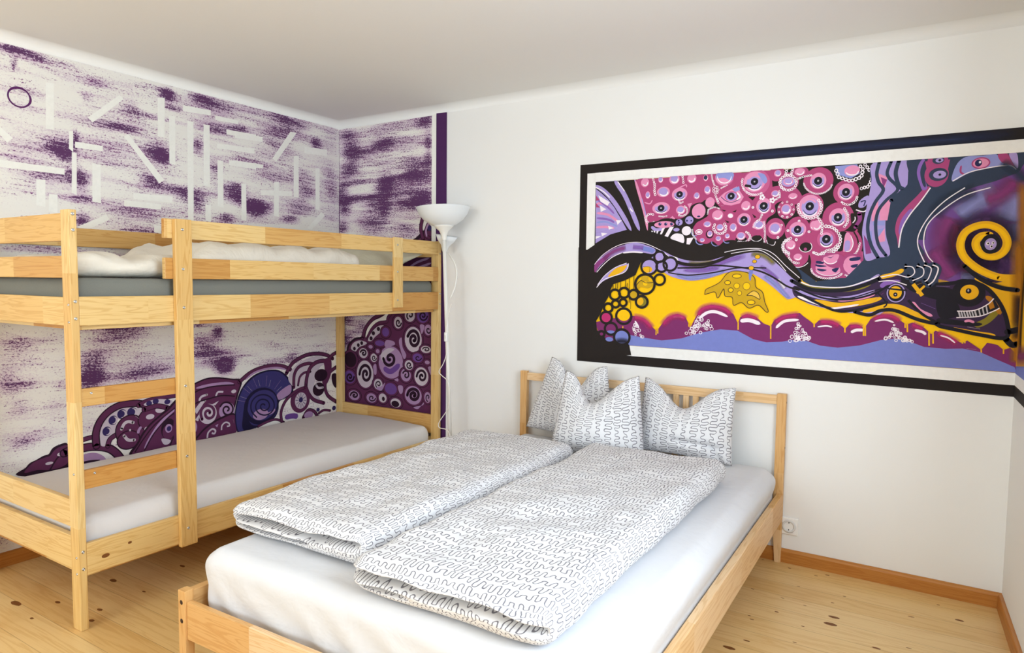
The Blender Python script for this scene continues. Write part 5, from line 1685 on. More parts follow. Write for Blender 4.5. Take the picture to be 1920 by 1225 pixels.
('l', 'Kb', 10, 10790, 6195, 10790, 5885),
('l', 'Kb', 15, 10865, 6830, 10865, 6400),
('l', 'Kb', 15, 10685, 6570, 10675, 6450),
('S', 'Oc', 0, 12740, 6305, 12770, 6435, 12960, 6530, 13115, 6630, 13270, 6825, 13455, 6895, 13730, 6855, 13915, 6735, 13955, 6515, 14110, 6395, 14175, 6150, 14255, 5965, 14215, 5925, 14030, 6085, 13820, 6005, 13635, 6135, 13450, 6065, 13410, 6255, 13240, 6285, 13200, 6460, 13065, 6230, 12995, 6375, 12835, 6340),
('L', 'Nk', 15, 12740, 6305, 12770, 6435, 12960, 6530, 13115, 6630, 13270, 6825, 13455, 6895, 13730, 6855, 13915, 6735, 13955, 6515, 14110, 6395, 14175, 6150, 14255, 5965, 14215, 5925, 14030, 6085, 13820, 6005, 13635, 6135, 13450, 6065, 13410, 6255, 13240, 6285, 13200, 6460, 13065, 6230, 12995, 6375, 12835, 6340, 12740, 6305),
('O', 'Y', 0, 13505, 6770, 105, 50),
('R', 'Nk', 15, 13505, 6770, 105, 50),
('O', 'Y', 0, 13290, 6610, 70, 50),
('R', 'Nk', 15, 13290, 6610, 70, 50),
('O', 'Y', 0, 13510, 6535, 70, 65),
('R', 'Nk', 10, 13510, 6535, 70, 65),
('O', 'Y', 0, 13740, 6530, 85, 90),
('R', 'Nk', 10, 13740, 6530, 85, 90),
('O', 'Y', 0, 13370, 6430, 60, 55),
('R', 'Nk', 15, 13370, 6430, 60, 55),
('O', 'Y', 0, 13580, 6360, 55, 55),
('R', 'Nk', 10, 13580, 6360, 55, 55),
('O', 'Y', 0, 13860, 6145, 90, 55),
('R', 'Nk', 15, 13860, 6145, 90, 55),
('S', 'Yp', 0, 13750, 6310, 13900, 6420, 14020, 6360, 14055, 6225, 13900, 6300),
('L', 'Nk', 15, 13750, 6310, 13900, 6420, 14020, 6360, 14055, 6225, 13900, 6300, 13750, 6310),
('O', 'Yo', 0, 13970, 7230, 60, 50),
('R', 'Nk', 10, 13970, 7230, 60, 50),
('O', 'Yo', 0, 13905, 7120, 50, 40),
('R', 'Nk', 10, 13905, 7120, 50, 40),
('O', 'Yo', 0, 13835, 6965, 60, 50),
('R', 'Nk', 10, 13835, 6965, 60, 50),
('S', 'Bl', 0, 13785, 6890, 13880, 6895, 13840, 6735, 13835, 6670, 13795, 6700),
('P', 'Wh', 0, 9695, 9275, 19034, 9235, 19034, 9490, 9695, 9508),
('P', 'Wh', 0, 10785, 4915, 13075, 4905, 14880, 4885, 17090, 4885, 19033, 4870, 19034, 4860, 19034, 4620, 10850, 4645, 10840, 4675)], lambda a, z, d: (a - ml.x, -d - ml.y, z - ml.z), mural)
def rp(a, z, d): p = rwall(a, z, d); return (p[0] - ml.x, p[1] - ml.y, p[2] - ml.z)
build_art('corner_return', [
('P', 'Kb', 0, 0, 4380, 5000, 4300, 5000, 9775, 0, 9728),
('P', 'Wh', 0, 0, 4620, 5000, 4550, 5000, 9525, 0, 9490),
('P', 'Yo', 0, 0, 4860, 5000, 4800, 5000, 9250, 0, 9225),
('F', 'Or', 450, 150, 5250, 200, 7000, 150, 9000),
('F', 'Kb', 250, 450, 5250, 350, 6250, 500, 7250),
('P', 'Bl', 0, 0, 4860, 5000, 4800, 5000, 5000, 2500, 5300, 1000, 5100, 0, 5000),
('F', 'Pl', 300, 0, 5200, 1000, 5300, 2500, 5500, 4500, 5250),
('F', 'Sl', 1000, 1000, 9000, 3000, 8500, 4500, 8750),
('F', 'Vi', 1000, 2000, 7500, 3500, 8000)], rp, mural)
purple = thing('wall_painting', 'purple brushed wall painting with white bars and dark swirls around the bunk bed corner', 'mural', (0, 0, 0))
def panel(name, a0, a1, z0, z1, place, blobs, base, mat, nx, nz):
    V, F, D = [], [], []
    for j in range(nz + 1):
        for i in range(nx + 1):
            a = a0 + (a1 - a0) * i / nx; z = z0 + (z1 - z0) * j / nz
            V.append(place(a, z, .0004)); d = base
            for ba, bz, ra, rz, s in blobs:
                e = ((a - ba) / ra) ** 2 + ((z - bz) / rz) ** 2
                if e < 6: d += s * exp(-e * .9)
            D.append(min(d, 1.5))
    for j in range(nz):
        for i in range(nx):
            b = j * (nx + 1) + i; F.append((b, b + 1, b + nx + 2, b + nx + 1))
    me = bpy.data.meshes.new(name); me.from_pydata(V, [], F)
    me.attributes.new('dens', 'FLOAT', 'POINT').data.foreach_set('value', D)
    return link_mesh(name, me, mat, purple)
panel('brushed_panel', -3.3, -.0005, .07, 2.338, lambda a, z, d: (d, a, z), [(-1.951, 2.322, 0.052, 0.014, 1), (-1.903, 2.32, 0.06, 0.017, 1.1), (-1.848, 2.312, 0.033, 0.012, 1), (-1.746, 2.313, 0.097, 0.015, 0.6), (-1.583, 2.26, 0.054, 0.019, 0.6), (-1.556, 2.073, 0.143, 0.027, 0.8), (-1.471, 2.068, 0.084, 0.02, 0.7), (-1.758, 1.92, 0.058, 0.039, 1.1), (-1.736, 1.887, 0.035, 0.023, 1.1), (-1.831, 1.928, 0.155, 0.051, 0.45), (-1.223, 2.289, 0.042, 0.037, 1.3), (-0.949, 2.294, 0.151, 0.046, 0.8), (-1.035, 2.309, 0.069, 0.022, 0.7), (-1.415, 2.184, 0.049, 0.038, 0.6), (-1.638, 2.181, 0.028, 0.024, 0.6), (-1.292, 1.976, 0.081, 0.053, 0.9), (-1.255, 1.954, 0.043, 0.03, 1), (-1.056, 2.052, 0.038, 0.043, 1.25), (-1.315, 1.827, 0.057, 0.032, 1.1), (-1.814, 1.779, 0.118, 0.035, 0.75), (-1.708, 1.802, 0.051, 0.045, 0.6), (-1.67, 1.765, 0.036, 0.049, 0.9), (-1.15, 1.764, 0.076, 0.041, 0.8), (-1.057, 1.745, 0.068, 0.051, 1.05), (-0.846, 1.827, 0.075, 0.043, 1.1), (-0.919, 2.164, 0.131, 0.042, 0.85), (-0.957, 1.923, 0.049, 0.062, 0.8), (-1.438, 1.644, 0.171, 0.057, 0.6), (-1.675, 1.589, 0.036, 0.036, 1.2), (-0.698, 1.741, 0.054, 0.045, 1.1), (-1.493, 1.874, 0.138, 0.038, 0.5), (-1.525, 1.964, 0.163, 0.038, 0.3), (-1.672, 1.69, 0.069, 0.01, 1), (-1.19, 2.223, 0.064, 0.014, 0.9), (-1.344, 2.155, 0.157, 0.017, 0.6), (-0.883, 1.663, 0.05, 0.029, 1), (-1.2, 1.796, 0.159, 0.017, 0.7), (-1.905, 1.845, 0.12, 0.014, 0.7), (-1.032, 2.457, 0.058, 0.032, 0.0), (-1.695, 1.976, 0.015, 0.04, 1), (-1.368, 1.555, 0.147, 0.016, 0.8), (-1.874, 2.162, 0.076, 0.034, 0.35), (-1.939, 2.261, 0.012, 0.026, 0.9), (-1.358, 2.302, 0.126, 0.021, 0.5), (-0.387, 2.289, 0.161, 0.057, 0.85), (-0.536, 2.165, 0.166, 0.088, 0.7), (-0.67, 1.725, 0.08, 0.04, 1.3), (-0.669, 1.767, 0.08, 0.022, 1), (-0.337, 1.778, 0.106, 0.059, 0.85), (-0.293, 1.883, 0.092, 0.054, 0.7), (-0.422, 1.698, 0.06, 0.023, 1.1), (-0.08, 2.28, 0.083, 0.073, 0.6), (-0.097, 2.022, 0.066, 0.073, 0.6), (-0.202, 2.201, 0.043, 0.037, 1.1), (-0.783, 2.197, 0.063, 0.023, 0.9), (-0.513, 1.944, 0.14, 0.035, 0.7), (-0.306, 1.982, 0.092, 0.047, 0.6), (-0.1, 1.742, 0.099, 0.05, 0.6), (-0.702, 2.023, 0.182, 0.045, 0.4), (-0.802, 1.815, 0.052, 0.054, 0.9), (-0.468, 2.317, 0.142, 0.036, 0.5), (-0.71, 2.308, 0.104, 0.054, 0.4), (-0.067, 1.897, 0.067, 0.073, 0.5), (-1.955, 0.944, 0.09, 0.05, 0.6), (-1.638, 0.907, 0.071, 0.055, 0.85), (-1.657, 0.805, 0.07, 0.055, 0.95), (-1.499, 1.011, 0.14, 0.047, 0.65), (-1.367, 0.846, 0.149, 0.059, 0.6), (-1.032, 0.912, 0.082, 0.053, 0.9), (-0.952, 1.007, 0.033, 0.033, 1.3), (-0.911, 0.81, 0.063, 0.044, 1.3), (-1.072, 1.049, 0.069, 0.015, 0.9), (-1.966, 1.017, 0.074, 0.027, 0.6), (-1.306, 1.408, 0.092, 0.021, 1), (-1.54, 1.418, 0.164, 0.016, 0.7), (-1.305, 1.464, 0.102, 0.031, 0.5), (-1.918, 1.437, 0.135, 0.013, 0.7), (-2.013, 0.831, 0.045, 0.05, 0.7), (-1.823, 1.007, 0.072, 0.036, 0.5), (-1.55, 1.059, 0.183, 0.017, 0.7), (-1.955, 0.554, 0.077, 0.032, 0.8), (-1.968, 0.713, 0.058, 0.044, 0.6), (-1.656, 0.821, 0.05, 0.043, 0.95), (-1.935, 0.82, 0.058, 0.024, 0.6), (-1.82, 0.699, 0.043, 0.037, 0.35), (-1.389, 0.81, 0.176, 0.022, 0.7), (-1.794, 0.794, 0.035, 0.02, 0.3), (-1.663, 0.573, 0.046, 0.021, 0.4), (-0.903, 0.804, 0.045, 0.035, 1.3), (-0.904, 0.762, 0.046, 0.009, 1.1), (-0.583, 0.795, 0.142, 0.031, 0.55), (-1.044, 0.879, 0.117, 0.013, 0.9), (-1.018, 0.826, 0.072, 0.034, 0.4), (-0.782, 0.851, 0.131, 0.014, 0.5), (-0.417, 0.802, 0.055, 0.038, 0.6)], .12, M['splat_y'], 260, 180)
panel('brushed_panel', .0005, .812, .07, 2.336, lambda a, z, d: (a, -d, z), [(0.114, 2.172, 0.082, 0.051, 1.3), (0.089, 2.052, 0.078, 0.045, 1.15), (0.03, 1.903, 0.062, 0.074, 0.9), (0.054, 1.807, 0.054, 0.056, 1.05), (0.422, 1.937, 0.068, 0.054, 1.3), (0.71, 2.017, 0.116, 0.058, 1), (0.751, 2.315, 0.067, 0.052, 1), (0.399, 2.198, 0.095, 0.031, 0.95), (0.321, 1.68, 0.112, 0.055, 1.05), (0.414, 1.779, 0.047, 0.054, 1), (0.066, 2.287, 0.086, 0.049, 0.95), (0.638, 1.791, 0.161, 0.047, 0.7), (0.565, 2.204, 0.26, 0.069, 0.4), (0.594, 1.893, 0.26, 0.081, 0.5), (0.595, 1.648, 0.12, 0.047, 0.85), (0.783, 2.14, 0.029, 0.132, 0.7), (0.145, 1.861, 0.117, 0.038, 0.5), (0.475, 2.079, 0.224, 0.036, 0.55), (0.725, 1.82, 0.088, 0.047, 0.9), (0.321, 1.806, 0.097, 0.049, 0.8), (0.475, 2.302, 0.181, 0.037, 0.5), (0.162, 1.965, 0.132, 0.019, 0.8), (0.29, 1.865, 0.279, 0.014, 0.9), (0.623, 1.979, 0.176, 0.016, 0.9), (0.028, 1.666, 0.054, 0.051, 0.9), (0.227, 2.157, 0.099, 0.026, 0.6), (0.074, 1.039, 0.066, 0.038, 1.05), (0.213, 1.007, 0.055, 0.034, 0.85), (0.065, 0.892, 0.065, 0.06, 1), (0.17, 0.961, 0.081, 0.022, 0.6), (0.247, 1.08, 0.08, 0.012, 0.9), (0.136, 1.073, 0.107, 0.016, 0.5)], .2, M['splat_x'], 70, 180)
build_art('masked_bars', [
('P', 'Wl', 0, -9070, 11040, -8900, 11060, -8925, 9990, -9100, 9985),
('P', 'Wl', 0, -8170, 10425, -7400, 11140, -7285, 11070, -8060, 10330),
('P', 'Wl', 0, -6405, 11310, -6210, 11335, -6235, 10305, -6425, 10290),
('P', 'Wl', 0, -6100, 10900, -5930, 10915, -5950, 9615, -6120, 9635),
('P', 'Wl', 0, -5580, 10870, -5400, 10880, -5445, 8155, -5620, 8175),
('P', 'Wl', 0, -5095, 10870, -4905, 10880, -4930, 9155, -5120, 9180),
('P', 'Wl', 0, -4675, 9945, -4500, 9950, -4505, 8605, -4690, 8640),
('P', 'Wl', 0, -3900, 9330, -3735, 9325, -3740, 8290, -3900, 8305),
('P', 'Wl', 0, -5075, 8650, -4910, 8640, -4910, 8175, -5085, 8185),
('P', 'Wl', 0, -7315, 10130, -7205, 10215, -6275, 9175, -6410, 9065),
('P', 'Wl', 0, -10140, 9920, -10010, 9850, -9770, 9650, -9890, 9530, -10020, 9680, -10150, 9695),
('P', 'Wl', 0, -10670, 9120, -10035, 9130, -8725, 9125, -8730, 8980, -10040, 8975, -10675, 8975),
('P', 'Wl', 0, -8475, 9800, -7835, 9805, -7840, 9675, -8480, 9655),
('P', 'Wl', 0, -8605, 10020, -8510, 10040, -8525, 9545, -8615, 9610),
('P', 'Wl', 0, -8095, 9340, -7900, 9330, -7915, 8390, -8120, 8410),
('P', 'Wl', 0, -9335, 8800, -9145, 8805, -9165, 8185, -9350, 8205),
('P', 'Wl', 0, -9080, 8495, -8895, 8495, -8910, 8065, -9095, 8090),
('P', 'Wl', 0, -7110, 8735, -6050, 8760, -6055, 8600, -7115, 8580),
('P', 'Wl', 0, -7350, 8535, -6375, 8520, -6380, 8375, -7355, 8380),
('P', 'Wl', 0, -8495, 7770, -7800, 8120, -7725, 8005, -8300, 7700),
('P', 'Wl', 0, -5695, 11265, -4860, 11300, -4860, 11155, -5700, 11100),
('P', 'Wl', 0, -4725, 11185, -3960, 11190, -3990, 11085, -4725, 11065),
('P', 'Wl', 0, -4370, 10865, -3360, 10900, -3365, 10770, -4370, 10715),
('P', 'Wl', 0, -4685, 10410, -3430, 10475, -3430, 10320, -4685, 10275),
('P', 'Wl', 0, -4300, 10005, -3375, 10045, -3375, 9860, -4300, 9855),
('P', 'Wl', 0, -8555, 9540, -8445, 9535, -8475, 8540, -8585, 8570),
('P', 'Wl', 0, -6580, 7955, -6390, 7945, -6395, 7735, -6585, 7770),
('P', 'Wl', 0, -2785, 10275, -2075, 11230, -1830, 11235, -2635, 10205),
('P', 'Wl', 0, -1960, 10485, -1755, 10520, -1770, 9185, -1975, 9190),
('P', 'Wl', 0, -1065, 10230, -890, 10255, -900, 8850, -1080, 8890),
('P', 'Wl', 0, -2730, 9565, -2545, 9590, -2560, 8505, -2745, 8520),
('P', 'Wl', 0, -3215, 9270, -2040, 9360, -2045, 9210, -3220, 9110),
('P', 'Wl', 0, -3900, 9365, -3730, 9385, -3750, 8330, -3915, 8340),
('P', 'Wl', 0, -1440, 8235, -825, 8810, -670, 8705, -1260, 8190),
('P', 'Wl', 0, -4095, 10850, -3125, 10875, -3130, 10720, -4100, 10675),
('P', 'Wl', 0, -4110, 10020, -3110, 10045, -3140, 9935, -4115, 9845),
('P', 'Wl', 0, -1520, 10860, -555, 10910, -560, 10705, -1520, 10640),
('R', 'Pp', 35, -9620, 10580, 220, 215),
('R', 'Pp', 20, -9610, 10570, 230, 200),
('L', 'Pp', 55, 15, 11650, 15, 10470, -5, 9285, -5, 8095)], lambda a, z, d: (d, a, z), purple)
build_art('painted_swirls', [
('S', 'Pk2', 0, -9925, 2005, -9765, 2155, -9675, 2245, -9545, 2290, -9390, 2355, -9275, 2375, -9190, 2495, -9030, 2555, -8855, 2530, -8830, 2080, -8880, 1755),
('S', 'Pu', 0, -9795, 2045, -9610, 2235, -9365, 2305, -9250, 2325, -9150, 2435, -9015, 2500, -8835, 2475, -8850, 2110, -9030, 1995, -9300, 1995, -9525, 2045),
('L', 'Pk2', 35, -9260, 1985, -9100, 2230, -8940, 2345, -8840, 2390),
('O', 'Wd', 0, -9270, 2150, 85, 35),
('O', 'Wd', 0, -9020, 2315, 75, 45),
('L', 'Pk2', 215, -8940, 2325, -8760, 2375, -8535, 2360, -8330, 2355, -8075, 2300, -7860, 2200, -7690, 2025, -7560, 1800),
('L', 'Pu', 155, -8940, 2325, -8760, 2375, -8535, 2360, -8330, 2355, -8075, 2300, -7860, 2200, -7690, 2025, -7560, 1800),
('S', 'Lm', 0, -8760, 1760, -8705, 2145, -8500, 2200, -8290, 2200, -8125, 2130, -8000, 2010, -7940, 1840, -7925, 1560),
('L', 'Pk2', 55, -8545, 1995, -8340, 1995, -8130, 1960),
('L', 'Pk2', 125, -8570, 2555, -8385, 2585, -8220, 2590),
('L', 'Pu', 85, -8570, 2555, -8385, 2585, -8220, 2590),
('S', 'Wd', 0, -8115, 2380, -8100, 2690, -7975, 2940, -7770, 3115, -7480, 3205, -7205, 3165, -6995, 3085, -7120, 2795, -7665, 2935, -7695, 2665, -7945, 2320),
('L', 'Pk2', 195, -8195, 2350, -8200, 2665, -8100, 2940, -7900, 3155, -7610, 3285, -7315, 3290, -7060, 3250, -6825, 3105),
('L', 'Pu', 135, -8195, 2350, -8200, 2665, -8100, 2940, -7900, 3155, -7610, 3285, -7315, 3290, -7060, 3250, -6825, 3105),
('O', 'Nb2', 0, -7935, 2675, 110, 120),
('O', 'Wd', 0, -7915, 2670, 90, 95),
('O', 'Nb2', 0, -7955, 2675, 85, 85),
('O', 'Nb2', 0, -7775, 2930, 115, 120),
('O', 'Wd', 0, -7755, 2925, 95, 95),
('O', 'Nb2', 0, -7795, 2935, 85, 90),
('O', 'Nb2', 0, -7550, 3055, 120, 125),
('O', 'Wd', 0, -7530, 3050, 100, 100),
('O', 'Nb2', 0, -7570, 3055, 90, 90),
('O', 'Nb2', 0, -7290, 3060, 130, 130),
('O', 'Wd', 0, -7265, 3055, 105, 105),
('O', 'Nb2', 0, -7305, 3060, 95, 95),
('L', 'Pk2', 135, -7925, 2295, -7855, 2465, -7655, 2565),
('L', 'Pu', 95, -7925, 2295, -7855, 2465, -7655, 2565),
('O', 'Pk2', 0, -7345, 2600, 395, 410),
('O', 'Pu', 0, -7345, 2600, 365, 380),
('O', 'Pk2', 0, -7400, 2350, 305, 255),
('O', 'Pu', 0, -7400, 2350, 275, 225),
('O', 'Pk2', 0, -6735, 2805, 420, 340),
('O', 'Pu', 0, -6735, 2805, 390, 310),
('L', 'Wd', 80, -7570, 2665, -7500, 2790, -7395, 2830, -7270, 2785),
('L', 'Wd', 80, -7510, 2480, -7410, 2350, -7250, 2320),
('O', 'Wd', 0, -7355, 2600, 25, 30),
('T', 'Lm', 70, -7150, 2470, -7125, 2560, -7055, 2640),
('O', 'Wd', 0, -6925, 2525, 60, 85),
('O', 'Wd', 0, -6815, 2865, 115, 70),
('O', 'Wd', 0, -6535, 3015, 135, 90),
('T', 'Wd', 60, -7210, 2950, -7120, 2865),
('L', 'Pk2', 140, -7110, 3210, -6895, 3295, -6600, 3325, -5970, 3345),
('L', 'Pu', 100, -7110, 3210, -6895, 3295, -6600, 3325, -5970, 3345),
('S', 'Wd', 0, -6980, 3220, -6820, 3290, -6530, 3300, -6190, 3205, -6310, 3075, -6605, 3195, -6875, 3165),
('O', 'Nb2', 0, -6835, 3225, 80, 70),
('O', 'Nb2', 0, -6655, 3255, 85, 75),
('O', 'Nb2', 0, -6330, 3195, 85, 70),
('L', 'Pk2', 145, -6970, 3080, -6630, 3125, -6335, 3030),
('L', 'Pu', 105, -6970, 3080, -6630, 3125, -6335, 3030),
('S', 'Pk2', 0, -7395, 1955, -7180, 2240, -7035, 2470, -6835, 2675, -6615, 2830, -6360, 3000, -5920, 3215, -5950, 1845, -6515, 1815, -7000, 1820),
('S', 'Pu', 0, -7330, 1925, -7135, 2205, -6985, 2440, -6790, 2645, -6565, 2800, -6310, 2955, -5920, 3155, -5950, 1895, -6515, 1890, -7000, 1845),
('T', 'Lm', 70, -6995, 2035, -6770, 2375, -6495, 2690, -5975, 3050),
('L', 'Pk2', 35, -7245, 1990, -6990, 2320, -6645, 2665, -5975, 3075),
('L', 'Pk2', 35, -7000, 1965, -6725, 2390, -6340, 2740, -5980, 2925),
('L', 'Pk2', 40, -6310, 1920, -6175, 2190, -5990, 2405),
('O', 'Pk2', 0, -6310, 2440, 215, 295),
('O', 'Pu', 0, -6315, 2365, 170, 210),
('O', 'Lm', 0, -6310, 2460, 100, 120),
('O', 'Nb2', 0, -6300, 2450, 65, 70),
('S', 'Wd', 0, -6520, 2205, -6355, 2175, -6255, 2105, -6335, 2025, -6460, 2050),
('S', 'Pk2', 0, -6075, 3265, -5755, 3520, -5485, 3625, -5155, 3710, -4815, 3700, -4345, 3605, -3985, 3510, -4115, 3095, -4240, 2685, -4250, 2310, -4255, 1985, -4615, 1895, -5135, 1865, -6105, 1930),
('S', 'Pu', 0, -6075, 3215, -5755, 3470, -5485, 3575, -5155, 3670, -4815, 3655, -4345, 3560, -4045, 3465, -4175, 3105, -4285, 2690, -4295, 2315, -4300, 1995, -4615, 1920, -5135, 1890, -6105, 1955),
('T', 'Lm', 80, -5490, 3460, -5045, 3495, -4585, 3490, -4260, 3435),
('L', 'Pk2', 40, -5570, 3320, -5380, 3395, -5045, 3440, -4585, 3430, -4230, 3400),
('L', 'Wd', 65, -5150, 3230, -5315, 3195, -5375, 3100, -5290, 3025, -5210, 3065),
('L', 'Wd', 55, -4620, 3240, -4795, 3255, -4860, 3150),
('O', 'Wd', 0, -4270, 3210, 85, 55),
('L', 'Pk2', 40, -5580, 2990, -5385, 3065, -5110, 3100, -4680, 3140, -4235, 3060),
('O', 'Wd', 0, -5115, 2690, 295, 310),
('L', 'Pu', 85, -5310, 2540, -5350, 2710, -5300, 2850, -5180, 2915, -5050, 2890, -4950, 2795, -4925, 2670, -4965, 2575, -5050, 2535, -5140, 2555, -5195, 2620, -5210, 2695, -5180, 2750, -5130, 2765, -5085, 2745, -5065, 2715, -5070, 2685),
('R', 'Pu', 60, -5125, 2665, 310, 325),
('O', 'Lm', 0, -4510, 2670, 260, 250),
('L', 'Pk2', 55, -4735, 2815, -4635, 2910, -4495, 2915, -4370, 2840, -4310, 2720, -4330, 2610, -4410, 2545, -4515, 2545, -4595, 2600, -4630, 2685, -4615, 2755, -4560, 2790, -4500, 2785, -4455, 2750, -4440, 2705, -4455, 2675, -4485, 2665, -4505, 2675),
('P', 'Wd', 0, -5555, 2835, -5390, 3015, -5220, 3040, -5475, 2720),
('P', 'Wd', 0, -5030, 2910, -4770, 3000, -4885, 2885),
('P', 'Wd', 0, -5560, 2530, -5395, 2710, -5425, 2510),
('O', 'Lm', 0, -5565, 2355, 105, 155),
('R', 'Pu', 50, -5565, 2355, 120, 190),
('S', 'Pk2', 0, -5575, 1950, -5435, 2125, -5210, 2305, -4780, 2490, -4245, 2535, -4255, 1905, -5135, 1865),
('S', 'Pu', 0, -5505, 1935, -5380, 2105, -5170, 2260, -4750, 2435, -4245, 2485, -4255, 1935, -5135, 1875),
('L', 'Wd', 45, -4700, 2120, -4680, 2250, -4575, 2325, -4460, 2290, -4430, 2205, -4520, 2200),
('L', 'Wd', 50, -5160, 1970, -5130, 2120, -5000, 2205, -4900, 2145, -4930, 2060, -5015, 2090),
('T', 'Wd', 40, -4310, 2375, -4280, 2260),
('P', 'Lm', 0, -4900, 2290, -4795, 2325, -4840, 2225),
('L', 'Pk2', 130, -4075, 3465, -3730, 3685, -3345, 3805, -2885, 3845, -2475, 3785, -2175, 3645),
('L', 'Pu', 90, -4075, 3465, -3730, 3685, -3345, 3805, -2885, 3845, -2475, 3785, -2175, 3645),
('T', 'Lm', 60, -3890, 3500, -3540, 3690, -3085, 3765, -2645, 3750, -2300, 3640),
('S', 'Nk2', 0, -4165, 1955, -4245, 2470, -4160, 2940, -3955, 3315, -3575, 3610, -3100, 3720, -2665, 3680, -2340, 3480, -2130, 3175, -2080, 2875, -2345, 2740, -2625, 2665, -2665, 2415, -2805, 2180, -3110, 2090, -3310, 2010, -3885, 1945),
('S', 'Av', 0, -4130, 1990, -4210, 2465, -4115, 2920, -3910, 3285, -3535, 3565, -3085, 3670, -2680, 3635, -2390, 3450, -2195, 3170, -2160, 2915, -2625, 2865, -2680, 2670, -2700, 2420, -2840, 2210, -3110, 2130, -3310, 2050, -3885, 1990),
('S', 'Lm', 0, -2690, 2930, -2200, 3155, -2160, 2915, -2345, 2795, -2645, 2725),
('T', 'Lm', 80, -3845, 2835, -4220, 2945),
('T', 'Wd', 80, -3815, 2925, -4050, 3025),
('T', 'Vs', 40, -3770, 3005, -3985, 3135),
('T', 'Lm', 80, -3710, 3080, -4010, 3325),
('T', 'Wd', 80, -3635, 3140, -3800, 3315),
('T', 'Vs', 45, -3550, 3185, -3685, 3380),
('T', 'Lm', 80, -3450, 3220, -3605, 3545),
('T', 'Wd', 85, -3345, 3240, -3405, 3450),
('T', 'Vs', 45, -3240, 3240, -3255, 3450),
('T', 'Lm', 85, -3125, 3225, -3080, 3555),
('T', 'Wd', 85, -3015, 3190, -2945, 3390),
('T', 'Vs', 45, -2910, 3145, -2795, 3325),
('T', 'Lm', 85, -2810, 3085, -2570, 3340),
('T', 'Wd', 90, -2725, 3010, -2530, 3140),
('T', 'Vs', 45, -2645, 2925, -2420, 3025),
('T', 'Lm', 85, -2585, 2830, -2195, 2935),
('T', 'Wd', 85, -2540, 2730, -2275, 2760),
('T', 'Nk2', 25, -3975, 2575, -4195, 2525),
('T', 'Nk2', 20, -3995, 2745, -4225, 2770),
('T', 'Nk2', 25, -3975, 2905, -4195, 3010),
('T', 'Nk2', 20, -3905, 3050, -4110, 3225),
('T', 'Nk2', 25, -3800, 3170, -3970, 3405),
('T', 'Nk2', 20, -3655, 3265, -3785, 3550),
('T', 'Nk2', 20, -3480, 3320, -3560, 3640),
('T', 'Nk2', 25, -3290, 3340, -3315, 3670),
('T', 'Nk2', 20, -3090, 3315, -3055, 3645),
('T', 'Nk2', 20, -2895, 3250, -2795, 3555),
('T', 'Nk2', 25, -2710, 3145, -2560, 3405),
('T', 'Nk2', 20, -2560, 3010, -2360, 3210),
('O', 'Nk2', 0, -3300, 2625, 635, 575),
('O', 'Av', 0, -3260, 2645, 550, 475),
('S', 'Nk2', 0, -3945, 1985, -3970, 2425, -3870, 2845, -3745, 2935, -3815, 2455, -3660, 2100, -3310, 2010),
('O', 'Lm', 0, -3335, 2365, 280, 170),
('T', 'Lm', 85, -3105, 2340, -2905, 2365, -2800, 2460),
('L', 'Nk2', 45, -3475, 2290, -3660, 2515, -3670, 2760, -3515, 2930, -3255, 2975, -3000, 2880, -2845, 2690, -2840, 2485, -2975, 2350, -3185, 2320, -3385, 2400, -3500, 2550, -3500, 2700, -3395, 2805, -3240, 2825, -3095, 2765, -3015, 2655, -3020, 2545, -3095, 2480, -3200, 2470, -3295, 2515, -3335, 2585, -3325, 2645, -3280, 2680, -3225, 2675, -3185, 2650, -3180, 2620),
('L', 'Pk2', 85, -3440, 2005, -3110, 2090, -2770, 2115, -2465, 1975),
('L', 'Pu', 60, -3440, 2005, -3110, 2090, -2770, 2115, -2465, 1975),
('S', 'Wd', 0, -2270, 3365, -2050, 3690, -1535, 3930, -925, 3965, -610, 3725, -930, 3605, -1125, 3235, -1205, 2880, -940, 2480, -1250, 2465, -1550, 2835, -1915, 2970, -2060, 3050),
('L', 'Pk2', 135, -2335, 3545, -2085, 3850, -1610, 4040, -1155, 4075, -690, 4000, -370, 3840),
('L', 'Pu', 95, -2335, 3545, -2085, 3850, -1610, 4040, -1155, 4075, -690, 4000, -370, 3840),
('L', 'Pk2', 120, -2050, 3050, -2025, 3455, -1835, 3695, -1465, 3775, -1200, 3720),
('L', 'Pu', 90, -2050, 3050, -2025, 3455, -1835, 3695, -1465, 3775, -1200, 3720),
('L', 'Pk2', 85, -1875, 3100, -1800, 3355, -1615, 3480, -1355, 3490),
('L', 'Pu', 60, -1875, 3100, -1800, 3355, -1615, 3480, -1355, 3490),
('L', 'Pk2', 145, -1565, 2900, -1505, 3320, -1350, 3630, -1045, 3790, -610, 3785),
('L', 'Pu', 105, -1565, 2900, -1505, 3320, -1350, 3630, -1045, 3790, -610, 3785),
('L', 'Pk2', 130, -1565, 3045, -1435, 2760, -1210, 2520, -785, 2350),
('L', 'Pu', 100, -1565, 3045, -1435, 2760, -1210, 2520, -785, 2350),
('L', 'Pk2', 135, -610, 3755, -410, 3950, -205, 4030),
('L', 'Pu', 95, -610, 3755, -410, 3950, -205, 4030),
('L', 'Pk2', 135, -210, 3530, -575, 3325, -720, 2940, -600, 2585, -220, 2315),
('L', 'Pu', 100, -210, 3530, -575, 3325, -720, 2940, -600, 2585, -220, 2315),
('S', 'Pu', 0, -770, 3830, -450, 3835, -455, 3310, -700, 2940, -855, 3110, -735, 3495),
('O', 'Pk2', 0, -900, 3320, 285, 210),
('O', 'Pk2', 0, -1005, 2855, 255, 230),
('L', 'Wd', 80, -1130, 3035, -1015, 2900, -820, 2890),
('S', 'Pk2', 0, -415, 3275, -210, 3280, -215, 2815, -375, 2960),
('O', 'Pu', 0, -1790, 2590, 400, 415),
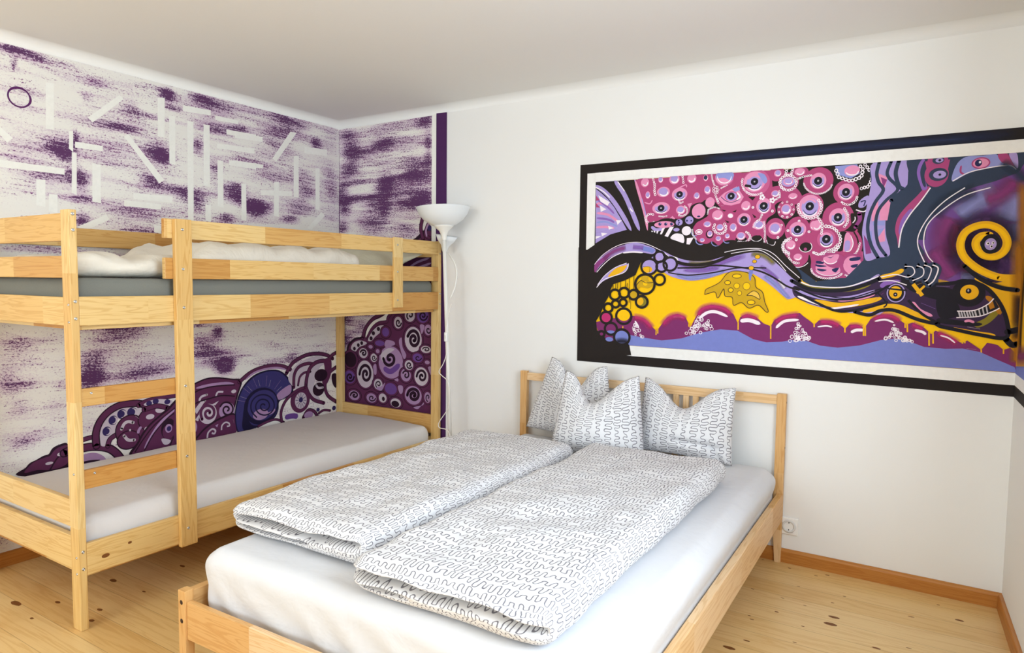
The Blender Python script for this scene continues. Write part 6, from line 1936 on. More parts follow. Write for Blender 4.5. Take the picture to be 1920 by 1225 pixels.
('O', 'Wd', 0, -1765, 2575, 245, 270),
('O', 'Nb2', 0, -1765, 2600, 85, 90),
('l', 'Nb2', 15, -1665, 2570, -1545, 2545),
('l', 'Nb2', 20, -1675, 2520, -1575, 2425),
('l', 'Nb2', 15, -1715, 2490, -1660, 2345),
('l', 'Nb2', 20, -1765, 2485, -1770, 2330),
('l', 'Nb2', 20, -1820, 2505, -1880, 2380),
('l', 'Nb2', 15, -1855, 2545, -1955, 2480),
('l', 'Nb2', 20, -1870, 2600, -1985, 2610),
('l', 'Nb2', 15, -1855, 2645, -1955, 2730),
('l', 'Nb2', 15, -1815, 2680, -1875, 2810),
('l', 'Nb2', 20, -1765, 2685, -1765, 2825),
('l', 'Nb2', 15, -1715, 2665, -1655, 2780),
('l', 'Nb2', 20, -1675, 2620, -1575, 2675),
('L', 'Pk2', 110, -2535, 1960, -2565, 2310, -2400, 2630, -2135, 2825, -1880, 2940, -1585, 2990),
('L', 'Pu', 80, -2535, 1960, -2565, 2310, -2400, 2630, -2135, 2825, -1880, 2940, -1585, 2990),
('O', 'Nb2', 0, -1040, 2155, 75, 65),
('O', 'Nb2', 0, -325, 2105, 85, 80),
('L', 'Pk2', 90, -1005, 2035, -785, 2105, -505, 2045),
('L', 'Pu', 65, -1005, 2035, -785, 2105, -505, 2045),
('L', 'Pk2', 125, -1670, 1990, -1480, 2200, -1215, 2130, -1060, 1920),
('L', 'Pu', 85, -1670, 1990, -1480, 2200, -1215, 2130, -1060, 1920),
('O', 'Lm', 0, -1445, 2045, 190, 120),
('T', 'Vs', 175, -2425, 2115, -2105, 2120, -1890, 2055)], lambda a, z, d: (d, a, z), purple, .0016)
build_art('painted_swirls', [
('S', 'Pk2', 0, 50, 3935, 275, 4045, 365, 4305, 675, 4560, 1065, 4660, 1190, 4980, 1530, 5300, 1860, 5485, 2025, 5595, 2745, 5740, 4065, 5805, 4085, 2035, 35, 1540),
('S', 'Pu', 0, 50, 3805, 320, 3970, 455, 4280, 740, 4500, 1105, 4585, 1300, 4920, 1615, 5245, 1945, 5410, 2190, 5540, 2745, 5680, 4065, 5750, 4085, 2035, 35, 1540),
('S', 'Wl', 0, 1210, 4635, 1300, 4920, 1570, 5180, 1905, 5315, 2130, 5445, 2190, 5600, 2390, 5605, 2190, 5265, 1820, 5190, 1530, 4995, 1320, 4675),
('L', 'Pk2', 140, 1065, 4590, 1215, 4930, 1530, 5240, 1985, 5455),
('L', 'Pu', 100, 1065, 4590, 1215, 4930, 1530, 5240, 1985, 5455),
('L', 'Pk2', 120, 1295, 4605, 1510, 4915, 1800, 5120, 2170, 5190, 2230, 5330, 2430, 5550),
('L', 'Pu', 90, 1295, 4605, 1510, 4915, 1800, 5120, 2170, 5190, 2230, 5330, 2430, 5550),
('S', 'Wd', 0, 1320, 4535, 1530, 4840, 1820, 5035, 2105, 5035, 1945, 4860, 1655, 4660, 1485, 4510),
('O', 'Pk2', 0, 1465, 4595, 75, 70),
('O', 'Pk2', 0, 1570, 4775, 75, 70),
('O', 'Pk2', 0, 1800, 4930, 75, 70),
('S', 'Wd', 0, 520, 4185, 630, 4385, 935, 4495, 1275, 4420, 890, 4240, 735, 4105),
('O', 'Pk2', 0, 685, 4200, 65, 65),
('O', 'Pk2', 0, 870, 4330, 65, 65),
('O', 'Pk2', 0, 1030, 4410, 65, 65),
('O', 'Pk2', 0, 2350, 3845, 635, 615),
('O', 'Pu', 0, 2350, 3845, 610, 595),
('O', 'Lm', 0, 2350, 3845, 540, 540),
('S', 'Wd', 0, 1900, 4060, 2185, 4295, 2510, 4285, 2185, 4080, 2025, 3820),
('T', 'Vs', 185, 2025, 3640, 2350, 3540, 2750, 3815),
('L', 'Pk2', 110, 2025, 3945, 2095, 3810, 2235, 3745, 2380, 3775, 2475, 3865, 2495, 3980, 2440, 4065, 2355, 4095, 2270, 4075, 2220, 4015, 2220, 3960, 2255, 3925, 2295, 3925, 2315, 3940),
('O', 'Pk2', 0, 1185, 3355, 485, 545),
('O', 'Pu', 0, 1185, 3355, 460, 525),
('O', 'Wd', 0, 1185, 3355, 385, 470),
('L', 'Pk2', 105, 920, 3330, 990, 3530, 1135, 3645, 1290, 3640, 1400, 3530, 1425, 3375, 1375, 3230, 1270, 3155, 1165, 3165, 1095, 3240, 1085, 3345, 1120, 3430, 1185, 3465, 1240, 3450, 1270, 3405, 1265, 3360, 1245, 3335),
('O', 'Pk2', 0, 3315, 4660, 445, 480),
('O', 'Pu', 0, 3315, 4660, 420, 460),
('O', 'Wd', 0, 3315, 4660, 355, 410),
('L', 'Pk2', 110, 3085, 4755, 3195, 4895, 3350, 4940, 3480, 4875, 3545, 4740, 3530, 4595, 3445, 4490, 3335, 4465, 3245, 4515, 3200, 4610, 3215, 4705, 3275, 4770, 3345, 4780, 3395, 4745, 3410, 4690, 3395, 4640, 3365, 4620, 3340, 4625),
('O', 'Pk2', 0, 3660, 3485, 380, 370),
('O', 'Pu', 0, 3660, 3485, 355, 350),
('O', 'Wd', 0, 3660, 3485, 290, 300),
('L', 'Pk2', 80, 3465, 3470, 3515, 3595, 3625, 3670, 3735, 3665, 3815, 3595, 3830, 3500, 3795, 3415, 3720, 3370, 3650, 3380, 3605, 3425, 3600, 3480, 3630, 3525, 3665, 3540, 3695, 3525, 3705, 3505),
('O', 'Pk2', 0, 3320, 2840, 445, 375),
('O', 'Pu', 0, 3320, 2840, 425, 355),
('O', 'Lm', 0, 3320, 2840, 355, 305),
('L', 'Pk2', 105, 3070, 2820, 3135, 2955, 3270, 3035, 3415, 3035, 3520, 2970, 3545, 2865, 3495, 2765, 3400, 2710, 3295, 2710, 3225, 2760, 3215, 2830, 3250, 2895, 3315, 2925, 3370, 2920, 3405, 2890, 3405, 2850, 3385, 2825, 3355, 2820),
('O', 'Pk2', 0, 2670, 5180, 270, 270),
('O', 'Pu', 0, 2670, 5180, 245, 250),
('O', 'Wd', 0, 2670, 5180, 175, 195),
('L', 'Pk2', 55, 2815, 5185, 2780, 5105, 2715, 5060, 2650, 5070, 2605, 5115, 2600, 5180, 2620, 5230, 2660, 5250, 2700, 5240, 2720, 5215, 2715, 5185, 2705, 5165, 2685, 5165),
('O', 'Pk2', 0, 3175, 5440, 305, 280),
('O', 'Pu', 0, 3175, 5440, 280, 260),
('O', 'Wd', 0, 3175, 5440, 215, 210),
('L', 'Pk2', 55, 3115, 5300, 3055, 5375, 3060, 5465, 3110, 5530, 3180, 5550, 3245, 5530, 3275, 5480, 3270, 5425, 3235, 5395, 3200, 5390, 3170, 5405, 3165, 5425, 3175, 5445),
('O', 'Pk2', 0, 1785, 3060, 295, 255),
('O', 'Pu', 0, 1785, 3060, 270, 240),
('O', 'Wd', 0, 1785, 3060, 195, 185),
('L', 'Pk2', 45, 1800, 2925, 1720, 2950, 1680, 3015, 1690, 3085, 1740, 3140, 1800, 3155, 1855, 3135, 1875, 3090, 1865, 3050, 1835, 3020, 1800, 3020, 1780, 3030, 1775, 3055, 1785, 3065),
('O', 'Pk2', 0, 3005, 3475, 310, 285),
('O', 'Pu', 0, 3005, 3475, 285, 265),
('O', 'Lm', 0, 3005, 3475, 215, 210),
('L', 'Pk2', 55, 2870, 3515, 2935, 3590, 3025, 3610, 3100, 3580, 3130, 3515, 3120, 3450, 3070, 3405, 3020, 3400, 2980, 3420, 2970, 3455, 2980, 3485, 3005, 3500, 3020, 3495),
('O', 'Pk2', 0, 3140, 3815, 275, 230),
('O', 'Pu', 0, 3140, 3815, 250, 210),
('O', 'Wd', 0, 3140, 3815, 180, 160),
('L', 'Pk2', 50, 3275, 3765, 3205, 3720, 3130, 3715, 3075, 3745, 3055, 3800, 3075, 3850, 3120, 3880, 3170, 3880, 3200, 3855, 3210, 3825, 3195, 3800, 3170, 3790, 3150, 3795, 3145, 3805),
('O', 'Pk2', 0, 1590, 3945, 250, 220),
('O', 'Pu', 0, 1590, 3945, 225, 200),
('O', 'Wd', 0, 1590, 3945, 150, 145),
('L', 'Pk2', 40, 1715, 3955, 1685, 3890, 1630, 3860, 1570, 3860, 1535, 3895, 1525, 3940, 1545, 3980, 1580, 4000, 1615, 3995, 1635, 3975, 1635, 3950, 1625, 3930, 1605, 3925, 1595, 3935),
('O', 'Pk2', 0, 1105, 4070, 305, 245),
('O', 'Pu', 0, 1105, 4070, 280, 225),
('O', 'Wd', 0, 1105, 4070, 205, 170),
('L', 'Pk2', 65, 970, 4100, 1040, 4160, 1125, 4175, 1195, 4150, 1225, 4100, 1210, 4050, 1170, 4015, 1115, 4010, 1080, 4025, 1070, 4055, 1080, 4080, 1100, 4090, 1120, 4085),
('O', 'Pk2', 0, 1480, 2565, 330, 235),
('O', 'Pu', 0, 1480, 2565, 305, 215),
('O', 'Lm', 0, 1480, 2565, 230, 160),
('L', 'Pk2', 45, 1670, 2585, 1630, 2515, 1545, 2475, 1455, 2470, 1395, 2505, 1385, 2555, 1420, 2600, 1470, 2620, 1520, 2615, 1545, 2595, 1545, 2570, 1525, 2555, 1505, 2555),
('O', 'Pk2', 0, 1990, 2615, 270, 230),
('O', 'Pu', 0, 1990, 2615, 245, 210),
('O', 'Wd', 0, 1990, 2615, 175, 155),
('O', 'Pk2', 0, 2020, 2590, 65, 75),
('O', 'Pk2', 0, 2570, 2510, 325, 225),
('O', 'Pu', 0, 2570, 2510, 305, 205),
('O', 'Wd', 0, 2570, 2510, 230, 150),
('O', 'Pk2', 0, 2550, 2475, 170, 105),
('O', 'Pk2', 0, 3845, 4370, 295, 185),
('O', 'Pu', 0, 3845, 4370, 275, 165),
('O', 'Wd', 0, 3845, 4370, 205, 115),
('L', 'Pk2', 40, 3705, 4360, 3745, 4410, 3820, 4435, 3900, 4435, 3955, 4410, 3965, 4375, 3935, 4345, 3885, 4330, 3840, 4330, 3810, 4345, 3810, 4365, 3830, 4380, 3855, 4385, 3865, 4380),
('O', 'Pk2', 0, 2350, 2960, 360, 260),
('O', 'Pu', 0, 2350, 2960, 335, 245),
('O', 'Vs', 0, 2350, 2960, 265, 190),
('O', 'Pk2', 0, 2125, 4840, 255, 225),
('O', 'Pu', 0, 2125, 4840, 230, 205),
('O', 'Vs', 0, 2125, 4840, 155, 150),
('O', 'Pk2', 0, 1860, 4455, 305, 170),
('O', 'Pu', 0, 1860, 4455, 280, 150),
('O', 'Vs', 0, 1860, 4455, 210, 95),
('O', 'Pk2', 0, 3710, 5445, 325, 295),
('O', 'Pu', 0, 3710, 5445, 305, 275),
('O', 'Vs', 0, 3710, 5445, 240, 225),
('L', 'Pk2', 55, 3910, 5450, 3865, 5360, 3780, 5305, 3685, 5310, 3615, 5365, 3600, 5440, 3635, 5505, 3695, 5540, 3760, 5530, 3795, 5495, 3805, 5450, 3780, 5410, 3745, 5400, 3715, 5405, 3705, 5425, 3705, 5445),
('O', 'Pk2', 0, 3505, 4080, 295, 210),
('O', 'Pu', 0, 3505, 4080, 270, 190),
('O', 'Vs', 0, 3505, 4080, 205, 140),
('L', 'Pk2', 40, 3675, 4090, 3635, 4035, 3560, 4000, 3485, 4005, 3440, 4035, 3435, 4075, 3465, 4105, 3505, 4120, 3535, 4110, 3545, 4095, 3540, 4085),
('O', 'Pk2', 0, 495, 3805, 380, 345),
('O', 'Pu', 0, 495, 3805, 355, 330),
('O', 'Pk2', 0, 495, 3805, 280, 270),
('O', 'Pk2', 0, 445, 3195, 365, 300),
('O', 'Pu', 0, 445, 3195, 340, 280),
('O', 'Vs', 0, 445, 3195, 265, 225),
('L', 'Pk2', 70, 665, 3215, 615, 3115, 520, 3060, 415, 3060, 345, 3110, 330, 3185, 370, 3250, 435, 3285, 500, 3280, 535, 3245, 540, 3205, 515, 3170, 480, 3160, 455, 3165, 450, 3185),
('O', 'Pk2', 0, 665, 2575, 360, 245),
('O', 'Pu', 0, 665, 2575, 335, 225),
('O', 'Lm', 0, 665, 2575, 255, 170),
('L', 'Pk2', 65, 485, 2560, 535, 2635, 630, 2680, 730, 2680, 800, 2645, 815, 2590, 775, 2545, 715, 2520, 655, 2520, 620, 2545, 620, 2570, 645, 2595, 670, 2600, 690, 2595),
('O', 'Pk2', 0, 3935, 5000, 240, 240),
('O', 'Pu', 0, 3935, 5000, 220, 220),
('O', 'Lm', 0, 3935, 5000, 150, 170),
('L', 'Pk2', 45, 4060, 5010, 4030, 4940, 3980, 4905, 3925, 4910, 3890, 4950, 3885, 5000, 3905, 5035, 3935, 5050, 3960, 5040, 3965, 5020, 3960, 5005),
('O', 'Pk2', 0, 3905, 3960, 190, 130),
('O', 'Pu', 0, 3905, 3960, 170, 115),
('O', 'Lm', 0, 3905, 3960, 100, 60),
('O', 'Pk2', 0, 1445, 4310, 195, 135),
('O', 'Pu', 0, 1445, 4310, 170, 115),
('O', 'Lm', 0, 1445, 4310, 95, 60),
('O', 'Pk2', 0, 1770, 4180, 185, 145),
('O', 'Pu', 0, 1770, 4180, 160, 125),
('O', 'Lm', 0, 1770, 4180, 85, 70),
('O', 'Pk2', 0, 3925, 2830, 225, 245),
('O', 'Pu', 0, 3925, 2830, 205, 230),
('O', 'Lm', 0, 3925, 2830, 135, 175),
('L', 'Pk2', 40, 3940, 2700, 3885, 2725, 3860, 2790, 3865, 2855, 3900, 2895, 3935, 2905, 3965, 2885, 3975, 2850, 3965, 2820, 3950, 2810, 3940, 2815),
('S', 'Lm', 0, 2710, 4535, 2825, 4695, 2865, 4395, 3025, 4135, 2905, 4010),
('S', 'Lm', 0, 2145, 4565, 2470, 4555, 2510, 4435, 2105, 4350),
('S', 'Lm', 0, 1690, 2930, 1940, 3015, 2105, 3150, 1940, 2860),
('S', 'Lm', 0, 2670, 3080, 2870, 3100, 2870, 2890, 2750, 2845),
('S', 'Lm', 0, 1565, 3665, 1695, 3735, 1715, 3430, 1610, 3390),
('S', 'Lm', 0, 2510, 3280, 2670, 3340, 2670, 3235),
('S', 'Lm', 0, 3600, 5145, 3785, 5125, 3675, 4855),
('S', 'Lm', 0, 3940, 3790, 4055, 3825, 4055, 3565),
('S', 'Lm', 0, 3720, 2555, 3760, 2650, 3530, 2415, 3340, 2455),
('S', 'Pk2', 0, 2600, 7465, 3410, 7925, 3770, 8165, 4090, 8125, 4105, 5860, 2375, 5810),
('S', 'Pu', 0, 2750, 7435, 3485, 7840, 4095, 8020, 4105, 5860, 2375, 5810),
('L', 'Pk2', 145, 4070, 8890, 3905, 8865, 3730, 8600, 3625, 8220, 3735, 7835),
('L', 'Pu', 105, 4070, 8890, 3905, 8865, 3730, 8600, 3625, 8220, 3735, 7835),
('L', 'Pk2', 120, 4070, 8535, 3875, 8270, 3805, 8000, 4050, 7885),
('L', 'Pu', 85, 4070, 8535, 3875, 8270, 3805, 8000, 4050, 7885),
('T', 'Lm', 65, 3980, 8430, 3840, 8160, 3875, 7940),
('O', 'Nb2', 0, 3980, 8210, 85, 85),
('T', 'Lm', 75, 2975, 6845, 3415, 7120, 3985, 7285),
('T', 'Lm', 75, 3195, 6900, 3560, 6985, 4055, 7120),
('P', 'Wl', 0, 4060, 100, 4230, 100, 4230, 11725, 4060, 11680)], lambda a, z, d: (a, -d, z), purple)
build_art('painted_stripe', [
('P', 'St', 0, 4238, 100, 4662, 100, 4648, 11715, 4238, 11730)], lambda a, z, d: (a, -d, z), purple, .002)['label'] = 'solid dark purple upright stripe'

# ------------------------------------------------------------------ bunk bed
BX, FX, BF, BH = .004, .903, -2.1555, -.0165
bunk = thing('bunk_bed', 'pine bunk bed with ladder and bare screws against the purple painted wall', 'bunk bed', (BX, BF, 0))
def bb(name, lo, hi, axis, par=bunk, mat=None, **k):
    o = (BX, BF, 0)
    return board(name, par, mat or M['bunk_pine'], [l - q for l, q in zip(lo, o)], [h - q for h, q in zip(hi, o)], axis, **k)
PW, PD = .057, .0285
posts = {}
for kx, x in (('b', BX), ('f', FX - PW)):
    for ky, y in (('f', BF), ('h', BH - PD)):
        posts[kx + ky] = bb('post', (x, y, 0), (x + PW, y + PD, 1.5565), 2)
y0, y1 = BF + PD, BH - PD
T = .022
bb('side_rail', (FX - T, y0, .2057), (FX - .001, y1, .3259), 1); bb('side_rail', (FX - T, y0, 1.137), (FX - .001, y1, 1.2435), 1)
bb('side_rail', (BX, y0, .2057), (BX + T, y1, .3259), 1); bb('side_rail', (BX, y0, 1.137), (BX + T, y1, 1.2435), 1)
bb('guard_rail', (FX - T, -1.80, 1.311), (FX - .001, y1, 1.3965), 1); bb('guard_rail', (FX - T, -1.80, 1.475), (FX - .001, y1, 1.5535), 1)
bb('guard_rail', (BX, y0, 1.459), (BX + T, y1, 1.547), 1)
for z0, z1 in ((1.445, 1.545), (1.311, 1.391), (1.137, 1.241), (.387, .490), (.228, .353)):
    bb('end_board', (BX + PW, BF + .003, z0), (FX - PW, BF + .025, z1), 0)
for z0, z1 in ((1.459, 1.547), (1.137, 1.241), (.350, .468), (.2057, .3259)):
    bb('end_board', (BX + PW, BH - .025, z0), (FX - PW, BH - .003, z1), 0)
lp = bb('ladder_post', (FX, -1.7685, .197), (FX + .022, -1.6955, 1.5535), 2)
for z0, z1 in ((.839, .905), (.530, .601)): bb('rung', (FX - .024, y0, z0), (FX - .003, -1.70, z1), 1)
br = bb('guard_bracket', (FX, -.463, 1.158), (FX + .015, -.389, 1.5575), 2)
for z in (.19, 1.12): bb('slatted_base', (BX + .03, y0 + .01, z), (FX - .03, y1 - .01, z + .018), 1)
def screw(par, pos, nrm, r=.0062, mat='screw'):
    nrm = Vector(nrm)
    q = nrm.to_track_quat('Z', 'Y').to_matrix().to_4x4()
    return lathe('screw', [(0, .0028), (r * .35, .0028), (r * .4, .0012), (r * .55, .0012), (r * .6, .003), (r * .9, .0022), (r, 0), (r, -.002)], M[mat], par, 18, tuple(Vector(pos) - Vector((BX, BF, 0))), q)
for z in (1.5405, 1.483, 1.226, 1.164, .299, .234): screw(posts['ff'], (FX, -2.1405, z), (1, 0, 0))
for z in (1.214, 1.151, .278, .217, .592): screw(posts['ff'], (.888, BF, z), (0, -1, 0), .0048)
for z in (1.511, 1.351, 1.194, .871, .577, .272): screw(lp, (FX + .022, -1.7375, z), (1, 0, 0))
for z in (1.48, 1.233, 1.17): screw(posts['fh'], (FX, -.030, z), (1, 0, 0), .0055)
for z in (1.514, 1.362, 1.201): screw(br, (FX + .015, -.435, z), (1, 0, 0), .006)
RAILS = [o for o in bunk.children if o.name.startswith('side_rail')]
RUNGS = [o for o in bunk.children if o.name.startswith('rung')]
screw(RUNGS[0], (FX - .003, -2.094, .887), (1, 0, 0), .005); screw(RUNGS[1], (FX - .003, -2.09, .585), (1, 0, 0), .005)
# oval knots in the lower front rail
bm = bmesh.new(); bm.from_mesh(RAILS[0].data)
RAILS[0].data.materials.append(M['knot'])
for yy, zz, ra, rz in ((-2.06, .259, .015, .008), (-1.968, .280, .008, .005)):
    k = [bm.verts.new((FX - .0006 - BX, yy - BF + ra * cos(t * pi / 8), zz + rz * sin(t * pi / 8))) for t in range(16)]
    bm.faces.new(k).material_index = 1
bm.to_mesh(RAILS[0].data); bm.free()

# ------------------------------------------------------------------ soft things
def boxgrid(nx, ny, nz):
    """Surface of a unit box as a grid: (params, faces with side name)."""
    idx, V, F = {}, [], []
    def g(i, j, k):
        if (i, j, k) not in idx: idx[(i, j, k)] = len(V); V.append((i / nx, j / ny, k / nz))
        return idx[(i, j, k)]
    for i in range(nx):
        for j in range(ny):
            F.append(('t', (g(i, j, nz), g(i + 1, j, nz), g(i + 1, j + 1, nz), g(i, j + 1, nz))))
            F.append(('b', (g(i, j, 0), g(i, j + 1, 0), g(i + 1, j + 1, 0), g(i + 1, j, 0))))
    for i in range(nx):
        for k in range(nz):
            F.append(('y0', (g(i, 0, k), g(i + 1, 0, k), g(i + 1, 0, k + 1), g(i, 0, k + 1))))
            F.append(('y1', (g(i, ny, k), g(i, ny, k + 1), g(i + 1, ny, k + 1), g(i + 1, ny, k))))
    for j in range(ny):
        for k in range(nz):
            F.append(('x0', (g(0, j, k), g(0, j, k + 1), g(0, j + 1, k + 1), g(0, j + 1, k))))
            F.append(('x1', (g(nx, j, k), g(nx, j + 1, k), g(nx, j + 1, k + 1), g(nx, j, k + 1))))
    return V, F
def warp(t, e=.12):
    """more grid lines near both ends"""
    return t - e * sin(2 * pi * t) / pi * .6
def nz_(p, s, o=0.): return noise.noise(Vector((p[0] * s + o, p[1] * s + o * 1.7, p[2] * s - o)))
def soft_box(name, size, res, r, mat, loc, rz=0, parent=None, shape=None, uvs=True):
    """Rounded, slightly lumpy box; origin at the centre of its underside."""
    V, F = boxgrid(*res)
    L, B, T_ = size
    P = []
    for a, b, c in V:
        a, b = warp(a, .5), warp(b, .5)
        p = Vector(((a - .5) * L, (b - .5) * B, c * T_))
        q = Vector((max(-L / 2 + r[0], min(L / 2 - r[0], p.x)), max(-B / 2 + r[0], min(B / 2 - r[0], p.y)), max(r[1], min(T_ - r[1], p.z))))
        d = p - q
        e = Vector((d.x / r[0], d.y / r[0], d.z / r[1]))
        if e.length > 1e-6:
            m_ = max(abs(e.x), abs(e.y), abs(e.z)); e = e.normalized() * m_
            p = q + Vector((e.x * r[0], e.y * r[0], e.z * r[1]))
        if shape: p = shape(p, (a, b, c))
        P.append(p)
    me = bpy.data.meshes.new(name); me.from_pydata(P, [], [f for _, f in F])
    if uvs:
        u = me.uv_layers.new(name='UVMap'); k = 0
        for side, f in F:
            for v in f:
                a, b, c = V[v]; x, y = (warp(a, .5) - .5) * L, (warp(b, .5) - .5) * B
                dn = (1 - c) * T_ * 1.25
                if side == 't': t = (x, y)
                elif side == 'b': t = (x + 3.3, y + 1.1)
                elif side == 'y0': t = (x, -B / 2 - dn * 2.)
                elif side == 'y1': t = (x, B / 2 + dn)
                elif side == 'x0': t = (-L / 2 - dn, y)
                else: t = (L / 2 + dn, y)
                u.data[k].uv = (t[0] + 5, t[1] + 5); k += 1
    o = link_mesh(name, me, mat, parent, True, loc); o.rotation_euler = (0, 0, rz)
    return o

# lower bunk mattress in its white fitted sheet
def sh_low(p, q):
    p = p.copy(); x, y, z = p
    if z > .1: p.z += .006 * nz_(p, 3., 2.) - .010 * max(0, x / .44) ** 3
    if q[2] < .98 and x > .3: p.z += 0
    p.x += .004 * nz_(p, 9., 5.); p.y += .004 * nz_(p, 9., 8.)
    return p
m1 = soft_box('mattress', (.82, 2.055, .205), (34, 70, 8), (.05, .07), M['sheet2'], (.4545, -1.086, .2095), shape=sh_low)
tag(m1, 'low bunk mattress in a plain white fitted sheet under the ladder rungs', 'mattress')
def sh_up(p, q):
    p = p.copy(); p.x += .003 * nz_(p, 8., 1.); p.z += .003 * nz_(p, 6., 3.); return p
m2 = soft_box('mattress', (.83, 2.06, .168), (30, 60, 6), (.025, .03), M['grey_cover'], (.4545, -1.086, 1.1435), shape=sh_up)
tag(m2, 'grey covered mattress on the top bunk behind the guard rails', 'mattress')
# rumpled bedding on the top bunk
def sh_duv(p, q):
    p = p.copy(); y = p.y + DY; x = p.x
    hump = .0
    t = max(0, min(1, (y + 1.68) / .26)); t = t * t * (3 - 2 * t)
    top = .085 + .075 * t
    k = p.z / .16
    p.z = k * (top + .007 * nz_((p.x, y, 0), 6., 4.) + .012 * nz_((p.x, y * 1.5, 0), 13., 9.) + .010 * sin(y * 26 + x * 12 + 3 * nz_((p.x, y, 1), 4.)) * (1 if k > .4 else 0))
    p.x += .018 * nz_((p.x, y, p.z), 7., 3.)
    p.y += .016 * nz_((p.x, y, p.z), 8., 6.)
    return p
DY = -1.345
dv = soft_box('duvet', (.72, 1.50, .16), (40, 90, 12), (.07, .07), M['duvet_white'], (.46, DY, 1.315), shape=sh_duv)
tag(dv, 'rumpled plain cream-white duvet lying along the top bunk', 'duvet')
def pillow_mesh(name, Wd, Ht, Tk, chop=0., chopw=.4, chopc=0., chopr=0., ear=0., n=36, uvswap=False, seed=0., taperz=0., mat=None, bulge=.5, crease=()):
    """Soft cushion standing on its lower edge; chop pushes the middle of the top edge down."""
    V, F, UV = [], [], []
    def pt(i, j, side):
        u = -1 + 2 * i / n; v = -1 + 2 * j / n
        u = sin(u * pi / 2) * .35 + u * .65; v = sin(v * pi / 2) * .35 + v * .65
        pin = 1 - .07 * (1 - v * v) if abs(u) > 0 else 1
        x = u * Wd / 2 * (1 - .05 * (1 - v * v)) * (1 - taperz * (v + 1) / 2)
        z = (v + 1) / 2 * Ht + .04 * Ht * (1 - u * u) * (-1 if v < 0 else 1) * abs(v) * -.6
        t = ((max(0, 1 - u ** 2)) ** .55) * ((max(0, 1 - v ** 2)) ** .5) * (1 + bulge * -v)
        g = exp(-((u - chopc) / (chopr if chopr and u > chopc else chopw)) ** 2); h = max(0, (v + 1) / 2)
        z -= chop * g * h ** 2.2
        t *= 1 + .25 * g * h
        x += ear * u * h ** 2
        y = side * Tk / 2 * t
        w = .010 * nz_((x, side * .3, z), 7., seed) + .006 * nz_((x, side, z), 16., seed + 3)
        y += w * min(1, t * 3)
        if side < 0:
            for cx, cz, L_, ang, dep in crease:
                dx, dz = x - cx, z - cz; a = dx * cos(ang) + dz * sin(ang); b = -dx * sin(ang) + dz * cos(ang)
                if abs(a) < L_: y += dep * exp(-(b / .012) ** 2) * (1 - (a / L_) ** 2)
        return (x, y, z)
    for s in (-1, 1):
        for j in range(n + 1):
            for i in range(n + 1):
                V.append(pt(i, j, s)); UV.append((i / n * Wd + 3 + (s > 0) * 1.3, j / n * Ht + 2))
    k = (n + 1) ** 2
    for s in (0, 1):
        for j in range(n):
            for i in range(n):
                b = s * k + j * (n + 1) + i
                f = (b, b + 1, b + n + 2, b + n + 1)
                F.append(f if s == 0 else f[::-1])
    bm = bmesh.new()
    me = bpy.data.meshes.new(name); me.from_pydata(V, [], F)
    u = me.uv_layers.new(name='UVMap')
    for l in me.loops:
        q = UV[l.vertex_index]; u.data[l.index].uv = (q[1], q[0]) if uvswap else q
    bm.from_mesh(me); bmesh.ops.remove_doubles(bm, verts=bm.verts, dist=.0008); bmesh.ops.recalc_face_normals(bm, faces=bm.faces)
    bm.to_mesh(me); bm.free()
    for p in me.polygons: p.use_smooth = True
    return me
o = link_mesh('pillow', pillow_mesh('pillow', .62, .46, .14, seed=2.), M['pillow_pale'], None, True)
o.matrix_world = Matrix.Translation((.47, -.50, 1.375)) @ Matrix.Rotation(radians(10), 4, 'Y') @ Matrix.Rotation(radians(-70), 4, 'X')
tag(o, 'pale greenish-grey pillow at the head of the top bunk', 'pillow')

# ------------------------------------------------------------------ double bed (local: x = -across, y = -along)
EX, EY, YAW = 2.954, -.0338, .0207
bed = thing('double_bed', 'low pine double bed with slatted headboard under the mural', 'bed', (EX, EY, 0), YAW)
def bw(a, b, z=0.):
    c, s = cos(YAW), sin(YAW); return (EX - c * a + s * b, EY - s * a - c * b, z)
def eb(name, a0, a1, b0, b1, z0, z1, axis, par=bed, **k):
    return board(name, par, M['bed_pine'], (-a1, -b1, z0), (-a0, -b0, z1), axis, **k)
EW, EL = 1.4376, 2.1128
def tp(vs, d):
    for v in vs:
        if v.co.z < .01: v.co.x += d * (1 if (d < 0) == (v.co.x > -EW / 2) and False else 0)
def leg_taper(side):
    def f(vs):
        xs = [v.co.x for v in vs]; lo, hi = min(xs), max(xs)
        for v in vs:
            if v.co.z < .001:
                if side > 0 and v.co.x == lo: v.co.x += .015
                if side < 0 and v.co.x == hi: v.co.x -= .015
    return f
hp = []
for a0, a1, sd in ((.002, .044, 1), (EW - .042, EW, -1)):
    hp.append(eb('headboard_post', a0, a1, -.029, 0., .20, .806, 2))
    lg = eb('leg', a0, a1, -.029, 0., 0., .1995, 2, taper=leg_taper(sd))
eb('headboard_rail', .044, EW - .042, -.026, -.004, .754, .797, 0); eb('headboard_rail', .044, EW - .042, -.026, -.004, .22, .30, 0)
for a in (.413, .462, .513): eb('headboard_slat', a, a + .029, -.021, -.007, .298, .756, 2, bevel=.002)
for a0, a1 in ((0., .028), (EW - .028, EW)): eb('side_rail', a0, a1, .001, EL - .033, .205, .333, 1)
fp = []
for a0, a1 in ((0., .035), (EW - .035, EW)): fp.append(eb('foot_post', a0, a1, EL - .032, EL, 0., .341, 2))
eb('footboard', .035, EW - .035, EL - .026, EL - .006, .185, .307, 0)
eb('slatted_base', .03, EW - .03, .03, EL - .06, .18, .198, 1)
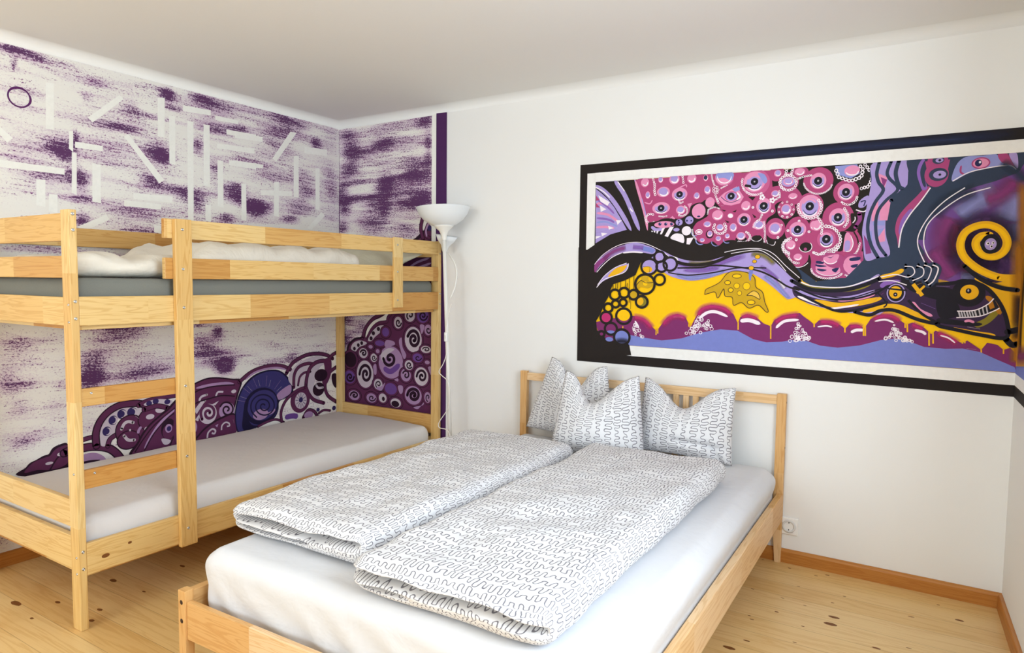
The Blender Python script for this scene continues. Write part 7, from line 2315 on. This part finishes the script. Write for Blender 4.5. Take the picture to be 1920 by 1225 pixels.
def dowel(par, a, b, z, nrm, r=.0075):
    q = Vector(nrm).to_track_quat('Z', 'Y').to_matrix().to_4x4()
    lathe('dowel', [(0, .0006), (r * .8, .0006), (r, 0.), (r, -.002)], M['dowel'], par, 16, (-a, -b, z), q)
for z in (.303, .243):
    dowel(fp[1], EW - .0175, EL, z, (0, -1, 0)); dowel(fp[0], .0175, EL, z, (0, -1, 0))
for z in (.765, .55): dowel(hp[0], .002, -.015, z, (1, 0, 0), .005)
# mattress in a stretch sheet, skirted folds at the foot
MA0, MA1, MB0, MB1, MZ = .036, 1.401, .022, 2.056, .462
def bed_place(a0, a1, b0, b1, z): return bw((a0 + a1) / 2, (b0 + b1) / 2, z)
def sh_mat(p, q):
    p = p.copy(); x, y, z = p
    a, b, c = q
    if c > .9: p.z += .004 * nz_(p, 3., 4.)
    side = max(0, 1 - z / .25)
    # pulled folds running to the corners on the foot end
    if b < .02:
        s = (x + .682)
        p.y += -.006 * sin(c * pi) + .010 * side + .011 * min(1, side * 1.6) * sin((s * 1.0 + z * 1.5) * 34 + 2.5 * nz_(p, 4.)) * (.35 + .65 * abs(nz_((s, 0, 0), 2.2, 9.)))
    if a < .02 or a > .98: p.x += (.013 * sin(pi * max(0, min(1, (c - .55) / .45))) * (1 if a > .5 else -1) + .003 * nz_(p, 10., 3.) * (c > .6))
    return p
m3 = soft_box('mattress', (MA1 - MA0, MB1 - MB0, MZ - .20), (70, 90, 22), (.055, .055), M['sheet'], bed_place(MA0, MA1, MB0, MB1, .20), YAW, shape=sh_mat)
tag(m3, 'thick white sheeted mattress on the low double bed', 'mattress')
# folded duvets: stacked layers open as slits at the foot end
def duvet(label, a0, a1, b0, b1, T_, slits, seed, z=MZ, rr=.055, twist=0., soft=1., thin=0.):
    B = b1 - b0; L = a1 - a0
    def sh(p, q):
        p = p.copy(); x, y, zz = p; a, b, c = q
        f = exp(-((1 - 0) * (y + B / 2) / .16) ** 2)        # nearness to the foot end
        k = zz / T_
        p.z = zz * (1 - thin * max(0, (y + B / 2) / B - .5) * 1.2) + (.011 * nz_((x, y, 0), 5., seed) + .006 * nz_((x, y, 0), 12., seed + 5)) * k * soft
        p.x += .012 * nz_((x * .4, y, zz), 6., seed + 2) + twist * (y / B)
        p.y += .012 * nz_((x, y * .4, zz), 6., seed + 7)
        if b < .03:
            for s0, w, dep, x0, x1 in slits:
                xx = x / L + .5
                e = min(1, max(0, (xx - x0) / .08), max(0, (x1 - xx) / .08))
                e = max(0, e)
                s = s0 + .10 * nz_((x, 3, 0), 8., seed + s0 * 9) + .04 * sin(x * 21 + seed)
                p.y += e * dep * exp(-((c - s) / w) ** 2)
                p.y -= e * dep * .16 * exp(-((c - s - 2.0 * w) / (w * 1.3)) ** 2)
        return p
    o = soft_box('duvet', (L, B, T_), (56, 110, 26), (rr, T_ * .46), M['wiggle'], bed_place(a0, a1, b0, b1, z + .005), YAW, shape=sh)
    return tag(o, label, 'duvet', 'folded duvets on the double bed')
duvet('folded duvet with grey squiggle lines on the half of the double bed beside the bunk', .835, 1.452, .50, 1.925, .105, ((.62, .10, .10, .02, .97), (.30, .08, .08, .0, .62)), 3.)
duvet('folded duvet with grey squiggle lines on the double bed half nearer the power socket', .158, .790, .42, 2.04, .105, ((.60, .10, .10, .0, .98), (.27, .07, .06, .0, .35)), 11.)

# three squiggle pillows stood up and chopped in the middle
def stand_pillow(label, a, b, z, lean, yaw, roll=0., **k):
    me = pillow_mesh('pillow', mat=None, uvswap=True, **k)
    o = link_mesh('pillow', me, M['wiggle'], None, True)
    o.matrix_world = Matrix.Translation(bw(a, b, z)) @ Matrix.Rotation(YAW + yaw, 4, 'Z') @ Matrix.Rotation(radians(-lean), 4, 'X') @ Matrix.Rotation(radians(roll), 4, 'Y')
    return tag(o, label, 'pillow', 'squiggle pillows on the double bed')
stand_pillow('squiggle-print pillow leaning on the headboard post nearest the bunk, tall ear up', 1.075, .105, MZ + .022, 7, radians(-6), 4, taperz=.2, Wd=.56, Ht=.412, Tk=.15, chop=.16, chopw=.42, ear=-.05, seed=1.)
stand_pillow('squiggle-print pillow standing in front of the other pillows',   .805, .345, MZ + .010, 12, radians(9), 0, Wd=.47, Ht=.41, Tk=.19, chop=.145, chopw=.34, chopc=-.24, chopr=.68, ear=-.05, seed=7.)
stand_pillow('squiggle-print pillow with creased lower corner below the headboard slats', .447, .15, MZ + .018, 9, radians(3), 3, Wd=.48, Ht=.365, Tk=.18, chop=.125, chopw=.5, chopc=-.08, ear=-.02, seed=13., crease=((.09, .075, .14, -.05, .035), (.16, .05, .07, -.9, .03)))

# ------------------------------------------------------------------ floor lamp with a second small shade
lamp = thing('floor_lamp', 'white uplighter floor lamp with bowl shade and small reading shade beside the bunk', 'floor lamp', (1.115, -.175, 0))
lo = Vector((1.115, -.175, 0))
def L_(x, y, z): return (x - lo.x, y - lo.y, z - lo.z)
tube('pole', [L_(1.115, -.175, .02), L_(1.046, -.175, 1.60)], .0115, M['lamp_white'], lamp, 16, 0)
lathe('base', [(0, .0), (.125, 0), (.128, .006), (.12, .018), (.03, .03), (.016, .05), (0, .05)], M['lamp_white'], lamp)
tl = Matrix.Rotation(radians(-2.5), 4, 'Y')
bowl = lathe('lamp_shade', [(.046, -.105), (.075, -.095), (.115, -.068), (.142, -.035), (.157, 0.), (.160, .006), (.155, .004), (.140, -.03), (.112, -.062), (.07, -.09), (.0, -.098)], M['lamp_bowl'], lamp, 64, L_(1.040, -.176, 1.738), tl)
lathe('shade_cup', [(.0125, -.075), (.016, -.05), (.028, -.022), (.052, .0), (.060, .008), (.050, .012), (0, .012)], M['lamp_white'], lamp, 40, L_(1.045, -.175, 1.628), tl)
tube('arm', [L_(1.088, -.165, 1.21), L_(1.112, -.145, 1.30), L_(1.085, -.110, 1.40), L_(1.020, -.100, 1.482)], .005, M['lamp_white'], lamp, 10)
lathe('reading_shade', [(.008, -.105), (.016, -.09), (.026, -.06), (.052, -.03), (.066, 0.), (.063, 0.), (.045, -.03), (0, -.05)], M['lamp_bowl'], lamp, 40, L_(1.008, -.10, 1.585), Matrix.Rotation(radians(10), 4, 'Y'))
tube('cord', [(0.006, -0.025, 1.18), (-0.017, -0.025, 1.098), (-0.03, -0.025, 1.038), (-0.03, -0.025, 0.984), (-0.027, -0.025, 0.928), (-0.031, -0.025, 0.871), (-0.054, -0.025, 0.818), (-0.082, -0.025, 0.775), (-0.058, -0.025, 0.751), (-0.022, -0.025, 0.726), (-0.002, -0.025, 0.661), (-0.005, -0.025, 0.581), (-0.029, -0.025, 0.537), (-0.069, -0.025, 0.485), (-0.085, -0.025, 0.454), (-0.072, -0.025, 0.436), (-0.02, -0.025, 0.43), (0.008, -0.025, 0.376), (0.05, -0.02, 0.15), (0.02, -0.02, 0.02)], .0026, M['cord'], lamp, 8)
sw = box_part('switch', lamp, M['plastic'], L_(1.087 - .010, -.212, 0.985 - .028), L_(1.087 + .010, -.194, 0.985 + .028), .006, 3)
box_part('rocker', sw, M['plastic_in'], L_(1.087 - .005, -.2155, 0.985 - .010), L_(1.087 + .005, -.2115, 0.985 + .010), .001)

# ------------------------------------------------------------------ wall socket
so = thing('power_socket', 'white round-hole power socket on the wall beside the headboard post', 'power socket', (2.981, 0, .177))
box_part('frame', so, M['plastic'], (-.041, -.011, -.0405), (.041, 0, .0405), .006, 4)
lathe('insert', [(.031, 0.0), (.031, -.002), (.0225, -.003), (.0212, -.001), (.0200, .0095), (0, .0095)], M['plastic_in'], so, 40, (0, -.0125, 0), Matrix.Rotation(radians(-90), 4, 'X'))
for x in (-.0095, .0095): lathe('contact_hole', [(0, 0), (.0027, 0), (.0027, .001)], M['hole'], so, 14, (x, -.0032, .004), Matrix.Rotation(radians(90), 4, 'X'))
for z in (-.0165, .0175): box_part('earth_clip', so, M['hole'], (-.002, -.0125, z - .003), (.002, -.003, z + .003), .0005)

# ------------------------------------------------------------------ light
def area(name, loc, tgt, sx, sy, power, col, spread=180):
    l = bpy.data.lights.new(name, 'AREA'); l.shape = 'RECTANGLE'; l.size = sx; l.size_y = sy; l.energy = power; l.color = col; l.spread = radians(spread)
    o = bpy.data.objects.new(name, l); COL.objects.link(o); o.location = loc
    o.rotation_euler = (Vector(tgt) - Vector(loc)).to_track_quat('-Z', 'Z').to_euler(); return o
s = (WS0 + WS1) / 2; z = (WZ0 + WZ1) / 2
p = Vector(rwall(s, z, -.14)); t = p + RN
area('daylight_and_fill', p, t, 1.7, 1.2, 84, (.79, .91, 1.03))
area('daylight_and_fill', (2., FRONT - .13, 1.5), (2., 0, 1.5), 2.9, 1.25, 86, (.85, .94, 1.0))  # added fill light behind the camera, set in the unseen front window
pl = bpy.data.lights.new('ceiling_lamp', 'POINT'); pl.energy = 16; pl.color = (1., .92, .80); pl.shadow_soft_size = .22
po = bpy.data.objects.new('ceiling_lamp', pl); COL.objects.link(po); po.location = (1.2, -4.3, 2.1)
wd = bpy.data.worlds.new('world'); SC.world = wd; wd.use_nodes = True
sky = wd.node_tree.nodes.new('ShaderNodeTexSky'); sky.sky_type = 'HOSEK_WILKIE'
wd.node_tree.links.new(sky.outputs[0], wd.node_tree.nodes['Background'].inputs[0]); wd.node_tree.nodes['Background'].inputs[1].default_value = 1.

# ------------------------------------------------------------------ camera
cam = bpy.data.cameras.new('camera'); cam.sensor_fit = 'HORIZONTAL'; cam.sensor_width = 36.; cam.lens = 36. * 1281.66 / 1920; cam.clip_start = .02
co = bpy.data.objects.new('camera', cam); COL.objects.link(co)
co.location = (3.5517, -3.3832, 1.3206); co.rotation_euler = (1.50346, -.01154, .56376)
SC.camera = co
vs_ = SC.view_settings
SC.display_settings.display_device = 'sRGB'
vs_.view_transform = 'Standard'; vs_.look = 'None'; vs_.gamma = 1.; vs_.use_curve_mapping = False; vs_.exposure = 0.02
SC.cycles.max_bounces = 10; SC.cycles.diffuse_bounces = 6; SC.cycles.transparent_max_bounces = 24
SC.cycles.sample_clamp_indirect = 8.
